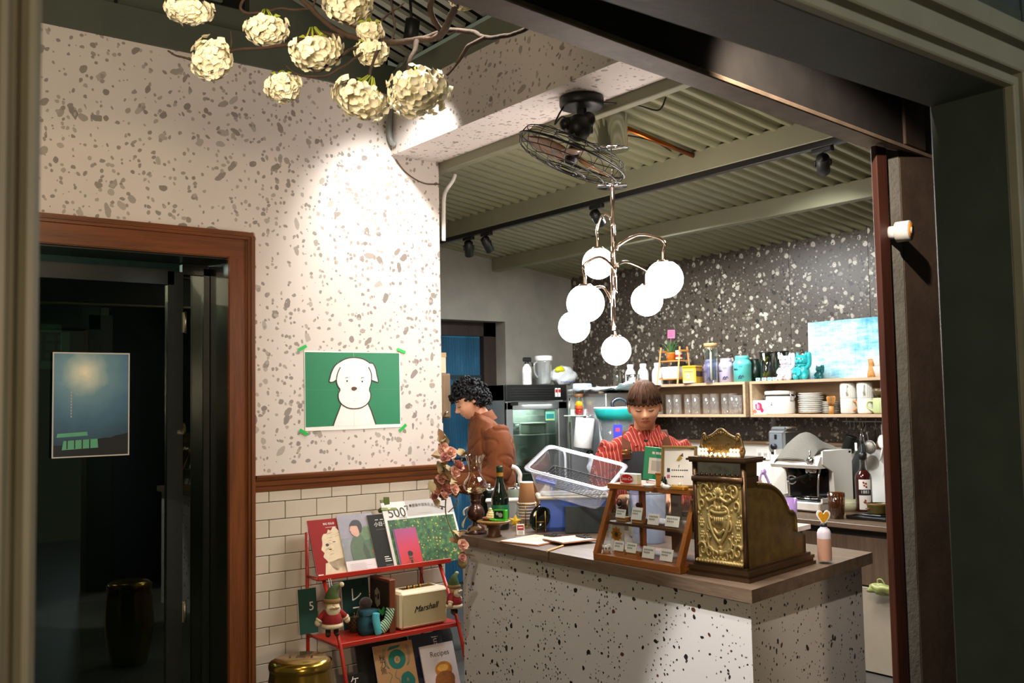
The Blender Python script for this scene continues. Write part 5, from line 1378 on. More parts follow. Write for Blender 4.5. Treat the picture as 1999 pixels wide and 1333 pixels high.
# ================================================================== RED MAGAZINE RACK
RK = V((2.56, 4.40, 0))
rk = thing('magazine_rack', 'red metal ladder rack with a sloping top tray and two shelves', 'rack', RK)
def W_(p): return V(p) - RK
XL, XR = 2.175, 2.925
b=MB(); b.box(W_((2.55, 4.405, .652)), (XR - XL + .03, .075, .008), bev=.002); b.box(W_((2.55, 4.368, .662)), (XR - XL + .03, .006, .024), bev=.002); b.obj('top_tray', M_RED, rk)
b=MB(); tl = Matrix.Translation(W_((2.55, 4.455, .775))) @ Matrix.Rotation(-.40, 4, 'X'); b.box((0, 0, 0), (XR - XL, .005, .235), M=tl); b.obj('back_rest', M_RED, rk)
b=MB(); b.box(W_((2.545, 4.36, .361)), (.72, .26, .008), bev=.002); b.box(W_((2.545, 4.232, .356)), (.72, .006, .022), bev=.002); b.obj('middle_shelf', M_RED, rk)
b=MB(); b.box(W_((2.545, 4.30, .040)), (.72, .34, .008), bev=.002); b.box(W_((2.545, 4.132, .05)), (.72, .006, .03), bev=.002); b.obj('bottom_shelf', M_RED, rk)
for x, dx in ((2.205, -1), (2.885, 1)):
    b=MB(); b.tube([W_((x, 4.40, .655)), W_((x, 4.225, .36)), W_((x, 4.10, 0))], .0095, 8); b.obj('leg', M_RED, rk)
    b=MB(); b.tube([W_((x, 4.58, .86)), W_((x, 4.575, .5)), W_((x, 4.57, 0))], .0095, 8); b.obj('leg', M_RED, rk)
    b=MB(); b.tube([W_((x, 4.575, .352)), W_((x, 4.23, .352))], .007, 8); b.obj('side_rail', M_RED, rk)
    b=MB(); b.tube([W_((x, 4.575, .64)), W_((x, 4.40, .645))], .007, 8); b.obj('side_rail', M_RED, rk)
TILT = .415
def magazine(name, label, cat, x0, w_, h_, th, yo, draw, mats, z=.657, y=4.402, tilt=TILT, group=None, yawz=0):
    t = thing(name, label, cat, (x0 + w_ / 2, y + yo, z), 0, group, rot=(-tilt, 0, yawz))
    b=MB(); b.box((0, 0, h_ / 2), (w_, th, h_)); b.obj('pages', mats[0], t)
    b=MB(); F = FRONT(0, -th / 2 - .0002, h_ / 2); draw(b, F, w_ / 2, h_ / 2); b.obj('cover_print', mats, t)
    return t
rs = random.Random(11)
def blob(cx, cy, rx, ry, n=22, j=.15, seed=0):
    r = random.Random(seed)
    pts = [(cx + rx * cos(2 * PI * k / n) * (1 + r.uniform(-j, j)), cy + ry * sin(2 * PI * k / n) * (1 + r.uniform(-j, j)), 0) for k in range(n)]
    return [(p.x, p.y) for p in cm(pts, 2, True)]
def clampp(pts, hw, hh): return [(max(-hw, min(hw, x)), max(-hh, min(hh, y))) for x, y in pts]
MW, MK = M_WHITE, M_INK
def d_red2(b, F, hw, hh):
    b.rect(-hw, -hh, hw, hh, 1, F, 1)
    b.poly(clampp(blob(.030, -.01, .078, .105, 36, .11, 3), hw, hh), 2, F, 2)
    b.poly(clampp([(-.045, -.08), (.12, -.05), (.12, -.16), (-.06, -.16)], hw, hh), 2, F, 2)
    r = random.Random(2)
    for k in range(34):
        a = r.uniform(.2, 6.0); x = .030 + .06 * cos(a) * r.uniform(.6, 1.1); y = -.01 + .09 * sin(a) * r.uniform(.6, 1.1)
        b.stroke(clampp([(x, y), (x + .010, y + .006), (x + .024, y + .006)], hw - .002, hh), .0011, 3, F, 3)
    b.ell(-.018, .012, .009, .007, 4, F, 4, 12); b.ell(-.005, -.012, .008, .003, 4, F, 4, 12); b.ell(.022, .024, .009, .002, 4, F, 4, 10)
    T = F @ Matrix.Translation((.012, hh - .026, 0)); b.text('BIG ISSUE', .015, 5, T, 3)
    b.rect(-.01, hh - .045, .05, hh - .0435, 5, F, 3)
    b.rect(-hw + .006, -hh + .004, -hw + .034, -hh + .014, 5, F, 3)
magazine('magazine', 'red magazine with a shaggy cream dog drawing, leftmost on the rack top', 'magazine', 2.175, .205, .292, .006, .0, d_red2,
         [MW, pm('brick red print', '8e150f', .55, var=.06, spec=.2), pm('cream dog print', 'dbc8a6', .6, var=.12, vs=30), pm('pale brown line', '8a6c48', .6), pm('print black', '221a16', .6, var=0), MW], group='magazines on the rack top')
def d_man(b, F, hw, hh):
    b.rect(-hw, -hh, hw, hh, 1, F, 1)
    b.rect(-hw, -hh + .06, hw, .03, 7, F, 2)
    b.poly(blob(.045, .030, .055, .055, 20, .12, 4), 2, F, 3); b.poly(clampp(blob(.055, -.02, .045, .035, 20, .15, 5), hw, hh), 3, F, 4)
    b.poly([(.045, -.045), (.072, -.042), (.068, -.085), (.050, -.085)], 4, F, 5)
    jac = [(-.055, -hh + .06), (-.058, -.02), (-.035, .028), (-.012, .046), (.012, .040), (.030, .01), (.062, -.06), (.072, -hh + .06)]
    b.poly([(q.x, q.y) for q in cm([(x, y, 0) for x, y in jac], 4)], 5, F, 6)
    b.poly([(.020, .0), (.040, -.05), (.045, -hh + .06), (.02, -hh + .06), (.008, -.04)], 8, F, 7)
    b.poly([(-.032, .098), (-.040, .080), (-.047, .068), (-.040, .062), (-.040, .050), (-.028, .038), (-.010, .030), (.004, .040), (.010, .085), (-.010, .100)], 6, F, 7)
    b.poly([(q.x, q.y) for q in cm([(-.040, .094, 0), (-.020, .118, 0), (.014, .116, 0), (.028, .088, 0), (.018, .052, 0), (.006, .060, 0), (.0, .086, 0), (-.024, .090, 0)], 4, True)], 9, F, 8)
    b.rect(-hw, -hh, hw, -hh + .062, 10, F, 8)
    for k in range(6): b.rect(-hw + .02, -hh + .044 - k * .006, -hw + .02 + rs.uniform(.05, .13), -hh + .0455 - k * .006, 11, F, 9)
    T = F @ Matrix.Translation((hw - .020, -hh + .075, 0)); b.text('BIG', .014, 0, T, 9)
magazine('magazine', 'magazine with a dark haired man in a green jacket on its cover', 'magazine', 2.337, .205, .305, .006, -.0075, d_man,
         [MW, pm('misty lilac print', '93909a', .55, var=.12, vs=20), pm('leaf green print', '5a7a4e', .5, var=.3, vs=60), pm('bush green print', '3f6244', .5, var=.3, vs=60), pm('terracotta print', 'b0552c', .5), pm('olive jacket print', '4a6340', .5, var=.15, vs=30), pm('skin print', 'd2a08a', .5), pm('grey wall print', '85888c', .5, var=.2, vs=25), pm('jacket shade print', '34482f', .5), pm('hair print', '1c1a1a', .5, var=0), pm('pale pink band', 'e2d6d6', .5, var=.02), pm('grey line print', 'b3a8a6', .5)], group='magazines on the rack top')
def d_dark(b, F, hw, hh):
    b.rect(-hw, -hh, hw, hh, 1, F, 1)
    T = F @ Matrix.Translation((-.012, hh - .055, 0)); b.text('小日子', .026, 0, T, 3)
    for k in range(2): b.rect(-.04 + k * .03, hh - .031, -.022 + k * .03, hh - .028, 0, F, 3)
    b.rect(-.045, hh - .082, .01, hh - .081, 2, F, 3)
    b.poly([(.01, .0), (.045, .02), (.055, -.05), (.03, -.065)], 2, F, 3); b.poly([(.02, .015), (.05, .045), (.06, .0)], 3, F, 4)
    for k in range(3): b.rect(-.03, -.085 - k * .011, -.03 + rs.uniform(.02, .05), -.081 - k * .011, 0, F, 3)
    for k in range(2): b.rect(-.03, -.125 - k * .006, .03, -.1235 - k * .006, 2, F, 3)
magazine('magazine', 'dark grey magazine with white characters between man cover and newspaper', 'magazine', 2.505, .165, .292, .008, -.014, d_dark,
         [MW, pm('dark grey print', '262621', .6, var=.05, spec=.2), pm('mid grey print', '8b8a8a', .5, var=.2, vs=40), MK], group='magazines on the rack top')
def d_news(b, F, hw, hh):
    b.rect(-hw, -hh, hw, hh, 1, F, 1)
    b.rect(-hw + .016, -hh, hw - .012, hh - .098, 2, F, 2)
    T = F @ Matrix.Translation((-hw + .085, hh - .062, 0)); b.text('500', .075, 3, T, 3, shear=-.1)
    T = F @ Matrix.Translation((-hw + .115, hh - .088, 0)); b.text('times', .022, 4, T, 3)
    b.rect(-hw + .145, hh - .085, hw, hh, 5, F, 2)
    msg = '●簡單年號為生活定調●'
    for k, ch in enumerate(msg):
        u = k / (len(msg) - 1); x = -hw + .175 + u * .195; y = hh - .030 - .035 * max(0, u - .45) ** 2 * 3.0
        T = F @ Matrix.Translation((x, y, 0)) @ Matrix.Rotation(-max(0, u - .45) * 1.0, 4, 'Z'); b.text(ch, .020, 3, T, 4)
    b.rect(-hw + .21, hh - .075, -hw + .30, hh - .074, 4, F, 4)
    b.stroke([(-hw + .152, hh - .052), (-hw + .155, hh - .028), (-hw + .135, hh - .030)], .006, 3, F, 4)
m_, nt_, bs_ = newmat('garden photo print'); q = N(nt_); c_ = q.coord()
v1 = q('TexVoronoi'); q.set(v1, Vector=c_, Scale=48.0)
nz_ = q.noise(c_, 26, 5, .7)
g_ = q.ramp(nz_, [(.3, '0f2418'), (.5, '2c5a35'), (.68, '5f8a3e')])
yl = q.math('LESS_THAN', v1.outputs['Distance'], q.math('MULTIPLY', q.noise(c_, 9, 2), .42))
nt_.links.new(q.mix(q.math('MULTIPLY', yl, .75), g_, lin('c9b13a')), bs_.inputs['Base Color']); bs_.inputs['Roughness'].default_value = .6
magazine('newspaper', 'large folded newspaper with green garden photo and black lettering on the rack', 'newspaper', 2.600, .445, .352, .006, -.022, d_news,
         [MW, pm('newsprint', 'ddd8d2', .7, var=.02), m_, MK, pm('grey ink', '8a8683', .7, var=0), pm('grey newsprint', 'b5b0ab', .7, var=.03)])
def d_pink(b, F, hw, hh):
    b.rect(-hw, -hh, hw, hh, 1, F, 1)
    b.poly([(-.036, -hh), (-.030, -.078), (-.012, -.066), (.016, -.066), (.034, -.078), (.042, -hh)], 2, F, 2)
    b.poly([(-.004, -.07), (.008, -.068), (.010, -hh), (-.002, -hh)], 3, F, 3)
    b.ell(.002, -.052, .012, .016, 4, F, 3, 14); b.poly(blob(.002, -.034, .017, .014, 14, .2, 8), 3, F, 4); b.rect(-.009, -.062, .013, -.058, 3, F, 5)
    b.rect(-hw, -hh, -hw + .006, hh, 5, F, 4)
magazine('book', 'small pink book with a tiny figure, leaning on the newspaper', 'book', 2.632, .138, .205, .008, -.031, d_pink,
         [MW, gradmat('pink red cover', [(0, 'c8301f'), (.55, 'c2324f'), (1, '9e4478')], 2, 0, .2), pm('red jacket print', 'b3301f', .5), MK, pm('skin shade print', '8a4a3c', .5), pm('violet spine', '4a3484', .5)])
t = thing('bulldog_clip', 'olive green bulldog clip on the upper edge of magazine and newspaper', 'clip', (2.640, 4.513, .934), 0, rot=(-TILT, .06, 0))
M_CLIP = pm('olive enamel', '4c5a1e', .3, .4, var=.15)
b=MB(); b.box((0, 0, .008), (.105, .032, .024), bev=.006); b.obj('jaw', M_CLIP, t)
b=MB(); b.box((-.005, -.006, .045), (.036, .005, .062), bev=.002, M=Matrix.Rotation(.15, 4, 'X')); b.box((-.005, .012, .045), (.036, .005, .062), bev=.002, M=Matrix.Rotation(-.15, 4, 'X')); b.obj('grip', M_CLIP, t)
b=MB(); b.poly([(-.012, 0), (0, .007), (.012, 0), (0, -.007)], 0, FRONT(0, -.0165, .012), 1); b.obj('emblem', pm('pale green print', 'b9c58a', .4), t)
SZ = .3655
t = thing('radio_speaker', 'cream retro speaker with woven grille and black script lettering on the rack', 'speaker', (2.700, 4.335, SZ), 0, rot=(0, 0, .03))
M_CREAM = pm('cream leatherette', 'e4d6b4', .5, var=.04, bump=.1, bs=200)
b=MB(); b.box((0, 0, .096), (.290, .150, .184), bev=.012); b.obj('cabinet', M_CREAM, t)
b=MB(); b.box((0, -.0745, .094), (.264, .004, .154), bev=.001)
m_, nt_, bs_ = newmat('woven grille'); q = N(nt_); c_ = q.coord();
wv_ = q('TexWave'); q.set(wv_, Vector=c_, Scale=90.0, Distortion=.6); nt_.links.new(q.mix(q.math('MULTIPLY', wv_.outputs['Fac'], .5), lin('a89b74'), lin('c2b58c')), bs_.inputs['Base Color']); bs_.inputs['Roughness'].default_value = .85
b.obj('grille', m_, t)
b=MB(); b.tube([(-.133, -.0765, .016), (.133, -.0765, .016), (.133, -.0765, .172), (-.133, -.0765, .172)], .0022, 6, loop=True); b.obj('piping', M_CREAM, t)
b=MB(); b.text('Marshall', .043, 0, FRONT(.005, -.0770, .098) @ Matrix.Rotation(.06, 4, 'Z'), 1, ext=.0012, shear=.45); b.obj('lettering', MK, t)
b=MB(); b.box((.01, .01, .188), (.20, .05, .003)); b.obj('control_plate', M_BRASS, t)
for k in range(3):
    b=MB(); b.cyl((-.045 + k * .036, .008, .189), (-.045 + k * .036, .008, .201), .009, n=14); b.obj('knob', M_BRASS, t)
b=MB(); b.cyl((.075, .008, .189), (.080, .004, .203), .003, n=8); b.obj('switch', M_BRASS, t)
for sx in (-1, 1):
    for sy in (-1, 1):
        b=MB(); b.cyl((sx * .12, sy * .055, 0), (sx * .12, sy * .055, .006), .008, n=10); b.obj('foot', M_BLACK, t)
b=MB(); b.tube(cm([(.10, .076, .05), (.12, .10, .15), (.10, .12, .26), (.06, .15, .30)], 5), .003, 6); b.obj('cable', M_BLACK, t)
t = thing('wooden_box', 'reddish wooden picture box standing upright beside the cream speaker', 'box', (2.515, 4.36, SZ))
M_WB = wood('red brown box wood', '45200f', '80452a', .45, 2)
b=MB(); b.box((0, 0, .13), (.034, .20, .26), bev=.002); b.obj('box', M_WB, t)
b=MB(); b.box((-.018, 0, .13), (.002, .18, .235)); b.obj('panel', pm('dark brown panel', '2a1a14', .5), t)
Fx = Matrix.Translation((-.0192, .02, .16)) @ Matrix(((0, 0, -1, 0), (-1, 0, 0, 0), (0, 1, 0, 0), (0, 0, 0, 1)))
b=MB(); b.poly([(-.02, -.03), (.0, -.05), (.03, -.03), (.025, .03), (.0, .05), (-.025, .03)], 0, Fx, 1); b.poly([(.0, -.005), (.02, -.01), (.02, .02), (.005, .02)], 1, Fx, 2); b.ell(-.012, .005, .008, m=1, M=Fx, layer=2); b.obj('picture', [pm('faded photo print', '8f8674', .5, var=.3, vs=50), M_BLACK], t)
def booklet(x, y, w_, h_, glyph, label, mcol, tilt=.12, cat='booklet', gs=.07, gx=0, gy=0, z=SZ, sub=None):
    def dr(b, F, hw, hh):
        b.rect(-hw, -hh, hw, hh, 1, F, 1)
        if glyph: b.text(glyph, gs, 2, F @ Matrix.Translation((gx, gy, 0)), 3)
        if sub: b.rect(gx - .02, gy - gs * .8, gx + .02, gy - gs * .72, 2, F, 3)
    return magazine('booklet', label, cat, x, w_, h_, .006, 0, dr, [MW, mcol, M_WHITE], z=z, y=y, tilt=tilt)
booklet(2.355, 4.475, .155, .245, 'レ', 'dark green booklet with a white stroke standing behind the pine cone', pm('dark green cover', '123430', .45, var=.08), gs=.08, gx=.0, gy=.04, sub=1)
booklet(2.14, 4.53, .10, .22, '5', 'green booklet at the left end of the middle rack shelf', pm('mid green cover', '1b4a3c', .45, var=.08), gs=.06, gx=.02, gy=.02)
def cone(t, r_, h_):
    b=MB(); b.lathe([(.2 * r_, 0), (.7 * r_, .25 * h_), (.6 * r_, .6 * h_), (.1 * r_, h_)], 12)
    for i in range(9):
        z = h_ * (.06 + .1 * i); rr_ = r_ * sin(PI * (.18 + .72 * i / 9)) + .002
        for k in range(9):
            a = k * .698 + i * .35; o = V((cos(a), sin(a), 0)); s_ = V((-sin(a), cos(a), 0))
            p = o * rr_ + V((0, 0, z)); w2_ = r_ * .30
            b.add([o * rr_ * .4 + V((0, 0, z - .004)), p + s_ * w2_ * .7, p + o * .006 + V((0, 0, .005)), p - s_ * w2_ * .7, p + V((0, 0, -.004))], [(0, 1, 2, 3), (0, 3, 4), (0, 4, 1), (1, 4, 2), (4, 3, 2)])
    b.obj('scales', pm('pine cone brown', '4a3a1e', .8, var=.35, vs=60), t)
    b=MB(); b.cyl((0, 0, h_), (0, 0, h_ + .012), .002, n=6); b.obj('stalk', M_STEM, t)
t = thing('pine_cone', 'brown pine cone behind the teal gift bag on the rack', 'pine cone', (2.375, 4.40, SZ + .0)); cone(t, .032, .085)
t = thing('dark_plush', 'dark brown round plush behind the gift bag on the rack', 'toy', (2.44, 4.41, SZ)); b=MB(); b.sphere((0, 0, .065), (.045, .04, .065), 18, 12); b.obj('body', pm('dark brown plush', '2e2018', .95, var=.3, vs=40, bump=.6, bs=120, sheen=.4), t); b=MB(); b.sphere((0, -.01, .135), (.034, .032, .03), 16, 10); b.obj('head', pm('dark brown plush', '2e2018', .95), t)
t = thing('gift_bag', 'small teal fabric gift bag on the middle rack shelf', 'bag', (2.405, 4.315, SZ))
M_TEAL = pm('dark teal cloth', '114a58', .8, var=.2, vs=30)
b=MB(); b.ring_loft([[(sx * a + .003 * sin(k), sy * a * .6, z) for k, (sx, sy) in enumerate(((-1, -1), (0, -1.1), (1, -1), (1.05, 0), (1, 1), (0, 1.1), (-1, 1), (-1.05, 0)))] for a, z in ((.040, 0), (.046, .03), (.044, .075), (.034, .095), (.045, .12))]); b.obj('bag', M_TEAL, t)
b=MB(); b.tube([(.036 * cos(a), .026 * sin(a) , .095) for a in [k * .4 for k in range(16)]], .003, 6, loop=True); b.ell(0, 0, .012, .016, 0, FRONT(-.005, -.034, .05), 1); b.obj('ribbon', pm('dark blue ribbon', '0d2a44', .5), t)
t = thing('stocking', 'striped green christmas stocking with pale blue cuff on the rack', 'stocking', (2.462, 4.275, SZ + .002))
M_STRG = stripes('green white stripes', [lin('1f7a48'), lin('e6e6da')], .0105, (.80, 0, .60), .62)
b=MB(); P = cm([(-.012, 0, .015), (.006, .0, .030), (.030, 0, .050), (.045, 0, .085), (.052, 0, .118)], 6)
b.tube(P, [(.026, .016)] * 3 + [(.029, .018)] * 8 + [(.026, .017)] * (len(P) - 11), 16, hint=(0, 1, 0)); b.obj('foot', M_STRG, t)
b=MB(); P = cm([(-.020, -.004, .0), (-.030, -.006, .035), (-.038, -.005, .075), (-.036, -.004, .108)], 6); b.tube(P, [(.010, .010)] + [(.020, .013)] * (len(P) - 2) + [(.012, .010)], 14, hint=(0, 1, 0)); b.obj('cuff', pm('pale turquoise cloth', '4fb8c8', .8, var=.12, vs=50), t)
b=MB(); leaf(.05, .014, .2); [b.add(q_[0], q_[1], 0) for q_ in []]
for a in (-.5, .2, .9): b.add([(0.008, .012, .085), (.008 + .03 * sin(a) - .01, .012, .085 + .03 * cos(a)), (.008 + .045 * sin(a), .012, .085 + .045 * cos(a)), (.008 + .03 * sin(a) + .01, .012, .085 + .03 * cos(a))], [(0, 1, 2, 3)])
b.obj('holly_leaf', pm('holly green', '1a6a2e', .5), t)
t = thing('red_pouch', 'dark red cloth pouch beside the wooden box on the rack', 'pouch', (2.478, 4.32, SZ)); b=MB(); b.sphere((0, 0, .026), (.034, .03, .026), 16, 10); b.obj('pouch', pm('dark red cloth', '7a1a18', .85, var=.2, vs=30), t); b=MB(); b.tube([(-.01, 0, .05), (0, 0, .062), (.01, 0, .05)], .002, 6); b.obj('loop', M_BRASS, t)
def santa(loc, rz, label, s=1.0):
    t = thing('santa_doll', label, 'doll', loc, rz, rot=(0, 0, rz))
    t.scale = (s, s, s)
    KN = pm('red knit', '8c1c1c', .9, var=.2, vs=60, bump=.4, bs=160); FU = pm('cream fleece', 'd8c8a4', .95, var=.12, vs=60, bump=.5, bs=140); SK = pm('doll skin', 'd09a74', .7); GH = pm('green felt', '3f4f22', .9, var=.2, vs=40)
    b=MB(); b.lathe([(0, -.075), (.042, -.075), (.048, -.05), (.044, -.02), (.030, .005), (.0, .012)], 22); b.obj('body', KN, t)
    b=MB(); b.lathe([(.046, -.078), (.053, -.074), (.053, -.062), (.047, -.056)], 22)
    b.obj('hem', FU, t)
    b=MB(); b.sphere((0, -.004, .030), (.034, .030, .034), 20, 14); b.obj('head', SK, t)
    b=MB(); b.sphere((0, -.022, .006), (.036, .020, .040), 18, 12, fn=lambda p: V((p.x * (1 - .35 * max(0, -p.z / .04)), p.y, p.z))); b.tube(cm([(-.022, -.040, .020), (-.008, -.046, .024), (0, -.044, .020), (.008, -.046, .024), (.022, -.040, .020)], 4), .006, 8); b.obj('beard', FU, t)
    b=MB(); b.sphere((0, -.040, .030), .007, 10, 8); b.obj('nose', SK, t)
    b=MB(); b.lathe([(.038, .040), (.042, .046), (.040, .056), (.036, .060)], 22, c=(0, -.002, 0)); b.obj('brim', pm('brown fleece', '8a6a3c', .95, var=.15), t)
    b=MB(); P = cm([(0, 0, .055), (.002, 0, .08), (.012, 0, .10), (.028, 0, .112), (.042, 0, .118)], 5); b.tube(P, [.037 - .033 * i / (len(P) - 1) for i in range(len(P))], 14); b.obj('hat', GH, t)
    b=MB(); b.sphere((.048, 0, .118), .0125, 12, 8); b.obj('pompom', FU, t)
    for sg in (-1, 1):
        b=MB(); b.tube(cm([(sg * .030, 0, -.004), (sg * .052, -.004, -.020), (sg * .066, -.006, -.036)], 4), [.016 - .0005 * i for i in range(9)], 12); am = b.obj('arm', KN, t)
        b=MB(); b.tube([(sg * .062, -.006, -.032), (sg * .068, -.006, -.040)], .0165, 12); b.sphere((sg * .072, -.007, -.048), (.014, .013, .017), 12, 8); b.obj('mitten', FU, am)
        b=MB(); b.tube([(sg * .018, 0, -.070), (sg * .020, 0, -.105), (sg * .022, -.012, -.108)], [.013, .012, .013], 10); b.obj('leg', pm('brown tweed', '4a3626', .9, var=.3, vs=60), t)
    return t
santa(at(648, 1192, y=4.235) + V((0, 0, -.0)), -.20, 'knitted santa doll with green hat hanging from the left of the rack')
b=MB(); A = at(643, 1148, y=4.235); B = at(647, 1132, y=4.36)
b.tube([at(652, 1160, y=4.24), (2.225, 4.362, .655)], .001, 4); b.tube([at(646, 1160, y=4.24), (2.215, 4.362, .655)], .001, 4)
tag(b.obj('hanging_string', M_WHITE), 'two thin white threads holding the left santa doll', 'string')
santa(at(886, 1160, y=4.20), .55, 'knitted santa doll hanging beyond the right end of the rack', .85)
BZ, BY = .0445, 4.245
def d_blk(b, F, hw, hh): b.rect(-hw, -hh, hw, hh, 1, F, 1); b.rect(-hw + .01, -hh + .01, hw - .01, hh - .01, 2, F, 2)
magazine('black_folder', 'large black folder standing behind the kraft cover on the bottom shelf', 'folder', 2.372, .345, .262, .012, .05, d_blk, [M_BLACK, M_BLACK, pm('soft black print', '17181a', .5, var=.1)], z=BZ, y=BY + .02, tilt=.30)
def d_kraft(b, F, hw, hh):
    b.rect(-hw, -hh, hw, hh, 1, F, 1)
    b.ell(.012, .052, .050, .048, 2, F, 2, 26); b.ell(.012, .050, .017, .018, 1, F, 3, 18); b.text('R', .026, 2, F @ Matrix.Translation((.012, .050, 0)), 4)
    b.poly([(-.036, .10), (.03, .108), (.045, .12), (-.02, .118)], 2, F, 2)
    b.text('秋\n刀\n魚', .036, 3, F @ Matrix.Translation((-.072, .075 - .038, 0)), 3)
    for sg in (-1, 1):
        for k in range(3): b.stroke([(q.x, q.y) for q in cm([(.012 + sg * (.058 + k * .006), .115, 0), (.012 + sg * (.066 + k * .006), .07, 0), (.012 + sg * (.058 + k * .005), .03, 0), (.012 + sg * .05, .012, 0)], 4)], .0022, 2, F, 2)
    b.poly(blob(.055, -.06, .042, .045, 18, .1, 9), 2, F, 2); b.text('R', .024, 1, F @ Matrix.Translation((.055, -.055, 0)), 4)
    b.stroke([(q.x, q.y) for q in cm([(-.05, 0, 0), (-.03, -.02, 0), (-.045, -.05, 0), (-.02, -.08, 0)], 5)], .003, 2, F, 2)
    b.stroke([(q.x, q.y) for q in cm([(0, .0, 0), (-.012, -.03, 0), (.008, -.05, 0), (0, -.10, 0)], 5)], .003, 2, F, 2)
magazine('magazine', 'kraft brown magazine with teal figures on the bottom rack shelf', 'magazine', 2.435, .225, .265, .007, .0, d_kraft, [MW, pm('kraft print', 'b98f60', .6, var=.06), pm('teal print', '1c7266', .55, var=.06), MK], z=BZ, y=BY, tilt=.32)
def d_blue(b, F, hw, hh):
    b.rect(-hw, -hh, hw, hh, 1, F, 1)
    b.text('just', .048, 0, F @ Matrix.Translation((.060, hh - .055, 0)) @ Matrix.Rotation(-PI / 2, 4, 'Z'), 3)
    b.poly(clampp(blob(-.03, -.02, .07, .06, 18, .12, 12), hw, hh), 2, F, 2)
magazine('magazine', 'navy blue magazine with white vertical lettering behind the recipe book', 'magazine', 2.655, .20, .275, .007, .022, d_blue, [MW, pm('navy print', '24346a', .5, var=.08), pm('deep navy print', '151c34', .5)], z=BZ, y=BY + .004, tilt=.30)
def d_rec(b, F, hw, hh):
    b.rect(-hw, -hh, hw, hh, 0, F, 1)
    b.text('Recipes', .038, 1, F @ Matrix.Translation((.010, hh - .050, 0)), 2)
    for k in range(9): b.rect(-.03 + k * .009, hh - .079, -.0235 + k * .009, hh - .0775, 3, F, 2)
    b.ell(.018, -.018, .052, .040, 2, F, 2, 26); b.poly(clampp(blob(.018, -.07, .060, .045, 20, .08, 3), hw, hh), 4, F, 3); b.ell(.014, -.010, .034, .018, 5, F, 3, 20)
magazine('recipe_book', 'pale recipe book with a pie on its cover at the right of the bottom shelf', 'book', 2.690, .205, .225, .008, -.014, d_rec, [pm('pale grey cover', 'cfc8c6', .6, var=.02), MK, pm('golden crust print', 'bf7a2a', .55, var=.3, vs=60), pm('grey line print', 'b3a8a6', .5), pm('brown crust print', '8a5420', .55, var=.3, vs=60), pm('cheese print', 'e0a94a', .55, var=.2, vs=60)], z=BZ, y=BY - .002, tilt=.33)
booklet(2.235, 4.20, .10, .17, 'ケ', 'small black booklet with a white character at the left of the bottom shelf', pm('black cover', '10110f', .4), tilt=.28, gs=.05, gy=.05, z=BZ)
t = thing('black_bag', 'black bag leaning between rack and counter', 'bag', (2.93, 4.45, 0)); b=MB(); b.sphere((0, 0, .17), (.07, .05, .17), 18, 12); b.obj('bag', pm('black cloth', '101010', .8, var=.2), t); b=MB(); b.tube(cm([(-.03, 0, .33), (-.015, 0, .38), (.015, 0, .38), (.03, 0, .33)], 4), .004, 6); b.obj('strap', M_BLACK, t)
so = thing('gold_stool', 'shiny gold drum stool with pierced top in front of the tiled wall', 'stool', (1.755, 3.705, 0))
so.scale = (1, 1, 1.085)
M_GOLD = pm('gold lacquer', '9a7a2c', .22, .9, var=.1, coat=.3)
b=MB(); b.lathe([(.098, 0), (.104, .01), (.128, .12), (.140, .22), (.134, .34), (.122, .405), (.124, .412), (.124, .425), (.116, .437), (.100, .445), (0, .449)], 48); b.obj('body', M_GOLD, so)
b=MB(); b.lathe([(.1245, .404), (.1285, .412), (.1285, .424), (.1245, .432)], 48); b.obj('rim', M_GOLD, so)
b = MB()
for cx, cy, w_, h_ in ((-.045, 0, .006, .020), (.045, 0, .006, .020)): b.ell(cx, cy, w_ * .8, h_ * .5, 0, TOPF(0, 0, .4495, RZC), 1)
for k in (-.012, .0, .012): b.rect(-.018, k - .0028, .018, k + .0028, 0, TOPF(0, 0, .4495, RZC), 1)
b.obj('piercing', M_NIGHT, so)
# ================================================================== KITCHEN
bc = thing('back_counter', 'long brown wooden prep counter under the open shelves', 'counter', (4.75, 3.0, 0))
M_BCW = wood('brown laminate', '4b3a2b', '7a6450', .45, 1)
b=MB(); b.box((.485, 0, .785), (.97, 4.40, .03), bev=.003); b.obj('worktop', M_BCW, bc)
b=MB(); b.box((.50, 0, .39), (.90, 4.36, .755)); b.obj('carcass', M_INK, bc)
for k in range(7):
    y = -2.17 + .31 + k * .62
    b=MB(); b.box((.042, y, .60), (.02, .612, .26), bev=.002); b.obj('drawer', wood('brown drawer front', '3f3126', '6a5644', .5, 2), bc)
    b=MB(); b.box((.042, y, .235), (.02, .612, .45), bev=.002); b.obj('lower_door', pm('beige door front', 'a59c8c', .5, var=.04), bc)
t = thing('green_bag', 'crumpled pale green plastic bag hung low on the prep counter door', 'bag', at(1722, 1150, x=4.715))
b = MB()
b.sphere((0, 0, 0), (.04, .075, .030), 26, 18, fn=lambda p: p * (1 + .5 * noise.noise(p * 34))); b.obj('bag', pm('pale green film', 'a3ad68', .4, var=.3, vs=30), t)
b=MB(); b.tube(cm([(0, .02, .02), (.0, .025, .045), (0, .0, .05), (0, -.02, .02)], 4), .004, 6); b.obj('handle', pm('pale green film', 'b9c77a', .3), t)
sb = thing('splashback', 'white splashback board with wooden top strip along the prep counter', 'splashback', (5.728, 4.0, .80))
b=MB(); b.box((0, 0, .183), (.016, 3.2, .366)); b.obj('board', pm('white board', 'e4e0d8', .4, var=.02), sb)
b=MB(); b.box((-.012, 0, .377), (.04, 3.2, .018), bev=.003); b.obj('top_strip', M_OAK, sb)
t = thing('power_outlet', 'white double power outlet plate on the splashback', 'outlet', at(1490, 887, x=5.716))
b=MB(); b.box((-.003, 0, 0), (.008, .115, .075), bev=.002); b.obj('plate', M_WPLAST, t)
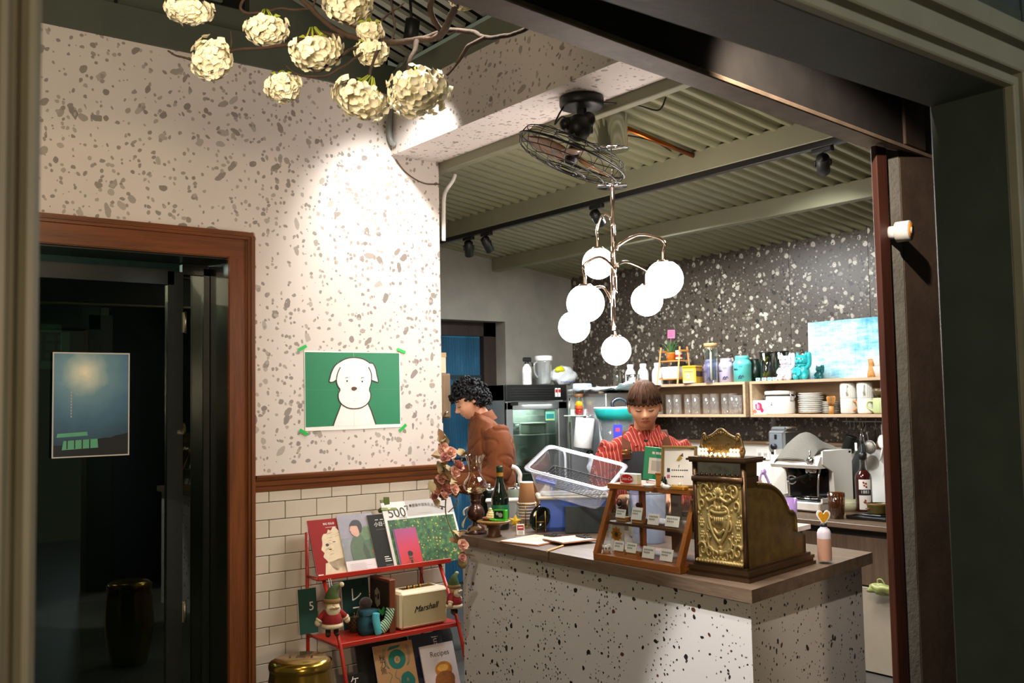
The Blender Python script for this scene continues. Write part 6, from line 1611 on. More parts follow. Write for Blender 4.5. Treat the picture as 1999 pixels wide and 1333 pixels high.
for s in (-1, 1):
    b=MB(); b.box((-.008, s * .026, 0), (.003, .032, .03), bev=.001); so_ = b.obj('socket', pm('pale grey plastic', 'cfcac2', .4), t)
    b=MB(); b.box((-.010, s * .026 - .006, 0), (.001, .003, .012)); b.box((-.010, s * .026 + .006, 0), (.001, .003, .012)); b.obj('slot', M_BLACK, so_)
def shelfbox(y0, y1, label):
    t = thing('wall_shelf', label, 'shelf', (5.595, (y0 + y1) / 2, 1.365), 0, 'open shelf boxes on the far wall')
    L = y1 - y0; H_ = .25
    for nm, c, s in (('bottom_board', (0, 0, .010), (.27, L, .02)), ('top_board', (0, 0, H_ - .010), (.27, L, .02)), ('end_board', (0, L / 2 - .010, H_ / 2), (.269, .02, H_ - .04)), ('end_board', (0, -L / 2 + .010, H_ / 2), (.269, .02, H_ - .04)), ('back_board', (.128, 0, H_ / 2), (.012, L - .04, H_ - .04))):
        b=MB(); b.box(c, s, bev=.0015); b.obj(nm, M_OAK, t)
    return t
shelfbox(4.392, 5.90, 'oak shelf box holding drinking glasses on the far wall')
shelfbox(3.10, 4.352, 'oak shelf box holding plates and mugs on the far wall')
ZT, ZI = 1.6155, 1.3855
XS = 5.57
def sy(px, x=XS, py=740): return at(px, py, x=x).y
def lathe_thing(name, label, cat, loc, parts, group=None, rz=0):
    t = thing(name, label, cat, loc, rz, group)
    for nm, m, prof in parts:
        b=MB(); b.lathe(prof, 24); b.obj(nm, m, t)
    return t
M_TUMB = clear('tumbler glass', 'ffffff', .16, .04, .10, 'ffffff')
for k in range(9):
    px = 1287 + k * 18.2
    lathe_thing('drinking_glass', f'tall clear drinking glass on the shelf, {["first", "second", "third", "fourth", "fifth", "sixth", "seventh", "eighth", "ninth"][k]} in the row counted from the barista', 'glass', (5.545 + .02 * (k % 2), sy(px, 5.55, 790), ZI),
                [('glass', M_TUMB, [(0, .008), (.030, .008), (.0335, .150), (.035, .150), (.032, .002), (.028, 0), (0, 0)]), ('base', M_TUMB, [(.029, 0), (.031, .006), (.030, .012), (0, .012)])], 'glasses on the shelf')
t = lathe_thing('cut_tumbler', 'short cut glass tumbler at the right end of the glasses shelf', 'glass', (5.52, sy(1441, 5.52, 790), ZI), [('glass', M_TUMB, [(0, .006), (.024, .006), (.033, .135), (.035, .135), (.026, 0), (0, 0)])])
b = MB()
for k in range(9):
    a = k * .7
    for z in (.02, .06, .10): b.sphere((.0275 * (1 + z * 1.9) * cos(a + z * 9), .0275 * (1 + z * 1.9) * sin(a + z * 9), z), .006, 6, 4)
b.obj('facet', M_TUMB, t)
lathe_thing('glass_vase', 'tall clear glass cylinder at the left end of the shelf top', 'vase', (5.56, sy(1207), ZT), [('glass', M_GLASS, [(0, .006), (.032, .006), (.034, .13), (.036, .13), (.035, 0), (0, 0)]), ('rim', M_GLASS, [(.034, .128), (.037, .131), (.034, .134)])])
t = thing('steel_jug', 'polished steel jug with handle on the left shelf', 'jug', (5.50, sy(1236, 5.5), ZT))
b=MB(); b.lathe([(0, 0), (.046, 0), (.052, .01), (.052, .07), (.056, .088), (.054, .088), (.049, .07), (.049, .012), (0, .010)], 28); b.obj('body', M_CHROME, t)
b=MB(); b.tube(cm([(.02, .048, .075), (.03, .078, .07), (.03, .078, .03), (.02, .049, .02)], 5), .005, 8); b.obj('handle', M_CHROME, t)
for k, px in enumerate((1231, 1256, 1284)):
    lathe_thing('milk_bottle', ['white bottle with white cap behind the steel jug', 'white bottle with white cap between steel jug and bamboo stand', 'white bottle with white cap half hidden by the bamboo stand'][k], 'bottle', (5.63, sy(px, 5.63), ZT),
                [('body', M_WPLAST, [(0, 0), (.043, 0), (.045, .005), (.045, .095), (.040, .118), (.026, .138), (.024, .150)]), ('cap', pm('white cap', 'f4f2ee', .3, var=0), [(.027, .148), (.028, .172), (.024, .176), (0, .177)])], 'white bottles on the shelf top')
M_BAMB = wood('bamboo', 'a5682a', 'd59a50', .45, 2)
bs = thing('bamboo_stand', 'small two tier bamboo ladder stand on the left shelf', 'stand', (5.56, sy(1318), ZT), RZX)
for s in (-1, 1):
    for (y0, y1) in ((-.08, -.035), (.075, .045)):
        b=MB(); b.tube([(s * .105, y0, 0), (s * .098, y1, .285)], [.0085, .0085], 4, smooth=False); b.obj('leg', M_BAMB, bs)
    for z in (.255, .045):
        b=MB(); b.box((s * .103, 0, z), (.012, .10, .014)); b.obj('cross_bar', M_BAMB, bs)
for z, d_ in ((.040, .12), (.178, .09)):
    b=MB(); b.box((0, 0, z), (.205, d_, .010), bev=.001); b.obj('tray', M_BAMB, bs)
RB = Matrix.Rotation(RZX, 4, 'Z')
def inb(x, y, z): return V(bs.location) + RB @ V((x, y, z))
t = thing('white_planter', 'white tapered rectangular box on the lower bamboo tier', 'planter', inb(0.0, -.01, .045), RZX)
b=MB(); b.ring_loft([[(sx * a, sy_ * .04, z) for sx, sy_ in ((-1, -1), (1, -1), (1, 1), (-1, 1))] for a, z in ((.072, 0), (.085, .085))], 0, False); b.obj('box', M_WPLAST, t)
b=MB(); b.box((0, 0, .086), (.176, .086, .006), bev=.002); b.obj('rim', M_WPLAST, t)
t = thing('potted_plant', 'spiky green plant in an orange pot with pink note on the bamboo stand', 'plant', inb(-.025, 0, .1835), RZX)
b=MB(); b.lathe([(0, 0), (.036, 0), (.041, .05), (.043, .052), (.043, .062), (.036, .062), (0, .058)], 24); b.obj('pot', pm('orange glazed pot', 'c2701f', .25, var=.2, coat=.4), t)
b = MB()
rs = random.Random(5)
for k in range(26):
    a = rs.uniform(0, 6.28); l_ = rs.uniform(.06, .12); le = rs.uniform(.2, .9); r0 = rs.uniform(0, .02)
    P = [V((r0 * cos(a), r0 * sin(a), .058)), V((r0 * cos(a) + .5 * l_ * le * cos(a), .5 * l_ * le * sin(a), .058 + l_ * .6)), V((r0 * cos(a) + l_ * le * cos(a), l_ * le * sin(a), .058 + l_ * (1 - .4 * le)))]
    b.tube(cm(P, 3), [.004, .004, .0035, .003, .002, .001, .0005], 4)
b.obj('leaves', pm('spiky green leaf', '3f6a34', .5, var=.3), t)
b=MB(); b.box((-.005, .0, .205), (.075, .002, .065), M=Matrix.Rotation(.06, 4, 'Y')); b.tube([(0, 0, .06), (0, 0, .18)], .0015, 5); F = Matrix.Rotation(.06, 4, 'Y') @ FRONT(-.005, -.0014, .205)
for r_ in range(3):
    for c_ in range(4): b.rect(-.028 + c_ * .015, .014 - r_ * .016, -.019 + c_ * .015, .021 - r_ * .016, 1, F, 1)
b.obj('note', [pm('pink note', 'd9749a', .7, var=.05), pm('dark pink print', 'a8456c', .7)], t)
t = lathe_thing('jam_jar', 'white lidded jar with red band on the bamboo stand', 'jar', inb(.055, 0, .1835), [('jar', pm('dark jam jar', '3a2a2a', .2, coat=.4), [(0, 0), (.024, 0), (.026, .004), (.026, .058)]), ('label', pm('white label', 'eee8e2', .5, var=0), [(.0265, .008), (.0265, .056)]), ('band', pm('red band', 'b02a2a', .5), [(.0268, .022), (.0268, .042)]), ('lid', M_WPLAST, [(.027, .058), (.027, .074), (0, .075)])], rz=0)
t = thing('yellow_tin', 'square yellow tea tin with label standing right of the bamboo stand', 'tin', (5.50, sy(1352, 5.5), ZT), RZX + .25)
M_YEL = pm('mustard tin', 'c9a02c', .4, .1, var=.08)
b=MB(); b.box((0, 0, .058), (.112, .112, .116), bev=.006); b.obj('body', M_YEL, t)
b=MB(); b.box((0, 0, .124), (.116, .116, .016), bev=.005); b.obj('lid', M_YEL, t)
b=MB(); F = FRONT(0, -.0565, .055); b.rect(-.045, -.05, .045, .05, 0, F, 1); b.rect(-.015, -.015, .005, .015, 1, F, 2); b.rect(-.012, -.010, -.006, .010, 2, F, 3); b.rect(.008, -.008, .012, .008, 2, F, 3); b.rect(-.04, .030, .04, .034, 3, F, 2); b.rect(-.045, -.05, .045, -.040, 1, F, 2)
b.rect(-.05, -.01, .05, .03, 3, Matrix.Translation((.0567, 0, .06)) @ Matrix(((0, 0, 1, 0), (1, 0, 0, 0), (0, 1, 0, 0), (0, 0, 0, 1))), 1)
b.obj('label', [pm('pale yellow label', 'd8bc62', .5, var=.03), M_WHITE, pm('violet print', '4a4478', .5), pm('brown print band', '4a3c28', .5)], t)
def caddy(px, x, r_, h_, mname, hexc, label, txt=None):
    t = thing('tea_caddy', label, 'tin', (x, sy(px, x), ZT), RZX + .15, 'tea caddies on the shelf top')
    m = pm(mname, hexc, .35, var=.05, coat=.2)
    b=MB(); b.lathe([(0, 0), (r_, 0), (r_ * 1.0, h_ * .64), (r_ * 1.02, h_ * .65), (r_ * 1.02, h_ * .70), (r_ * .97, h_ * .76), (r_ * .74, h_ * .86)], 32); b.obj('body', m, t)
    b=MB(); b.lathe([(r_ * .74, h_ * .86), (r_ * .78, h_ * .87), (r_ * .78, h_ * .985), (r_ * .74, h_), (0, h_)], 32); b.obj('lid', m, t)
    b = MB()
    def wrap(pts): return [V((r_ * 1.008 * sin(u / r_), -r_ * 1.008 * cos(u / r_), v)) for u, v in pts]
    for k in range(5):
        u0 = .012 + k * .006; b.tube(wrap([(u0 - .012, h_ * .10), (u0 - .004, h_ * (.16 + .03 * (k % 2)))]), .0018, 5);
        for j in range(3): b.sphere(wrap([(u0 - .006 + .005 * j, h_ * (.18 + .025 * ((k + j) % 3)))])[0], .0042, 6, 4)
    for k in range(6): b.tube(wrap([(-.035 + k * .006, h_ * .44), (-.033 + k * .006, h_ * (.50 if k % 2 else .54)), (-.030 + k * .006, h_ * .44)]), .0012, 5)
    for k in range(4): b.tube(wrap([(.008 + k * .007, h_ * .55), (.010 + k * .007, h_ * .62)]), .0012, 5)
    b.obj('print', pm('dark blue ink print', '2a3350', .5), t)['kind'] = 'stuff'
caddy(1388, 5.60, .054, .175, 'violet tin', '9a86c4', 'violet tea caddy with blue flower print behind the glass pitcher')
caddy(1418, 5.57, .054, .175, 'lilac tin', 'cfc2dc', 'pale lilac tea caddy with blue flower print between violet and turquoise ones')
caddy(1450, 5.54, .064, .185, 'turquoise tin', '63cfc8', 'turquoise tea caddy with dark lettering and flower print')
t = thing('glass_pitcher', 'tall clear glass pitcher with wooden lid in front of the violet caddy', 'pitcher', (5.485, sy(1389, 5.485), ZT))
b=MB(); b.lathe([(0, .006), (.044, .006), (.046, .02), (.046, .24), (.044, .27), (.046, .27), (.0485, .24), (.0485, .01), (.046, 0), (0, 0)], 32); b.obj('glass', M_GLASS, t)
b=MB(); b.cyl((0, 0, .265), (0, 0, .288), .050, n=28); b.cyl((0, 0, .245), (0, 0, .265), .040, n=24); b.obj('lid', wood('pale cork wood', 'b08452', 'd8ae78', .6, 0), t)
b=MB(); b.tube(cm([(.0, -.046, .20), (0, -.085, .19), (0, -.085, .10), (0, -.046, .08)], 5), .006, 8); b.obj('handle', M_GLASS, t)
b=MB(); b.cyl((0, 0, .02), (0, 0, .22), .008, n=10); b.obj('infuser', pm('pale infuser', 'e8d8b8', .3), t)
t = thing('dark_vase', 'dark green round vase behind the turquoise caddy', 'vase', (5.66, sy(1474, 5.66), ZT)); b=MB(); b.lathe([(0, 0), (.04, 0), (.055, .06), (.045, .12), (.03, .15), (.032, .16)], 24); b.obj('body', pm('dark green glaze', '12281e', .3, var=.1), t); b=MB(); b.lathe([(.030, .158), (.034, .161), (.030, .164)], 20); b.obj('rim', pm('dark green glaze', '12281e', .3), t)
M_CYAN = clear('dark clear glass', 'b9c2b8', .2, .03)
for k, px in enumerate((1498, 1528)):
    t = thing('plant_terrarium', ['dark glass cylinder with yellow air plants, nearer the tea caddies', 'dark glass cylinder with yellow air plants, beside the white lucky cat'][k], 'terrarium', (5.62, sy(px, 5.62), ZT), 0, 'terrariums on the shelf')
    b=MB(); b.lathe([(.048, 0), (.050, .004), (.050, .198), (.048, .200)], 28); b.obj('glass', M_CYAN, t)
    b=MB(); b.lathe([(0, .198), (.051, .198), (.051, .206), (0, .207)], 28); b.obj('lid', M_BLACK, t)
    b=MB(); b.prism([(.046 * cos(a), .046 * sin(a)) for a in [2.0 * k_ / 12 - .6 for k_ in range(13)]], .19, M=Matrix.Translation((0, 0, .004))); b.obj('backing', M_BLACK, t)
    for (z0, n_) in ((.02, 14), (.13, 9)):
        b = MB()
        for j in range(n_):
            a = j * 2.4; l_ = .04; b.tube([(-.01, 0, z0), (-.01 + l_ * .4 * cos(a), l_ * .4 * sin(a), z0 + l_ * (.5 + .3 * (j % 3))), (-.01 + l_ * .8 * cos(a), l_ * .8 * sin(a), z0 + l_ * (.45 + .4 * (j % 2)))], [.004, .003, .0006], 5)
        b.obj('air_plant', pm('yellow green air plant', 'b8b02a', .5, var=.25), t)
for k, px in enumerate((1480, 1492, 1503, 1513)):
    t = thing('tea_packet', f'tiny pale tea packet before the terrariums, {["first", "second", "third", "fourth"][k]} from the turquoise caddy', 'packet', (5.485, sy(px, 5.485), ZT), RZX + .1 * k, 'tea packets on the shelf')
    b=MB(); b.box((0, 0, .011), (.032, .018, .022), bev=.003); b.obj('packet', [pm('pale blue packet', 'a9d0e4', .6), M_WHITE][k % 2], t)
    b=MB(); b.rect(-.010, -.004, .010, .004, 0, FRONT(0, -.0092, .012), 1); b.obj('label', pm('teal packet print', '3f8a9a', .5), t)
def lucky_cat(px, x, s, m, label, wave):
    t = thing('lucky_cat', label, 'figurine', (x, sy(px, x), ZT), RZX + .12, 'lucky cats on the shelf'); t.scale = (s, s, s)
    b=MB(); b.sphere((0, 0, .055), (.048, .042, .062), 24, 16, fn=lambda p: V((p.x * (1 + .12 * max(0, -p.z / .06)), p.y, max(p.z, -.055)))); b.obj('body', m, t)
    b=MB(); b.sphere((0, -.006, .130), (.044, .038, .038), 24, 16)
    for sg in (-1, 1): b.sphere((sg * .012, -.040, .122), (.014, .010, .011), 10, 8)
    b.sphere((0, -.047, .128), (.004, .004, .003), 8, 6); hd = b.obj('head', m, t)
    for sg in (-1, 1):
        b=MB(); b.tube([(sg * .026, -.004, .150), (sg * .034, -.004, .188)], [(.018, .010), (.002, .002)], 10, hint=(0, 1, 0)); b.obj('ear', m, hd)
        b=MB(); b.ell(sg * .017, .0, .006, .0045, 0, FRONT(0, -.0435, .140), 1); b.obj('eye', pm('cat eye ink', '4a5a62', .4), hd)
        b=MB(); b.sphere((sg * .032, -.032, .020), (.021, .020, .024), 14, 10); b.obj('paw', m, t)
    b=MB(); b.tube(cm([(wave * .038, -.01, .080), (wave * .060, -.018, .095), (wave * .068, -.022, .130), (wave * .066, -.026, .165)], 5), [.014] * 12 + [.0155] * 4, 12); b.sphere((wave * .066, -.026, .168), .016, 12, 8); b.obj('raised_arm', m, t)
    b=MB(); b.tube(cm([(-wave * .040, -.012, .078), (-wave * .044, -.034, .055), (-wave * .020, -.044, .046)], 5), .013, 12); b.obj('lowered_arm', m, t)
    b=MB(); b.tube([(.041 * cos(a), .036 * sin(a) - .002, .098) for a in [k * .35 for k in range(18)]], .004, 8, loop=True); b.sphere((0, -.042, .090), .008, 10, 8); b.ell(0, 0, .018, .026, 0, FRONT(-.006, -.0475, .052), 1); b.obj('collar', m, t)
lucky_cat(1536, 5.53, 1.0, pm('white porcelain cat', 'e2dbe2', .25, var=.02, coat=.3), 'white porcelain lucky cat on the right shelf', 1)
lucky_cat(1567, 5.53, 1.0, pm('turquoise porcelain cat', '2fb0b4', .25, var=.05, coat=.3), 'turquoise porcelain lucky cat in front of the blue canvas', 1)
lucky_cat(1600, 5.60, .52, pm('dark teal shadow cat', '0e5f62', .3, var=.05, coat=.3), 'small dark teal cat shape standing in for a shadow right of the turquoise one', 1)  # cat shape added in place of a figurine's dark shadow
pA, pB = at(1576, 630, x=5.70), at(1722, 733, x=5.70)
cv = thing('painted_canvas', 'pale blue abstract canvas leaning on the far wall above the shelf', 'painting', (5.705, (pA.y + pB.y) / 2, ZT), 0, rot=(0, .03, 0))
hh_ = 2.01 - ZT; ww_ = pA.y - pB.y
b=MB(); b.box((.0, 0, hh_ / 2), (.022, ww_, hh_), bev=.002); b.obj('stretcher', pm('raw canvas edge', 'a9cbd2', .8), cv)
m_, nt_, bs_ = newmat('blue white brushwork'); q = N(nt_)
n1 = q.noise(q.coord((1, .5, 1.0)), 3.2, 5, .6); n2 = q.noise(q.coord((1, 1.0, 5.0)), 9, 5, .7); n3 = q.noise(q.coord((1, 6, .8)), 8, 4, .7)
f_ = q.math('ADD', q.math('MULTIPLY', n1, .6), q.math('ADD', q.math('MULTIPLY', n2, .28), q.math('MULTIPLY', n3, .14)))
nt_.links.new(q.ramp(f_, [(.34, '2f8fb8'), (.43, '6fb4cb'), (.50, 'b4d2d6'), (.57, 'd8dad2')]), bs_.inputs['Base Color']); bs_.inputs['Roughness'].default_value = .7
nt_.links.new(q.bump(n2, .2, .004), bs_.inputs['Normal'])
b=MB(); b.box((-.0115, 0, hh_ / 2), (.002, ww_ - .002, hh_ - .002)); b.obj('painting', m_, cv)
lathe_thing('wooden_vase', 'small waisted wooden vase before the blue canvas', 'vase', (5.54, sy(1702, 5.54), ZT), [('body', M_BAMB, [(0, 0), (.026, 0), (.027, .02), (.017, .06), (.016, .085), (.020, .11), (.018, .112), (.012, .09)]), ('rim', M_BAMB, [(.018, .110), (.021, .113), (.018, .116)])])
for k in range(2):
    t = thing('white_teacup', ['lower white cup of the pair beside the wooden vase', 'upper white cup of the pair beside the wooden vase'][k], 'cup', (5.55, sy(1719, 5.55), ZT + k * .056), RZX, 'white cups on the shelf top')
    b=MB(); b.lathe([(0, 0), (.030, 0), (.044, .062), (.045, .066), (.042, .066), (.028, .005), (0, .004)], 24); b.obj('cup', M_CERAMIC, t)
    b=MB(); b.tube(cm([(-.040, 0, .055), (-.062, 0, .050), (-.060, 0, .025), (-.036, 0, .018)], 5), .005, 8); b.obj('handle', M_CERAMIC, t)
t = thing('tea_carton', 'white carton with red fruit picture at the left of the plate shelf', 'carton', (5.50, sy(1485, 5.5, 795), ZI), RZX)
b=MB(); b.box((0, 0, .048), (.130, .06, .096), bev=.002); F = FRONT(0, -.0302, .048)
b.rect(-.065, -.03, -.04, .03, 1, F, 1); b.poly(blob(.005, .006, .030, .028, 16, .12, 5), 1, F, 2); b.poly(blob(-.025, -.028, .016, .014, 12, .1, 6), 2, F, 3); b.poly(blob(.035, -.02, .014, .016, 12, .1, 7), 1, F, 3); b.rect(-.008, -.01, .002, .03, 3, F, 4); b.rect(.006, -.012, .014, .02, 3, F, 4); b.rect(-.055, -.02, -.050, .02, 0, F, 3); b.poly(blob(-.04, -.038, .012, .008, 10, .1, 3), 3, F, 2)
b.obj('carton', [M_WHITE, pm('raspberry print', 'd0234c', .5, var=.05), pm('coral print', 'e06a52', .5), pm('pale pink print', 'eeb0bc', .5)], t)
t = thing('clip_canister', 'large white canister with wire clip lid on the plate shelf', 'canister', (5.575, sy(1524, 5.575, 795), ZI))
b=MB(); b.lathe([(0, 0), (.094, 0), (.098, .006), (.098, .118), (.094, .124)], 36); b.obj('body', M_CERAMIC, t)
b=MB(); b.lathe([(.095, .122), (.098, .124), (.098, .130), (.095, .132)], 36); b.obj('seal', M_INK, t)
b=MB(); b.lathe([(.096, .132), (.104, .136), (.106, .150), (.100, .158), (0, .162)], 36); b.obj('lid', M_CERAMIC, t)
for a in (1.5, -1.5):
    b=MB(); d_ = V((cos(PI + a * .98), sin(PI + a * .98), 0)); s_ = V((-d_.y, d_.x, 0))
    b.tube([d_ * .100 + s_ * .02 + V((0, 0, .150)), d_ * .116 + s_ * .02 + V((0, 0, .12)), d_ * .104 + s_ * .015 + V((0, 0, .09)), d_ * .104 - s_ * .015 + V((0, 0, .09)), d_ * .116 - s_ * .02 + V((0, 0, .12)), d_ * .100 - s_ * .02 + V((0, 0, .150))], .0025, 6); b.obj('clip', M_STEEL, t)
b=MB(); F = Matrix.Rotation(RZX, 4, 'Z') @ FRONT(.0, -.0995, .075); b.rect(-.002, -.010, .002, .016, 0, F, 1); b.rect(-.008, -.014, .008, -.009, 0, F, 1); b.obj('print', M_INK, t)
ORD = 'lowest second third fourth fifth sixth seventh eighth ninth tenth topmost'.split()
for k in range(11):
    w_ = .084 - .0009 * ((k * 7) % 4)
    lathe_thing('dinner_plate', f'{ORD[k]} white dinner plate from the bottom of the tall plate stack', 'plate', (5.585 + .002 * ((k * 5) % 3), sy(1583, 5.585, 795) + .002 * ((k * 3) % 4 - 1.5), ZI + .002 + k * .0125),
                [('plate', M_CERAMIC, [(0, .002), (.052, .002), (w_, .011), (w_ + .001, .0135), (w_ - .002, .0135), (.052, .006), (0, .006)])], 'dinner plates in the tall stack')
for k in range(7):
    lathe_thing('side_plate', f'{ORD[k]} small grey rimmed plate from the bottom of the low plate stack', 'plate', (5.60, sy(1622, 5.60, 795) + .0015 * (k % 2), ZI + .002 + k * .0115),
                [('plate', M_CERAMIC, [(0, .002), (.038, .002), (.060, .0095), (.060, .0115), (.057, .0115), (.038, .005), (0, .005)]), ('rim_line', pm('grey rim glaze', '5a564e', .4), [(.0600, .0095), (.0612, .0108), (.0600, .0120)])], 'side plates in the low stack')
t = thing('bamboo_whisk', 'bamboo tea whisk standing before the small plates', 'whisk', (5.495, sy(1623, 5.495, 795), ZI))
b=MB(); b.cyl((0, 0, 0), (0, 0, .055), .017, .016, 16); b.obj('handle', M_BAMB, t)
b = MB()
for k in range(20):
    a = k * .314; b.tube([(.013 * cos(a), .013 * sin(a), .054), (.022 * cos(a), .022 * sin(a), .075), (.028 * cos(a), .028 * sin(a), .105), (.021 * cos(a), .021 * sin(a), .116)], .0022, 4)
b.obj('tines', M_BAMB, t)
b=MB(); b.tube([(.0175 * cos(k * .4), .0175 * sin(k * .4), .056) for k in range(16)], .0015, 5, loop=True); b.obj('thread', M_INK, t)
def mug(px, z, flip, m, label, hm, hang, rib=True, r_=.050, h_=.100):
    t = thing('mug', label, 'mug', (5.53, sy(px, 5.53, 795), z), 0, 'mugs on the plate shelf')
    rings = []
    for rr_, zz_ in ((.6 * r_, 0), (.88 * r_, .002), (r_, .012), (r_ * 1.0, h_ - .004), (r_ * .98, h_), (r_ * .92, h_), (r_ * .90, .012), (.4 * r_, .010)):
        rings.append([((rr_ + (.0009 * cos(24 * a) if rib else 0)) * cos(a), (rr_ + (.0009 * cos(24 * a) if rib else 0)) * sin(a), h_ - zz_ if flip else zz_) for a in [2 * PI * k / 96 for k in range(96)]])
    b=MB(); b.ring_loft(rings, 0, True, True, True); b.obj('cup', m, t)
    d_ = V((cos(hang), sin(hang), 0)); b = MB()
    b.tube(cm([d_ * r_ * .98 + V((0, 0, h_ * .80)), d_ * (r_ + .030) + V((0, 0, h_ * .76)), d_ * (r_ + .034) + V((0, 0, h_ * .42)), d_ * r_ * .98 + V((0, 0, h_ * .20))], 6), .0065, 10); b.obj('handle', hm, t)
M_MUGW = pm('pale ribbed glaze', 'ddd9ce', .35, var=.03);
M_WOODH = wood('orange wood handle', 'a5682a', 'd08c44', .5, 2)
mug(1657, ZI, False, M_MUGW, 'ribbed white mug with wooden handle at the bottom of the left mug pair', M_WOODH, -1.9)
mug(1657, ZI + .1005, True, M_MUGW, 'upturned ribbed white mug on the wooden handled one', M_MUGW, -2.7)
mug(1690, ZI, False, M_CERAMIC, 'smooth white mug at the bottom of the right mug pair', M_CERAMIC, -1.6, False)
mug(1690, ZI + .1005, True, M_MUGW, 'upturned ribbed white mug on top of the right mug pair', M_MUGW, -2.7)
mug(1721, ZI, False, pm('pale green ribbed glaze', 'b9c28a', .4, var=.04), 'pale green ribbed cup at the right end of the plate shelf', pm('pale green ribbed glaze', 'b9c28a', .4), 2.0)
lathe_thing('brown_bowl', 'brown glazed bowl resting on the pale green cup', 'bowl', (5.53, sy(1722, 5.53, 795), ZI + .101), [('bowl', pm('brown olive glaze', '5a4a28', .3, var=.3), [(0, 0), (.025, 0), (.05, .03), (.055, .055), (.052, .055), (.02, .006), (0, .006)]), ('rim', pm('brown olive rim', '3a3018', .3), [(.052, .053), (.0565, .056), (.052, .059)])])
hy0, hy1 = at(1645, 823, x=5.62).y, 3.15
rl_ = thing('hook_rail', 'thin steel rail with hooks under the plate shelf', 'rail', (5.62, (hy0 + hy1) / 2, 1.335))
b=MB(); b.tube([(0, (hy0 - hy1) / 2, 0), (0, -(hy0 - hy1) / 2, 0)], .004, 8); b.obj('bar', M_STEEL, rl_)
for s in (-.45, .45):
    b=MB(); b.tube([(0, s * (hy0 - hy1), 0), (0, s * (hy0 - hy1), .030)], .003, 6); b.obj('bracket', M_STEEL, rl_)
hk = []
for px in (1660, 1668, 1679, 1685, 1690, 1709, 1722):
    y = at(px, 830, x=5.62).y - (hy0 + hy1) / 2
    b=MB(); b.tube(cm([(.004, y, .004), (0, y, .006), (-.005, y, 0), (-.002, y, -.03), (-.004, y, -.048), (-.014, y, -.052), (-.016, y, -.040)], 4), .0018, 6); b.obj('hook', M_STEEL, rl_)
t = thing('black_pitcher', 'matte black milk pitcher hanging from the hook rail', 'pitcher', at(1658, 866, x=5.60), 0, rot=(.25, .1, 0))
b=MB(); b.lathe([(0, -.055), (.038, -.055), (.041, -.05), (.036, .045), (.038, .052), (.034, .045), (.037, -.045)], 24); b.obj('cup', M_BLKM, t)
b=MB(); b.tube(cm([(0, -.036, .03), (0, -.065, .045), (0, -.065, -.01), (0, -.038, -.03)], 5), .005, 8); b.obj('handle', M_BLKM, t)
t = thing('tea_strainer', 'round grey strainer hanging from the hook rail', 'strainer', at(1698, 868, x=5.60))
b=MB(); b.sphere((0, 0, -.015), (.025, .040, .042), 18, 12, fn=lambda p: V((max(p.x, -.004) * -1, p.y, p.z))); b.obj('mesh_bowl', pm('grey mesh', '8f8a80', .5, .6, var=.2, vs=120), t)
b=MB(); b.tube([(-.0, .042 * cos(a), -.015 + .042 * sin(a)) for a in [k * .3 for k in range(21)]], .003, 6, loop=True); b.tube([(0, .01, .028), (0, .02, .10)], .003, 6); b.obj('rim', M_STEEL, t)
t = thing('metal_tongs', 'shiny metal tongs hanging beside the strainer', 'tongs', at(1683, 862, x=5.59))
for s in (-1, 1):
    b=MB(); b.tube([(0, 0, .075), (0, s * .012, .03), (0, s * .016, -.05)], [.004, .005, .003], 6); b.obj('arm', M_CHROME, t)
b=MB(); b.sphere((0, 0, .078), .007, 8, 6); b.obj('pivot', M_CHROME, t)
t = thing('white_ladle', 'white oval ladle hanging at the right end of the hook rail', 'ladle', at(1722, 862, x=5.60)); b=MB(); b.sphere((0, 0, 0), (.012, .032, .045), 16, 10); b.obj('bowl', M_WPLAST, t); b=MB(); b.tube([(0, 0, .04), (0, 0, .11)], .004, 6); b.tube([(0, 0, -.04), (0, .02, -.12)], .004, 6); b.obj('handle', M_WPLAST, t)
ap = thing('hanging_apron', 'dark charcoal apron hanging from the hook rail down to the counter', 'apron', at(1683, 862, x=5.52))
rings = []
for px, py, w_, d_ in ((1684, 866, .012, .012), (1680, 885, .035, .025), (1675, 910, .052, .035), (1668, 940, .075, .045), (1660, 970, .090, .055), (1655, 992, .080, .060)):
    c = at(px, py, x=5.56 - .02 * (py - 866) / 126) - V(ap.location)
    rings.append([c + V((d_ * cos(a) * (1 + .12 * sin(5 * a)), w_ * sin(a) * (1 + .08 * cos(7 * a)), 0)) for a in [2 * PI * k / 28 for k in range(28)]])
b=MB(); b.ring_loft(rings); b.obj('cloth', pm('charcoal cloth', '23231f', .9, var=.15, vs=20, bump=.3, bs=60), ap)
b=MB(); b.tube(cm([(0, 0, 0), (.02, .015, .06), (.06, .01, .11)], 4), .003, 6); b.obj('strap', M_BLACK, ap)
b=MB(); c = at(1671, 872, x=5.50) - V(ap.location); b.box(tuple(c), (.004, .016, .05), bev=.001); b.obj('white_tag', M_WHITE, ap)
em = thing('espresso_machine', 'white espresso machine with black front and steel drip tray', 'coffee machine', (5.035, 3.690, .80), RZX)
M_EMW = pm('white machine enamel', 'dcd6cc', .3, var=.02, coat=.2)
b=MB(); b.box((0, .17, .035), (.345, .35, .055), bev=.008); b.obj('base', M_EMW, em)
b=MB(); b.box((0, .09, .066), (.30, .16, .008), bev=.002)
for k in range(9): b.box((-.13 + k * .0325, .09, .071), (.014, .15, .004))
b.obj('drip_grate', pm('dark steel grate', '4a4c4c', .3, .9), em)
b=MB(); b.tube([(.05 + .10 * cos(a), .085 + .06 * sin(a), .080) for a in [k * .26 for k in range(24)]], .004, 6, loop=True); b.obj('tray_ring', M_CHROME, em)
b=MB(); b.box((0, .255, .22), (.345, .18, .30), bev=.006); b.obj('body', M_EMW, em)
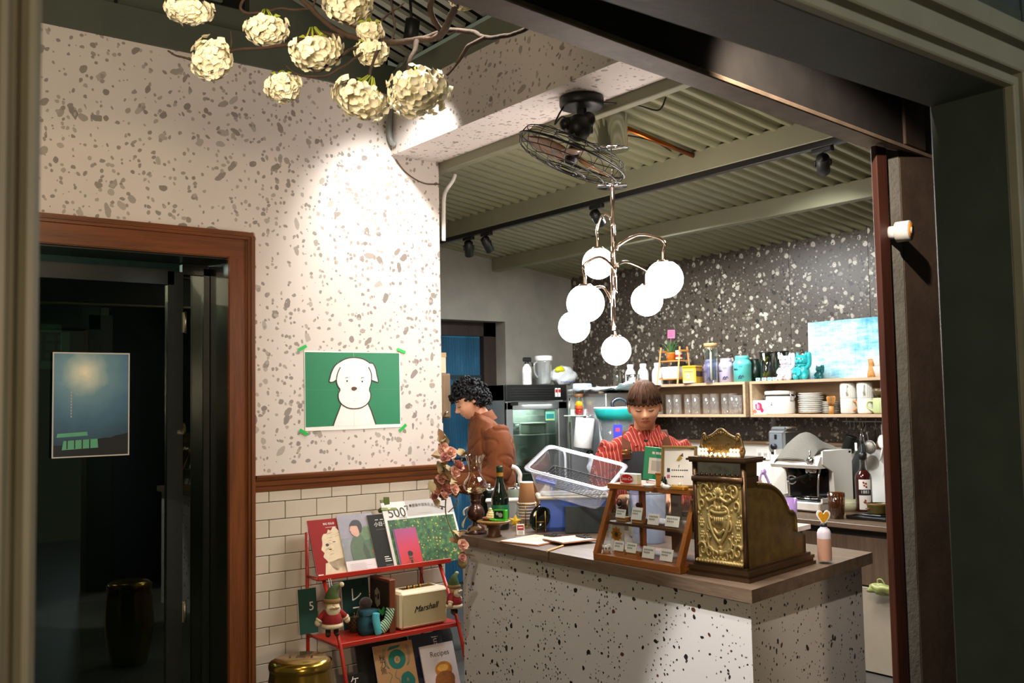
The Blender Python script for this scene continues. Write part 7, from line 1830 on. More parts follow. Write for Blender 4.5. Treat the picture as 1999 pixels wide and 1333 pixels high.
b=MB(); b.box((-.012, .160, .175), (.285, .012, .20), bev=.002); b.obj('black_front', pm('gloss black panel', '0f100f', .15, var=0), em)
for s in (-1, 1):
    b=MB(); quad = [(.02, .06), (.34, .06), (.34, .37), (.04, .37), (.035, .29), (.14, .24), (.15, .09), (.02, .085)]
    Mx = Matrix.Translation((s * .172 - .006, 0, 0)) @ Matrix(((0, 0, 1, 0), (1, 0, 0, 0), (0, 1, 0, 0), (0, 0, 0, 1))); b.prism(quad, .012, M=Mx); b.obj('side_panel', M_EMW, em)
b=MB(); b.prism([(.0, .265), (.34, .265), (.34, .37), (.02, .335), (-.01, .285)], .345, M=Matrix.Translation((-.1725, 0, 0)) @ Matrix(((0, 0, 1, 0), (1, 0, 0, 0), (0, 1, 0, 0), (0, 0, 0, 1)))); b.obj('head', M_EMW, em)
b=MB(); b.lathe([(0, .0), (.036, 0), (.038, -.02), (.034, -.035), (0, -.036)], 24, c=(.06, .085, .265)); b.obj('group_head', M_CHROME, em)
b=MB(); b.lathe([(.033, 0), (.036, -.004), (.030, -.022), (0, -.026)], 24, c=(.06, .085, .228)); b.tube([(.06, .055, .218), (.045, -.02, .205), (.030, -.085, .195)], [.010, .011, .012], 10); b.tube([(.055, .085, .205), (.055, .085, .185)], .006, 8); b.obj('portafilter', M_BLKM, em)
b=MB(); b.lathe([(0, .0), (.030, 0), (.032, -.03), (.018, -.05), (0, -.05)], 20, c=(-.085, .095, .262)); b.obj('grinder_outlet', M_BLKM, em)
b=MB(); b.tube([(-.085 + .034 * cos(a), .085, .185 + .026 * sin(a)) for a in [k * .35 for k in range(18)]], .005, 6, loop=True); b.obj('cradle', M_CHROME, em)
b=MB(); b.cyl((.0, .152, .22), (.0, .150, .22), .006, n=10); b.obj('status_light', emis('green pilot light', '20c878', 3), em)
b=MB(); b.tube(cm([(.145, .06, .27), (.150, .03, .22), (.150, .02, .15), (.152, .015, .10)], 5), .005, 8); b.obj('steam_wand', M_CHROME, em)
b=MB(); b.cyl((.118, .02, .312), (.118, -.012, .308), .026, .024, 20); b.tube([(.118, -.004, .312), (.120, -.006, .375)], [.006, .005], 8); b.obj('steam_knob', M_CHROME, em)
b=MB(); b.box((.168, .32, .355), (.02, .03, .02), bev=.004); b.obj('tank_lid', M_BLKM, em)
RE = Matrix.Rotation(RZX, 4, 'Z')
def ine(x, y, z): return V(em.location) + RE @ V((x, y, z))
t = thing('waffle_towel', 'grey waffle knit towel draped over the espresso machine', 'towel', ine(-.005, .15, .365), RZX)
rows = []
for i in range(19):
    u = i / 18; row = []
    for j in range(17):
        v = j / 16
        x = -.145 + .255 * u + .012 * sin(v * 7); y = -.165 + .30 * v + .006 * sin(u * 9)
        hgt = .095 * math.exp(-(((x + .015) / .085) ** 2)) * math.exp(-(((y - .0) / .12) ** 2)) + .022
        edge = min(u, 1 - u, v * 1.0, 1 - v)
        z = hgt + .006 * noise.noise(V((x * 20, y * 20, 0)))
        if v < .3: z -= (.3 - v) * .24
        z -= max(0, .10 - min(u, 1 - u)) * .22
        row.append((x, y, z))
    rows.append(row)
b=MB(); b.ring_loft(rows, 0, True, False, False); b.ring_loft([[(x, y, z - .006) for x, y, z in r_] for r_ in rows], 0, True, False, False)
m_, nt_, bs_ = newmat('grey waffle knit'); q = N(nt_); c_ = q.coord((1, 1, 1)); wx = q('TexWave', bands_direction='X'); q.set(wx, Vector=c_, Scale=60.0, Distortion=.8); wy = q('TexWave', bands_direction='Y'); q.set(wy, Vector=c_, Scale=60.0, Distortion=.8)
f_ = q.math('MULTIPLY', wx.outputs['Fac'], wy.outputs['Fac']); nt_.links.new(q.ramp(f_, [(.0, '6b675e'), (.5, '9a968b')]), bs_.inputs['Base Color']); bs_.inputs['Roughness'].default_value = .95; nt_.links.new(q.bump(f_, .6, .006), bs_.inputs['Normal'])
b.obj('cloth', m_, t)
t = thing('coffee_grinder', 'steel topped coffee grinder with black dial behind the cash register', 'coffee grinder', (5.38, 4.02, .865), RZX)
b=MB(); b.box((0, .0, .0975), (.11, .12, .325), bev=.01); b.obj('body', M_EMW, t)
b=MB(); b.box((0, 0, .268), (.12, .13, .02), bev=.004); b.obj('collar', M_BLACK, t)
b=MB(); b.box((0, 0, .345), (.135, .165, .14), bev=.012); b.box((0, .01, .425), (.125, .14, .03), bev=.012); b.obj('head', M_STEEL, t)
b=MB(); b.box((0, -.083, .34), (.10, .004, .115), bev=.001); b.box((-.0, -.086, .375), (.02, .004, .032), m=1, bev=.002); b.obj('panel', [pm('pale steel panel', 'a9b4bd', .3, .7), M_BLACK], t)
b=MB(); b.cyl((-.012, -.085, .312), (-.012, -.105, .312), .021, .018, 18); b.obj('dial', M_BLACK, t)
t = thing('filter_holder', 'tan wooden filter paper holder behind the cash register', 'holder', (5.30, 4.22, .80), RZX)
b=MB(); b.lathe([(0, 0), (.06, 0), (.07, .13), (.055, .17), (.0, .175)], 24, sy=.6); b.obj('body', wood('tan wood', 'a5855a', 'cbb086', .5, 0), t)
b=MB(); b.box((0, -.045, .10), (.05, .004, .07)); b.obj('slot', pm('dark slot', '4a3c28', .6), t)
p = V((5.20, 3.335, .80))
p = at(1688, 998, z=.80)
t = thing('syrup_bottle', 'dark red syrup bottle with black pourer and white label on the prep counter', 'bottle', p)
M_SYR = pm('dark red syrup glass', '3a0f0c', .08, var=.05, coat=.6)
b=MB(); b.lathe([(0, 0), (.047, 0), (.049, .006), (.049, .205), (.044, .225), (.022, .250)], 32); b.obj('glass', M_SYR, t)
b=MB(); b.lathe([(.022, .250), (.018, .275), (.0175, .315), (.020, .318)], 24); b.obj('neck', clear('clear bottle neck', 'e4ece8', .2), t)
b=MB(); b.lathe([(.020, .312), (.025, .318), (.026, .345), (.018, .358), (.008, .362), (.006, .40), (0, .402)], 20); b.obj('pourer', M_BLACK, t)
lb = []
A0 = RZC - PI / 2
for a in [A0 - .95 + 1.5 * k / 14 for k in range(15)]: lb.append(a)
b = MB()
for (z0, z1, m) in ((.015, .10, 0), (.10, .135, 1), (.135, .195, 0)): b.ring_loft([[(.0497 * cos(a), .0497 * sin(a), z) for a in lb] for z in (z0, z1)], m, True, False, False)
def onb(u, v): return (.0502 * cos(A0 - .2 + u / .05), .0502 * sin(A0 - .2 + u / .05), v)
for (u, v) in ((-.008, .178), (.006, .172), (-.004, .160), (.008, .152), (.0, .07), (.004, .055), (-.006, .06)): b.sphere(onb(u, v), .006, 8, 6, m=2)
v_, f_ = text_geo('1883', .026, 0, 'CENTER', 0); b.add([onb(x, y + .120) for x, y, z in v_], f_, 0)
b.obj('label', [M_WHITE, M_INK, pm('berry red print', '9a2a1a', .5)], t)
t = lathe_thing('amber_tumbler', 'ribbed amber glass tumbler on the edge of the prep counter', 'glass', at(1634, 1012, z=.80), [('glass', clear('amber tumbler glass', 'b97a30', .08, .05, .22, 'a8661c'), [(0, .012), (.034, .012), (.045, .148), (.047, .148), (.038, 0), (0, 0)]), ('base', clear('dark amber glass', '4a2c10', .2), [(0, .001), (.037, .001), (.0385, .02), (0, .02)])])
b = MB()
for k in range(16): a = k * .3927; b.tube([(.0395 * cos(a), .0395 * sin(a), .02), (.0472 * cos(a), .0472 * sin(a), .14)], .0022, 5)
b.obj('rib', clear('amber rib glass', '9a6020', .12, .05, .3, '8a5216'), t)
p = at(1700, 1016, z=.80)
t = thing('black_tray', 'flat black tray on the prep counter under the olive bowl', 'tray', p + V((.06, .02, 0)), RZX)
b=MB(); b.box((0, 0, .006), (.25, .16, .010), bev=.003); b.obj('base', M_BLACK, t)
b = MB()
for (cx, cy, sx, sy_) in ((0, .078, .25, .006), (0, -.078, .25, .006), (.123, 0, .006, .16), (-.123, 0, .006, .16)): b.box((cx, cy, .014), (sx, sy_, .012), bev=.002)
b.obj('rim', M_BLACK, t)
t = thing('small_tray', 'small dark saucer tray stacked on the black tray', 'tray', p + V((.07, .02, .0205)), RZX); b=MB(); b.box((0, 0, .006), (.15, .11, .010), bev=.004); b.obj('base', M_BLACK, t); b=MB(); b.lathe([(.045, .011), (.055, .014), (.053, .016), (.04, .013)], 24); b.obj('saucer', M_BLKM, t)
t = lathe_thing('olive_bowl', 'olive brown straight sided bowl on the black trays', 'bowl', p + V((.075, .0, .034)), [('bowl', pm('olive stoneware', '6a6230', .4, var=.25, vs=40), [(0, 0), (.050, 0), (.054, .005), (.058, .045), (.061, .048), (.060, .054), (.055, .052), (.050, .010), (0, .008)]), ('rim', pm('brown stoneware rim', '8a5a30', .4), [(.057, .050), (.062, .053), (.057, .057)])])
b=MB(); b.tube([(-.050 + .010 * cos(a), .030 + .012 * sin(a), .028) for a in [k * .4 for k in range(16)]], .004, 6, loop=True); b.obj('ring_handle', pm('brown stoneware rim', '8a5a30', .4), t)
t = thing('spoon', 'small golden spoon lying beside the amber tumbler', 'spoon', at(1660, 1006, z=.802), -.9); b=MB(); b.tube([(0, 0, .003), (.07, 0, .004)], .003, 6); b.obj('handle', M_BRASS, t); b=MB(); b.sphere((-.016, 0, .005), (.020, .012, .004), 12, 8); b.obj('bowl', M_BRASS, t)
t = thing('white_canister', 'white canister at the right end of the prep counter', 'canister', (5.58, 3.13, .80)); b=MB(); b.lathe([(0, 0), (.07, 0), (.07, .10), (.055, .11), (.058, .13)], 24); b.obj('body', M_WPLAST, t); b=MB(); b.lathe([(.06, .128), (.062, .15), (0, .155)], 24); b.obj('lid', pm('orange lid', 'b5552c', .4), t)
t = thing('food_container', 'low pale green food container under the apron', 'container', at(1655, 1000, z=.80) + V((.1, .05, 0))); b=MB(); b.lathe([(0, 0), (.06, 0), (.065, .05), (.05, .065), (0, .068)], 24); b.obj('body', pm('pale yellow green plastic', 'c8c8a0', .4), t)
b=MB(); b.lathe([(.062, .045), (.067, .048), (.062, .052)], 24); b.obj('rim', M_WPLAST, t)
fg = thing('display_fridge', 'silver glass door display fridge with black header panel', 'fridge', (4.885, 6.02, 0))
M_FSIL = pm('silver fridge steel', 'a9acac', .35, .8, var=.05); FWd, FH = .615, 1.635
b=MB(); b.box((0, .25, FH / 2), (FWd, .02, FH));
for s in (-1, 1): b.box((s * (FWd / 2 - .012), .12, FH / 2), (.024, .26, FH))
b.box((0, .12, .09), (FWd, .26, .18)); b.box((0, .13, FH - .06), (FWd, .24, .12)); b.obj('cabinet', M_FSIL, fg)
b=MB(); b.box((0, .232, .80), (FWd - .05, .01, 1.30)); b.obj('liner', pm('white fridge liner', 'c4cac6', .5), fg)
b=MB(); b.box((0, -.012, FH - .062), (FWd + .01, .03, .125), bev=.006); hd = b.obj('header', M_BLACK, fg)
b = MB()
for k in range(4): b.box((-.06, -.029, FH - .03 - k * .02), (.44, .004, .004))
b.obj('louver', pm('black louver', '2a2c2b', .4), hd)
b = MB()
for k in (0, .032): b.box((.196 + k, -.029, FH - .062), (.024, .003, .07), m=0); b.rect(.185 + k, -.005, .207 + k, .02, 1, FRONT(0, -.0308, FH - .058), 1)
b.obj('sticker', [M_WHITE, pm('red sticker', 'c02a22', .5)], hd)
b=MB(); dz0, dz1 = .17, FH - .135
for (cx, cz_, sx, sz) in ((-FWd / 2 + .03, (dz0 + dz1) / 2, .06, dz1 - dz0), (FWd / 2 - .045, (dz0 + dz1) / 2, .09, dz1 - dz0), (0, dz1 - .03, FWd, .06), (0, dz0 + .03, FWd, .06)): b.box((cx, -.01, cz_), (sx, .035, sz), bev=.004)
dr = b.obj('door', M_FSIL, fg)
b=MB(); b.box((-.015, -.008, (dz0 + dz1) / 2), (FWd - .15, .006, dz1 - dz0 - .12)); b.obj('glass', pane('fridge glass', 'c9d6cf', .02), dr)
b=MB(); b.tube(cm([(.262, -.028, 1.10), (.250, -.060, 1.06), (.246, -.066, .95), (.250, -.060, .84), (.262, -.028, .80)], 5), .011, 8); b.obj('handle', M_WPLAST, dr)
b=MB(); b.box((-.235, -.030, dz1 - .012), (.075, .004, .026), bev=.001); b.obj('lock_plate', M_BLACK, dr)
b=MB(); F = FRONT(.14, -.0118, dz1 - .115); b.rect(-.048, -.036, .048, .036, 0, F, 1); b.rect(-.040, -.022, .040, .016, 1, F, 2); b.rect(-.040, -.032, .040, -.026, 2, F, 2); b.obj('energy_sticker', [pm('mint sticker', '7fd0b0', .5), pm('teal sticker print', '2f8a8a', .5), pm('yellow sticker print', 'd8c83a', .5)], dr)
for z in (.42, .68, .935, 1.235):
    b = MB()
    b.tube([(-.26, .01, z), (.26, .01, z)], .005, 6); b.tube([(-.26, .22, z), (.26, .22, z)], .004, 6)
    for k in range(18): b.tube([(-.25 + k * .0295, .01, z), (-.25 + k * .0295, .22, z)], .0018, 4, cap=False)
    b.obj('wire_shelf', M_WPLAST, fg)
def infr(x, y, z): return V(fg.location) + V((x, y, z))
t = thing('cake_bowl', 'white bowl with brown food on the middle fridge shelf', 'bowl', infr(.02, .115, .942)); b=MB(); b.lathe([(0, 0), (.07, 0), (.155, .055), (.160, .062), (.152, .060), (.07, .008), (0, .008)], 28, sy=.6); b.obj('bowl', M_WPLAST, t); b=MB(); b.sphere((0, 0, .065), (.11, .06, .04), 18, 12, fn=lambda p: p * (1 + .18 * noise.noise(p * 40))); b.obj('food', pm('brown baked food', '6a4a2c', .7, var=.4, vs=60), t)
t = thing('steel_cup', 'small steel cup on the upper fridge shelf', 'cup', infr(-.12, .12, 1.241)); b=MB(); b.lathe([(0, 0), (.035, 0), (.04, .09), (.037, .09), (.033, .004), (0, .004)], 20); b.obj('cup', M_STEEL, t); b=MB(); b.lathe([(.037, .088), (.042, .091), (.037, .094)], 20); b.obj('rim', M_STEEL, t)
t = thing('food_box', 'pale food box on the upper fridge shelf', 'box', infr(.07, .12, 1.241)); b=MB(); b.box((0, 0, .04), (.18, .12, .08), bev=.01); b.obj('box', pm('milky food box', 'b9bcae', .4), t); b=MB(); b.box((0, 0, .086), (.19, .13, .014), bev=.005); b.obj('lid', M_WPLAST, t)
for k, (x, z) in enumerate(((-.14, .686), (.0, .686), (.14, .686))):
    t = thing('drink_carton', f'pale drink carton on the lower fridge shelf, {["left", "middle", "right"][k]} one', 'carton', infr(x, .12, z), 0, 'cartons in the fridge'); b=MB(); b.box((0, 0, .09), (.07, .07, .18), bev=.004); b.obj('carton', pm('pale carton', 'b4b8b4', .5), t); b=MB(); b.prism([(-.035, 0), (.035, 0), (0, .04)], .07, M=Matrix.Translation((0, .035, .18)) @ Matrix(((1, 0, 0, 0), (0, 0, -1, 0), (0, 1, 0, 0), (0, 0, 0, 1)))); b.obj('gable', pm('teal carton top', '4a8a8a', .5), t)
lamp('fridge_light', 'AREA', infr(0, .10, 1.48), 1.6, (.92, 1.0, .95), .3, infr(0, .12, 0), parent=None)
FZ = FH + .002
t = thing('spray_bottle', 'white spray bottle with black trigger head on the fridge', 'spray bottle', (at(1029, 750, z=FZ).x, 6.12, FZ), -.2)
t.location = (at(1029, 748, y=6.12).x, 6.12, FZ)
b=MB(); b.lathe([(0, 0), (.036, 0), (.038, .006), (.038, .11), (.034, .14), (.016, .165), (.014, .175)], 24); b.obj('bottle', M_WPLAST, t)
b=MB(); b.lathe([(.0385, .03), (.0385, .10)], 24); b.obj('label', pm('pale grey label', 'cfcdc6', .5), t)
b=MB(); b.cyl((0, 0, .17), (0, 0, .185), .018, n=14); b.box((.004, 0, .205), (.075, .028, .035), bev=.008); b.tube([(.03, 0, .195), (.050, 0, .175), (.052, 0, .15)], .006, 8); b.obj('trigger', M_BLACK, t)
t = thing('water_jug', 'clear plastic water jug with white lid on the fridge', 'jug', (at(1062, 748, y=6.16).x, 6.16, FZ))
b=MB(); b.lathe([(0, .003), (.055, .003), (.062, .01), (.068, .19), (.070, .20), (.066, .19), (.060, .012)], 28); b.obj('body', clear('milky jug plastic', 'eef0ee', .12, .1, .3), t)
b=MB(); b.lathe([(.071, .198), (.074, .202), (.074, .232), (.066, .24), (0, .242)], 28); b.obj('lid', M_WPLAST, t)
b=MB(); b.tube(cm([(-.066, 0, .19), (-.10, 0, .17), (-.095, 0, .10), (-.064, 0, .06)], 5), .008, 8); b.obj('handle', clear('milky jug plastic handle', 'eef0ee', .12, .1, .45), t)
b=MB(); b.cyl((.01, -.02, .01), (.01, -.02, .20), .004, n=8); b.box((.0, -.05, .05), (.06, .01, .07), bev=.004); b.obj('infuser', M_WPLAST, t)
def crumple(t, nm, c, r_, m, seed, amp=.22, fr=16, flat=-1):
    b=MB(); S = V((seed, seed * 2, 3)); b.sphere(c, r_, 36, 24, fn=lambda p: V((p.x, p.y, max(p.z, flat))) * (1 + amp * noise.noise(p * fr + S) + amp * .5 * noise.noise(p * fr * 2.3 + S))); return b.obj(nm, m, t)
t = thing('snack_bag', 'crumpled white snack bag with yellow and blue print on the fridge', 'bag', (at(1100, 748, y=6.14).x, 6.14, FZ))
crumple(t, 'bag', (0, 0, .07), (.125, .07, .085), pm('white film', 'd9dcda', .25, var=.08, vs=9), 3, flat=-.07)
crumple(t, 'yellow_print', (-.065, -.035, .125), (.048, .03, .03), pm('yellow print film', 'd9cf1e', .35, var=.06), 5)
b = MB()
for k in range(8): b.box((-.085 + k * .018, -.073, .022), (.010, .002, .008))
b.obj('blue_print', pm('blue print', '3a62b4', .4), t)
scb = thing('steel_cabinet', 'tall brushed steel cabinet between fridge and water dispenser', 'cabinet', (5.36, 5.665, 0))
b=MB(); b.box((0, 0, .78), (.50, .45, 1.555), bev=.006); b.obj('body', pm('pale brushed steel', 'bfc2c6', .32, .75, var=.06, stretch=(1, 1, 10)), scb)
b=MB(); b.box((-.254, .19, .78), (.008, .02, 1.50), bev=.002); b.obj('edge_trim', M_CHROME, scb)
b=MB(); b.box((-.29, .09, 1.385), (.08, .18, .008), bev=.002); b.box((-.255, .09, 1.41), (.006, .18, .05)); b.obj('side_shelf', M_WPLAST, scb)
t = thing('snack_jar', 'clear jar of red and yellow snacks on the steel cabinet side', 'jar', (5.065, 5.70, 1.3905))
b=MB(); b.lathe([(.035, 0), (.038, .004), (.038, .13), (.034, .14)], 24); b.obj('glass', M_GLASS, t)
b=MB(); b.lathe([(.036, .138), (.038, .14), (.038, .165), (0, .167)], 24); b.obj('lid', wood('brown lid', '5c3a1e', '8a5a34', .5, 0), t)
for k, (c, s, hexc) in enumerate((((0, 0, .028), (.033, .033, .03), 'c8261e'), ((.0, 0, .082), (.033, .033, .028), 'e8b81e'), ((-.004, -.004, .055), (.034, .034, .02), 'd8501e'))): crumple(t, 'sweets', c, s, pm('sweets %d' % k, hexc, .4, var=.2, vs=50), k + 2, .15, 40)
t = thing('paper_towel_roll', 'thick white paper towel roll hung on the steel cabinet', 'paper roll', (5.02, 5.60, 1.255), 0, rot=(.10, .06, 0))
b=MB(); b.lathe([(.020, -.115), (.070, -.115), (.073, -.110), (.073, .110), (.070, .115), (.020, .115)], 32); b.obj('roll', pm('white tissue', 'ece8e4', .9, var=.02, bump=.1, bs=90), t)
b=MB(); b.cyl((0, 0, -.125), (0, 0, .125), .018, n=14); b.tube([(0, 0, .122), (.05, 0, .135), (.085, 0, .135)], .005, 6); b.obj('holder', M_CHROME, t)
t = thing('clipped_cloth', 'white cloth held by a black clip on the steel cabinet', 'cloth', (5.075, 5.60, 1.075)); b=MB(); b.box((.01, .0, .02), (.03, .04, .05), bev=.006); b.sphere((-.01, 0, .02), .022, 12, 8); b.obj('clip', M_BLACK, t)
crumple(t, 'cloth', (-.012, -.04, -.075), (.028, .05, .085), pm('white cloth', 'e8e8ea', .9, var=.04), 8, .3, 22)
t = thing('plastic_sheet', 'loose white plastic sheet lying on the steel cabinet', 'sheet', (5.30, 5.55, 1.568))
rows = [[(-.24 + .48 * i / 14, -.36 + .64 * j / 14, .012 + .030 * abs(noise.noise(V((i * .45, j * .45, 2)))) + (.03 if j < 2 else 0) + .02 * math.exp(-((i - 3) ** 2) / 4)) for j in range(15)] for i in range(15)]
b=MB(); b.ring_loft(rows, 0, False, False, False); b.ring_loft([[(x, y, z - .008) for x, y, z in r_] for r_ in rows], 0, False, False, False); b.obj('sheet', pm('white polythene', 'dfe2e6', .3, var=.03), t)
b=MB(); b.box((-.17, .18, .045), (.12, .12, .05), rz=.4, bev=.01); b.obj('fold', pm('pale blue polythene', 'c3d2e2', .3), t)
wd_ = thing('water_dispenser', 'clear drink dispenser with turquoise lid and red tap behind the barista', 'dispenser', (4.98, 5.19, .80))
b=MB(); b.lathe([(0, 0), (.12, 0), (.12, .10), (.10, .12)], 32); b.obj('base', M_WPLAST, wd_)
b=MB(); b.lathe([(.115, .11), (.118, .12), (.135, .56), (.132, .56), (.112, .13), (0, .125)], 36); b.obj('tank', clear('clear tank plastic', 'e6eef4', .12, .05, .15), wd_)
M_TURQ = pm('turquoise plastic', '27b3ae', .3, var=.04, coat=.2)
b=MB(); b.lathe([(.128, .555), (.150, .565), (.160, .60), (.168, .63), (.168, .642), (.150, .645), (.0, .632)], 40); b.obj('lid', M_TURQ, wd_)
b=MB(); b.lathe([(.1685, .64), (.171, .646), (.165, .652), (.150, .648)], 40); b.obj('lid_rim', M_WPLAST, wd_)
aw = -2.30
d_ = V((cos(aw), sin(aw), 0)); s_ = V((-d_.y, d_.x, 0))
b=MB(); Fw = Matrix.Translation(d_ * .134 + V((0, 0, .45))) @ Matrix(((s_.x, 0, d_.x, 0), (s_.y, 0, d_.y, 0), (0, 1, 0, 0), (0, 0, 0, 1)))
b.poly([(-.032, .075), (.032, .075), (.032, -.02), (.016, -.058), (.0, -.065), (-.016, -.058), (-.032, -.02)], 0, Fw, 1); b.rect(-.015, .025, .015, .05, 1, Fw, 2); b.obj('label', [pm('ultramarine label', '3038b8', .4, var=.03), pm('pink red print', 'd83a5a', .5)], wd_)
b=MB(); b.tube([d_ * .118 + V((0, 0, .30)), d_ * .175 + V((0, 0, .30))], .012, 10); b.tube([d_ * .165 + V((0, 0, .315)), d_ * .167 + V((0, 0, .245))], [.011, .008], 10); tp = b.obj('tap', M_CHROME, wd_)
b=MB(); b.sphere(d_ * .165 + V((0, 0, .328)), (.016, .016, .014), 12, 8); b.obj('tap_lever', pm('tap red', 'b8201c', .35), tp)
lathe_thing('capped_jar', 'glass jar with black cap behind the barista', 'jar', (5.40, sy(1195, 5.40, 760), 1.385 - .0), [('glass', M_GLASS, [(.045, 0), (.048, .004), (.048, .13), (.04, .15)]), ('cap', M_BLACK, [(.046, .148), (.046, .185), (0, .188)])])
t = thing('jar_stand', 'narrow steel bracket shelf carrying the capped jar', 'shelf', (5.52, sy(1195, 5.40, 760), 1.37)); b=MB(); b.box((-.06, 0, .006), (.36, .13, .012), bev=.002); b.obj('board', M_STEEL, t); b=MB(); b.prism([(0, 0), (-.10, 0), (0, -.10)], .02, M=Matrix.Translation((.12, .01, 0)) @ Matrix(((1, 0, 0, 0), (0, 0, -1, 0), (0, 1, 0, 0), (0, 0, 0, 1)))); b.obj('bracket', M_STEEL, t)
t = thing('rubber_ring', 'thick black rubber ring leaning behind the turquoise lid', 'ring', (5.20, sy(1210, 5.2, 800), 1.49), 0, rot=(1.3, 0, RZC)); b=MB(); b.tube([(.055 * cos(k * .26), .045 * sin(k * .26), 0) for k in range(24)], .013, 10, loop=True); b.obj('ring', pm('navy black rubber', '151a24', .3, coat=.2), t)
t.location = (5.0, sy(1210, 5.0, 800), 1.468)
hc = thing('wall_cupboard', 'brown wall cupboard in the nook behind the papered wall', 'cupboard', (3.36, 5.60, 1.40))
b=MB(); b.box((0, 0, .15), (.58, .40, .30), bev=.003); b.obj('body', wood('mid brown cupboard', '5e4630', '86684a', .5, 2), hc)
b=MB(); b.box((0, -.208, .15), (.56, .016, .28), bev=.002); dd = b.obj('door', wood('mid brown cupboard', '5e4630', '86684a', .5, 2), hc)
b=MB(); b.cyl((.24, -.22, .04), (.24, -.235, .04), .008, n=10); b.obj('knob', M_STEEL, dd)
t = thing('storage_carton', 'cream carton on top of the brown wall cupboard', 'carton', (3.40, 5.56, 1.7015)); b=MB(); b.box((0, 0, .07), (.48, .26, .14), bev=.004); b.obj('carton', pm('cream carton', 'b9a888', .7, var=.1), t); b=MB(); b.box((0, -.131, .125), (.48, .002, .03)); b.obj('tape', pm('parcel tape', 'a5855a', .4), t)
ff = thing('white_freezer', 'white upright freezer edge showing behind the papered wall', 'freezer', (3.285, 5.45, 0)); b=MB(); b.box((0, 0, .70), (.39, .40, 1.395), bev=.012); b.obj('body', M_WPLAST, ff); b=MB(); b.box((0, -.215, .98), (.38, .03, .80), bev=.01); b.obj('upper_door', M_WPLAST, ff); b=MB(); b.box((0, -.215, .29), (.38, .03, .55), bev=.01); b.obj('lower_door', M_WPLAST, ff)
# ================================================================== PEOPLE
M_SKIN = pm('warm skin', 'd59c7c', .5, var=.06, vs=10, sss=.12)
M_LIPS = pm('lips', 'b4685c', .45, var=.05)
M_LASH = pm('lash and brow', '1d1512', .7, var=0)
def remesh(o, vox, smooth=4):
    md = o.modifiers.new('r', 'REMESH'); md.mode = 'VOXEL'; md.voxel_size = vox; md.use_smooth_shade = True
    ms = o.modifiers.new('s', 'SMOOTH'); ms.factor = .5; ms.iterations = smooth
    dg = bpy.context.evaluated_depsgraph_get(); dg.update()
    me = bpy.data.meshes.new_from_object(o.evaluated_get(dg))
    old = o.data; o.modifiers.clear(); o.data = me
    me.polygons.foreach_set('use_smooth', [True] * len(me.polygons))
    return o
def ell_ring(c, a, b_, tilt=0, n=28, p=2.3):
    out = []
    for k in range(n):
        t = 2 * PI * k / n; ct_, st_ = cos(t), sin(t)
        x = a * math.copysign(abs(ct_) ** (2 / p), ct_); y = b_ * math.copysign(abs(st_) ** (2 / p), st_)
        out.append((c[0] + x, c[1] + y * cos(tilt), c[2] + y * sin(tilt)))
    return out
def torso(mb, rows, grow=0):
    mb.ring_loft([ell_ring((cx, cy, z), a + grow, b_ + grow, tl) for (z, a, b_, cx, cy, tl) in rows])
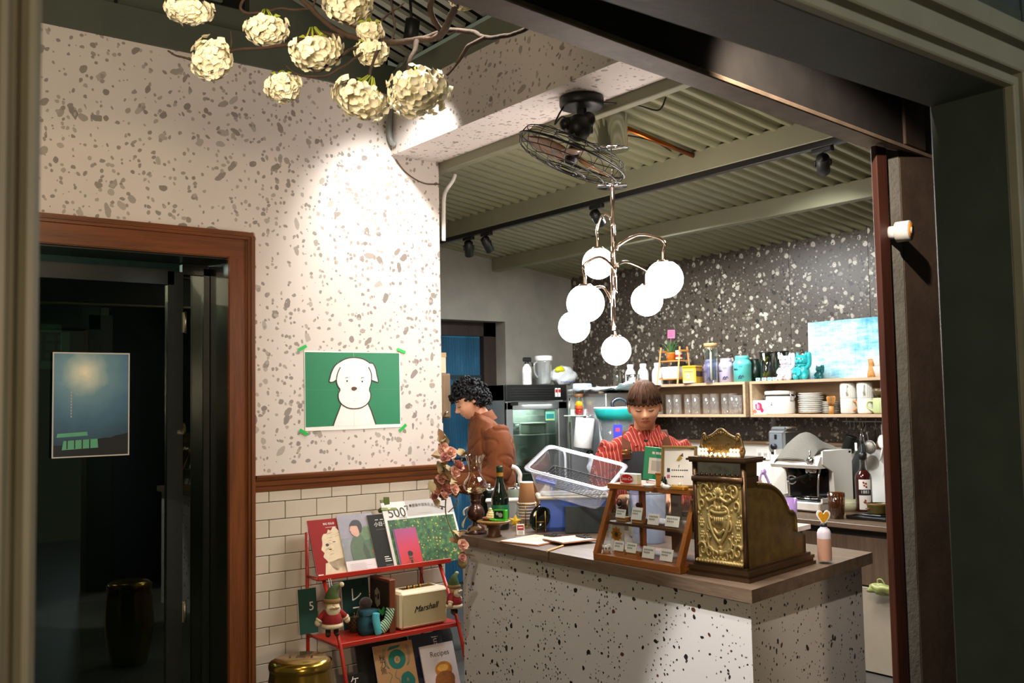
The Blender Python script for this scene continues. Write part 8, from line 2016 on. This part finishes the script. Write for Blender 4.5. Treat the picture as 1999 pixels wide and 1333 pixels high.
def head_geo(mb, M, mi=0):
    a, b_, c = .073, .092, .113
    def G(x, z, cx, cz, sx, sz): return math.exp(-((x - cx) / sx) ** 2 - ((z - cz) / sz) ** 2)
    def shape(p):
        x, y, z = p.x, p.y, p.z
        nz = z / c
        if nz < 0:
            k = 1 - .30 * (-nz) ** 1.6; x *= k; y *= (1 - .16 * (-nz) ** 2)
            if y > 0: y *= (1 - .35 * (-nz))
        if y < 0:
            yy = y
            flat = -b_ * .965 * (1 - (abs(x) / a) ** 2.6 * .62) * (1 - .10 * nz * nz) if abs(nz) < .9 else yy
            w = min(1, max(0, (-yy / b_ - .2) / .5)) * (1 - max(0, abs(nz) - .55) / .45)
            y = yy * (1 - .55 * w) + min(flat, yy * .6) * .55 * w
            fr = min(1, max(0, (-p.y / b_ - .25) / .3))
            d = 0
            d -= .0215 * G(x, z, 0, -.026, .0125, .014) + .010 * G(x, z, 0, -.006, .0085, .022)
            d -= .006 * (G(x, z, .012, -.033, .007, .007) + G(x, z, -.012, -.033, .007, .007))
            for s in (-1, 1):
                d += .0075 * G(x, z, s * .030, .010, .018, .012)
                d -= .0060 * G(x, z, s * .031, .004, .014, .0075)
                d -= .0040 * G(x, z, s * .030, .028, .020, .008)
                d -= .0045 * G(x, z, s * .042, -.028, .020, .022)
            d -= .0055 * G(x, z, 0, -.052, .017, .0045) + .0062 * G(x, z, 0, -.0625, .014, .005)
            d += .0042 * G(x, z, 0, -.0568, .021, .0020)
            d -= .0085 * G(x, z, 0, -.090, .018, .014); d += .004 * G(x, z, 0, -.076, .02, .006)
            y += d * fr
        return V((x, y, z))
    mb.sphere((0, 0, 0), (a, b_, c), 96, 84, mi, M, shape)
    n0 = len(mb.f)
    Mi = M.inverted()
    for fi in range(len(mb.f)):
        if mb.m[fi] != mi: continue
        q = V((0, 0, 0))
        for i in mb.f[fi]: q += Mi @ V(mb.v[i])
        q /= len(mb.f[fi])
        if q.y < -.07 and abs(q.z + .057) < .0085 * max(0, 1 - (abs(q.x) / .024) ** 2) : mb.m[fi] = 1
    for s in (-1, 1):
        lash = []
        for k in range(7):
            x = s * (.018 + .026 * k / 6); z = .0005 - .0035 * sin(PI * k / 6)
            lash.append((x, z))
        def proj_face(x, z):
            best = None
            for _ in range(1):
                nz = z / c; rr_ = math.sqrt(max(1e-6, 1 - nz * nz));
                ux = max(-.98, min(.98, x / (a * rr_ * (1 if z > 0 else 1 - .30 * (-nz) ** 1.6)))); uy = -math.sqrt(1 - ux * ux)
                best = shape(V((a * rr_ * ux, b_ * rr_ * uy, z)))
            return best
        mb.tube([M @ (proj_face(x, z) + V((0, -.0012, 0))) for x, z in lash], [.0012, .0018, .002, .002, .002, .0018, .0012], 6, 2)
        br_ = [(s * (.014 + .034 * k / 6), .026 + .006 * sin(PI * (.15 + .75 * k / 6))) for k in range(7)]
        mb.tube([M @ (proj_face(x, z) + V((0, -.0008, 0))) for x, z in br_], [.0022, .003, .0032, .003, .0026, .002, .001], 6, 2)
        E_ = M @ Matrix.Translation((s * .0735, .010, -.004)) @ Matrix.Rotation(s * .35, 4, 'Z')
        mb.sphere((0, 0, 0), (.010, .019, .031), 16, 12, mi, E_, lambda p: V((p.x, p.y * (1 + .25 * p.z / .031), p.z)))
        mb.tube([E_ @ V(q_) for q_ in ((s * .006, -.010, .020), (s * .010, .002, .027), (s * .010, .014, .018), (s * .008, .012, -.004), (s * .006, -.002, -.022))], .0035, 6, mi)
        mb.sphere((s * .0115, -.0955, -.0385), (.0035, .003, .0022), 8, 6, 2, M)
def hand(mb, wrist, dirv, palm_n, side, mi=0, curl=.5, s=1.0):
    d = V(dirv).normalized(); n_ = V(palm_n).normalized(); n_ = (n_ - d * n_.dot(d)).normalized(); t = d.cross(n_) * side
    w = V(wrist)
    rings = []
    for u, hw, th in ((-.02, .024, .018), (.0, .026, .017), (.03, .036, .016), (.065, .041, .014), (.088, .040, .012)):
        rings.append([w + d * u * s + t * cos(2 * PI * k / 16) * hw * s + n_ * sin(2 * PI * k / 16) * th * s for k in range(16)])
    mb.ring_loft(rings, mi)
    for k, (off_, L, r_) in enumerate(((.030, .070, .0088), (.010, .080, .0092), (-.011, .075, .0088), (-.031, .058, .0078))):
        base = w + d * .080 * s + t * off_ * s
        P = [base - d * .012 * s]; ang = .1 + .06 * k; p = base
        for seg in range(3):
            P.append(p); dd = d * cos(ang) + n_ * sin(ang); p = p + dd * (L * (.42, .32, .26)[seg] * s); ang += curl
        P.append(p)
        mb.tube(P, [r_ * s, r_ * s, r_ * .95 * s, r_ * .88 * s, r_ * .6 * s], 10, mi)
    p0 = w + d * .022 * s + t * .030 * s
    mb.tube([p0 - t * .010 * s, p0, p0 + (t * .75 + d * .65 + n_ * .15) * .034 * s, p0 + (t * .62 + d * .9 + n_ * .35) * .062 * s, p0 + (t * .55 + d * 1.0 + n_ * .5) * .076 * s], [.012 * s, .0125 * s, .0105 * s, .0095 * s, .006 * s], 10, mi)
def limb(mb, pts, rad, mi=0, grow=0):
    P = cm(pts, 5); n_ = len(P); k = len(rad) - 1; rr_ = []
    for i in range(n_):
        u = i / (n_ - 1) * k; j = min(int(u), k - 1); f = u - j; rr_.append(rad[j] * (1 - f) + rad[j + 1] * f + grow)
    mb.tube(P, rr_, 18, mi)
def person(label, loc, rz, rows, neck, headM, armsR, armsL, armr, legs=True):
    t = thing('person', label, 'person', loc, rz)
    b=MB(); torso(b, rows, -.012)
    b.tube(neck, [.060, .055, .052, .052], 20)
    for pts in (armsR, armsL): limb(b, pts, armr, 0, -.008)
    if legs:
        for s in (-1, 1):
            limb(b, [(s * .085, .0, .86), (s * .09, -.01, .48), (s * .095, .02, .08)], [.085, .055, .042])
            b.sphere((s * .098, -.05, .04), (.042, .11, .038), 16, 10)
    tmp = b.obj('body', [M_SKIN, M_LIPS, M_LASH]); remesh(tmp, .011, 3)
    b2 = MB(); b2.v = [tuple(v.co) for v in tmp.data.vertices]; b2.f = [tuple(p.vertices) for p in tmp.data.polygons]; b2.m = [0] * len(b2.f); b2.s = [True] * len(b2.f)
    bpy.data.objects.remove(tmp)
    h = MB(); head_geo(h, headM)
    b2.add(h.v, h.f, 0, True); b2.m[-len(h.f):] = h.m
    return t, b2
def garment(name, mat, t, fn, vox=.010, sm=4, wr=.004, fr=14, seed=0):
    b=MB(); fn(b); o = b.obj(name, mat, t); remesh(o, vox, sm)
    for v in o.data.vertices:
        n_ = v.normal; q = v.co * fr + V((seed, 0, 0)); f = noise.noise(V((q.x, q.y, q.z * .55))) - 1.1 * math.exp(-(noise.noise(V((q.x * .8 + q.z * .5, q.y * .8, q.z * .9 - q.x * .4))) / .07) ** 2)
        v.co = v.co + n_ * (wr * f)
    return o
rows = [(.78, .165, .115, 0, .02, 0), (.95, .150, .105, 0, .02, 0), (1.08, .160, .112, 0, .015, 0), (1.18, .172, .112, 0, .015, 0), (1.26, .176, .100, 0, .018, -.15), (1.305, .150, .080, 0, .022, -.2), (1.335, .085, .065, 0, .020, -.25), (1.35, .062, .058, 0, .012, -.3)]
HM = Matrix.Translation((0, -.045, 1.468)) @ Matrix.Rotation(-.05, 4, 'Y') @ Matrix.Rotation(.24, 4, 'X') @ Matrix.Rotation(-.08, 4, 'Z')
neck = [(0, .02, 1.28), (0, .01, 1.34), (0, -.015, 1.40), (0, -.025, 1.45)]
aR = [(-.150, .02, 1.275), (-.195, .015, 1.18), (-.222, .0, 1.05), (-.16, -.11, 1.02), (-.085, -.20, 1.035)]
aL = [(.150, .02, 1.275), (.195, .02, 1.19), (.215, .01, 1.06), (.15, -.11, 1.02), (.075, -.21, 1.035)]
BL = at(1257, 792, x=3.47); BL.z = 0
bt, bb = person('person behind the counter in a red striped shirt and dark apron, looking down', (BL.x, BL.y, 0), RZC - .06, rows, neck, HM, aR, aL, [.056, .050, .044, .038, .030])
hand(bb, (-.085, -.205, 1.035), (.55, -.80, -.05), (.2, .1, -1), -1, 0, .45)
hand(bb, (.075, -.215, 1.035), (-.50, -.85, -.05), (-.2, .1, -1), 1, 0, .45)
bb.obj('body', [M_SKIN, M_LIPS, M_LASH], bt)
M_STRIPE, nt_, bs_ = newmat('red striped shirt'); q = N(nt_); c_ = q('TexCoord'); sp_ = q('SeparateXYZ'); q.set(sp_, Vector=c_.outputs['Object'])
at_ = q.math('ADD', q.math('MULTIPLY', sp_.outputs[0], 1.0), q.math('MULTIPLY', sp_.outputs[1], .55))
fs = q.math('FRACT', q.math('DIVIDE', at_, .0165))
cs_ = q.ramp(fs, [(0, '8e1e13'), (.60, '8e1e13'), (.63, '3a100d'), (.70, '3a100d'), (.73, 'c87c68'), (.90, 'c87c68'), (.93, '8e1e13')])
nt_.links.new(cs_, bs_.inputs['Base Color']); bs_.inputs['Roughness'].default_value = .85
def shirt(b):
    torso(b, rows[:-2] + [(1.325, .100, .070, 0, .020, -.25), (1.338, .080, .066, 0, .014, -.3)], .010)
    limb(b, aR[:3] + [(-.175, -.085, 1.02), (-.125, -.15, 1.03)], [.062, .062, .060, .056, .050], 0, .008); limb(b, aL[:3] + [(.165, -.085, 1.02), (.115, -.155, 1.03)], [.062, .062, .060, .056, .050], 0, .008)
garment('shirt', M_STRIPE, bt, shirt, .010, 4, .006, 13, 2)
b = MB()
for s in (-1, 1):
    b.add([(s * .005, -.085, 1.285), (s * .020, -.082, 1.335), (s * .066, -.035, 1.372), (s * .074, .0, 1.375), (s * .088, -.030, 1.325), (s * .055, -.095, 1.275)], [(0, 1, 2, 5), (2, 3, 4, 5)], 0, True)
    b.add([(s * .074, .0, 1.375), (s * .060, .060, 1.378), (0, .080, 1.376), (0, .098, 1.335), (s * .080, .075, 1.335), (s * .088, -.030, 1.325)], [(0, 1, 4, 5), (1, 2, 3, 4)], 0, True)
b.obj('collar', M_STRIPE, bt)
b=MB(); b.tube(cm([(-.045, -.030, 1.335), (-.024, -.058, 1.312), (0, -.074, 1.296), (.024, -.058, 1.312), (.045, -.030, 1.335)], 5), .009, 10); b.obj('undershirt', pm('black knit', '14100f', .9), bt)
for z in (1.262, 1.225):
    b=MB(); b.cyl((.0, -.118, z), (.0, -.124, z), .005, n=10); b.obj('button', pm('red button', 'c8553c', .4), bt)
M_NAVY = pm('charcoal navy canvas', '24262c', .85, var=.12, vs=30, bump=.1, bs=150); M_STRAP = pm('brown leather strap', '4e2a18', .8, var=.12, spec=.15)
def front_y(x, z):
    import bisect
    zs = [r[0] for r in rows]; i = max(0, min(len(zs) - 2, bisect.bisect(zs, z) - 1)); f = (z - zs[i]) / (zs[i + 1] - zs[i])
    a_ = rows[i][1] * (1 - f) + rows[i + 1][1] * f + .012; b2_ = rows[i][2] * (1 - f) + rows[i + 1][2] * f + .012; cy = rows[i][4] * (1 - f) + rows[i + 1][4] * f
    return cy - b2_ * max(0, 1 - min(1, abs(x) / a_) ** 2.3) ** (1 / 2.3)
rws = []
for i in range(15):
    z = .62 + (1.252 - .62) * i / 14; hw = .150 if z < 1.0 else .150 - .030 * (z - 1.0) / .2
    rws.append([(hw * (j / 8 - 1), front_y(hw * (j / 8 - 1) * .92, max(z, .79)) - .014 - (.004 if abs(j - 8) < 7 else 0), z) for j in range(17)])
b=MB(); b.ring_loft(rws, 0, True, False, False); b.ring_loft([[(x, y + .005, z) for x, y, z in r_] for r_ in rws], 0, True, False, False); ao = b.obj('apron', M_NAVY, bt)
for s in (-1, 1):
    P = [V((s * .098, front_y(.09, 1.19) - .020, 1.215)), V((s * .098, front_y(.09, 1.27) - .018, 1.27)), V((s * .094, -.045, 1.318)), V((s * .088, .015, 1.345)), V((s * .080, .085, 1.31))]
    rg = []
    for p in cm(P, 6): rg.append([p + V((-.021, 0, -.001)), p + V((.021, 0, .001)), p + V((.021, .005, .005)), p + V((-.021, .005, .005))])
    b=MB(); b.ring_loft(rg, 0, False); b.obj('strap', M_STRAP, ao)
    b=MB(); y = front_y(.09, 1.205) - .026
    b.tube([(s * .098 - .024, y, 1.240), (s * .098 + .024, y, 1.240), (s * .098 + .024, y, 1.258), (s * .098 - .024, y, 1.258)], .0025, 6, loop=True); b.obj('buckle', M_BRASS, ao)
b=MB(); y = front_y(.03, 1.20) - .024; Fb = FRONT(.045, y - .004, 1.238)
b.prism([(.030 * cos(a) * .8, .036 * sin(a)) for a in [k * PI / 9 for k in range(18)]], .004, M=Fb); b.rect(-.004, -.022, .004, -.010, 1, Fb @ Matrix.Translation((0, 0, .0042)), 1)
b.obj('name_badge', [pm('brown leather badge', '6a4238', .6, var=.1), M_BRASS], ao)
b=MB(); b.box((.084, y - .006, 1.236), (.018, .004, .026), bev=.001); b.obj('green_tag', pm('pale green tag', '6ab890', .5), ao)
b=MB(); b.cyl((-.058, front_y(.058, 1.085) - .019, 1.085), (-.058, front_y(.058, 1.085) - .024, 1.085), .022, n=22); b.obj('round_badge', pm('cream badge', 'e4d8c0', .5, var=.08, vs=70), ao)
def hair_shell(name, M, edge, mat, t, a=.083, b_=.103, c=.121, off=(0, .008, .010), groove=.0022, freq=46, thick=.010, seed=0):
    NP, NT = 144, 26; outer = []; inner = []
    for j in range(NP):
        ph = 2 * PI * j / NP
        ze = edge(ph); tm = math.acos(max(-.98, min(.98, (ze - off[2]) / c)))
        co = []; ci = []
        for i in range(NT + 1):
            th = .02 + (tm - .02) * i / NT
            g_ = groove * (sin(ph * freq + 3 * noise.noise(V((ph * 2, th, seed)))) * .5 + noise.noise(V((cos(ph) * 9, sin(ph) * 9, th * 1.2 + seed)))) * min(1, th * 1.5)
            k = 1 + g_ / .1
            p = V((a * sin(th) * sin(ph) * k, -b_ * sin(th) * cos(ph) * k, c * cos(th) * (1 + g_ * 2))) + V(off)
            co.append(M @ p); q_ = V((p.x * (1 - thick / a), p.y * (1 - thick / b_), p.z - thick * .6 * max(0, cos(th)))); ci.append(M @ q_)
        outer.append(co); inner.append(ci)
    b = MB()
    rings = [[outer[j][i] for j in range(NP)] for i in range(NT + 1)] + [[inner[j][NT - i] for j in range(NP)] for i in range(NT + 1)]
    b.ring_loft(rings, 0, True, True, True)
    return b
def bowl_edge(ph):
    f = cos(ph)
    if f > .25: z = .026 + .005 * sin(ph * 23)
    elif f > -.1:
        z = -.010 + .034 * max(0, (f + .1) / .35)
    else: z = -.010 - .060 * min(1, (-f - .1) / .6)
    return z
m_, nt_, bs_ = newmat('dark brown hair'); q = N(nt_); nt_.links.new(q.ramp(q.noise(q.coord((60, 60, 5)), 2.0, 4, .7), [(.3, '1c110b'), (.7, '4a3222')]), bs_.inputs['Base Color']); bs_.inputs['Roughness'].default_value = .7; bs_.inputs['Specular IOR Level'].default_value = .12
M_HAIRB = m_
hb_ = hair_shell('hair', HM, bowl_edge, M_HAIRB, bt, .087, .108, .121)
rs = random.Random(9)
for k in range(60):
    ph = rs.uniform(-1.2, 1.2); th0 = rs.uniform(.25, .5); th1 = 1.33 - .02 * rs.random()
    P = []
    for i in range(6):
        th = th0 + (th1 - th0) * i / 5; kk = 1.004
        P.append(HM @ (V((.087 * sin(th) * sin(ph + .05 * i * rs.uniform(-.3, .3)) * kk, -.108 * sin(th) * cos(ph) * kk, .121 * cos(th) * kk)) + V((0, .008, .010))))
    hb_.tube(P, [.0015, .003, .0035, .0035, .003, .001], 5)
hb_.obj('hair', M_HAIRB, bt)
P = [V((.205, .03, 1.255)), V((.228, .02, 1.19)), V((.236, .008, 1.14))]
b=MB(); rg = [[p + V((.012, -.030, 0)), p + V((.030, -.010, 0)), p + V((.034, -.013, 0)), p + V((.015, -.036, 0))] for p in P]; b.ring_loft(rg, 0, False); b.obj('sleeve_stripe', pm('yellow lanyard', 'd8c21e', .5), bt)
def trousers(b):
    b.ring_loft([ell_ring((0, .02, .70), .16, .115), ell_ring((0, .02, .80), .168, .120), ell_ring((0, .02, .92), .158, .112)])
    for s in (-1, 1): limb(b, [(s * .085, .01, .78), (s * .092, .0, .46), (s * .095, .02, .09)], [.092, .070, .062])
garment('trousers', pm('dark trousers', '1c1d20', .9), bt, trousers, .014, 3, .003, 9)
rows2 = [(.80, .165, .120, 0, .03, 0), (.96, .155, .115, 0, .03, 0), (1.10, .170, .125, 0, .02, 0), (1.22, .190, .128, 0, .02, -.1), (1.32, .190, .112, 0, .015, -.25), (1.375, .150, .085, 0, -.0, -.35), (1.405, .085, .068, 0, -.02, -.45), (1.42, .062, .058, 0, -.035, -.5)]
HM2 = Matrix.Translation((0, -.105, 1.510)) @ Matrix.Rotation(.40, 4, 'X') @ Matrix.Rotation(.0, 4, 'Z')
neck2 = [(0, .0, 1.34), (0, -.025, 1.40), (0, -.06, 1.45), (0, -.085, 1.49)]
a2R = [(-.165, .01, 1.335), (-.215, .02, 1.22), (-.225, .0, 1.08), (-.16, -.16, 1.02), (-.08, -.27, 1.03)]
a2L = [(.165, .01, 1.335), (.215, .02, 1.22), (.225, .0, 1.08), (.16, -.16, 1.02), (.08, -.27, 1.03)]
RZL = -R(112)
LP = at(951, 800, x=3.55);
lt, lb_ = person('person with curly black hair in a rust brown shirt, turned to the left', (LP.x, LP.y, 0), RZL, rows2, neck2, HM2, a2R, a2L, [.060, .054, .048, .040, .030])
hand(lb_, (-.08, -.275, 1.03), (.4, -.9, -.15), (0, .1, -1), -1, 0, .4); hand(lb_, (.08, -.275, 1.03), (-.4, -.9, -.15), (0, .1, -1), 1, 0, .4)
lb_.obj('body', [M_SKIN, M_LIPS, M_LASH], lt)
M_RUSTC = pm('rust brown cotton', '6c360f', .85, var=.12, vs=8, bump=.08, bs=180)
def shirt2(b):
    torso(b, rows2[:-2] + [(1.400, .092, .074, 0, -.02, -.45), (1.418, .078, .068, 0, -.03, -.5)], .016)
    limb(b, a2R[:3] + [(-.175, -.13, 1.02), (-.11, -.235, 1.03)], [.070, .072, .072, .062, .048], 0, .008); limb(b, a2L[:3] + [(.175, -.13, 1.02), (.11, -.235, 1.03)], [.070, .072, .072, .062, .048], 0, .008)
garment('shirt', M_RUSTC, lt, shirt2, .009, 3, .0075, 11, 5)
rg = []
for z, k in ((1.385, 1.10), (1.405, 1.04), (1.435, 1.0), (1.438, .93), (1.40, .92)):
    rg.append([(.076 * k * cos(a), -.03 - (z - 1.41) * .5 + .072 * k * sin(a), z + .022 * sin(a)) for a in [2 * PI * j / 32 for j in range(32)]])
b=MB(); b.ring_loft(rg, 0, True, True, False); b.obj('collar', M_RUSTC, lt)
def curly_edge(ph):
    f = cos(ph)
    if f > .45: return .042
    if f > .12: return .020
    if f > -.2: return .006 if f > 0 else -.020
    return -.055
m_, nt_, bs_ = newmat('black curly hair'); q = N(nt_); nt_.links.new(q.ramp(q.noise(q.coord((1, 1, 1)), 60, 3), [(.35, '08090a'), (.7, '17181b')]), bs_.inputs['Base Color']); bs_.inputs['Roughness'].default_value = .6; bs_.inputs['Specular IOR Level'].default_value = .25
hs_ = hair_shell('hair', HM2, curly_edge, m_, lt, .084, .104, .122, thick=.012)
rs = random.Random(21)
n_c = 0
while n_c < 420:
    ph = rs.uniform(-PI, PI); th = math.acos(rs.uniform(-.55, 1))
    z = .122 * cos(th) + .010
    if z < curly_edge(ph) - .004: continue
    n_c += 1
    front = cos(ph) > .3
    k = rs.uniform(.98, 1.10 + (.05 if front or th < .8 else 0))
    p = V((.084 * sin(th) * sin(ph) * k, -.104 * sin(th) * cos(ph) * k, .122 * cos(th) * k)) + V((0, .008, .010))
    ax = V((rs.uniform(-1, 1), rs.uniform(-1, 1), rs.uniform(-1, .3))).normalized(); s1, t1, _ = basis(ax)
    rr_ = rs.uniform(.009, .017); P = []; T_ = [.0012, .005, .0075, .0085, .008, .006, .0035, .001]
    for i in range(8):
        an = i * .55; P.append(HM2 @ (p + s1 * rr_ * cos(an) + t1 * rr_ * sin(an) + ax * (i * .0022)))
    hs_.tube(P, T_, 6, flat=.75)
hs_.obj('hair', m_, lt)
def trousers2(b):
    b.ring_loft([ell_ring((0, .03, .72), .165, .12), ell_ring((0, .03, .84), .17, .125), ell_ring((0, .03, .95), .162, .120)])
    for s in (-1, 1): limb(b, [(s * .085, .02, .80), (s * .092, .01, .46), (s * .095, .02, .09)], [.095, .072, .064])
garment('trousers', pm('dark trousers', '1c1d20', .9), lt, trousers2, .014, 3, .003, 9)
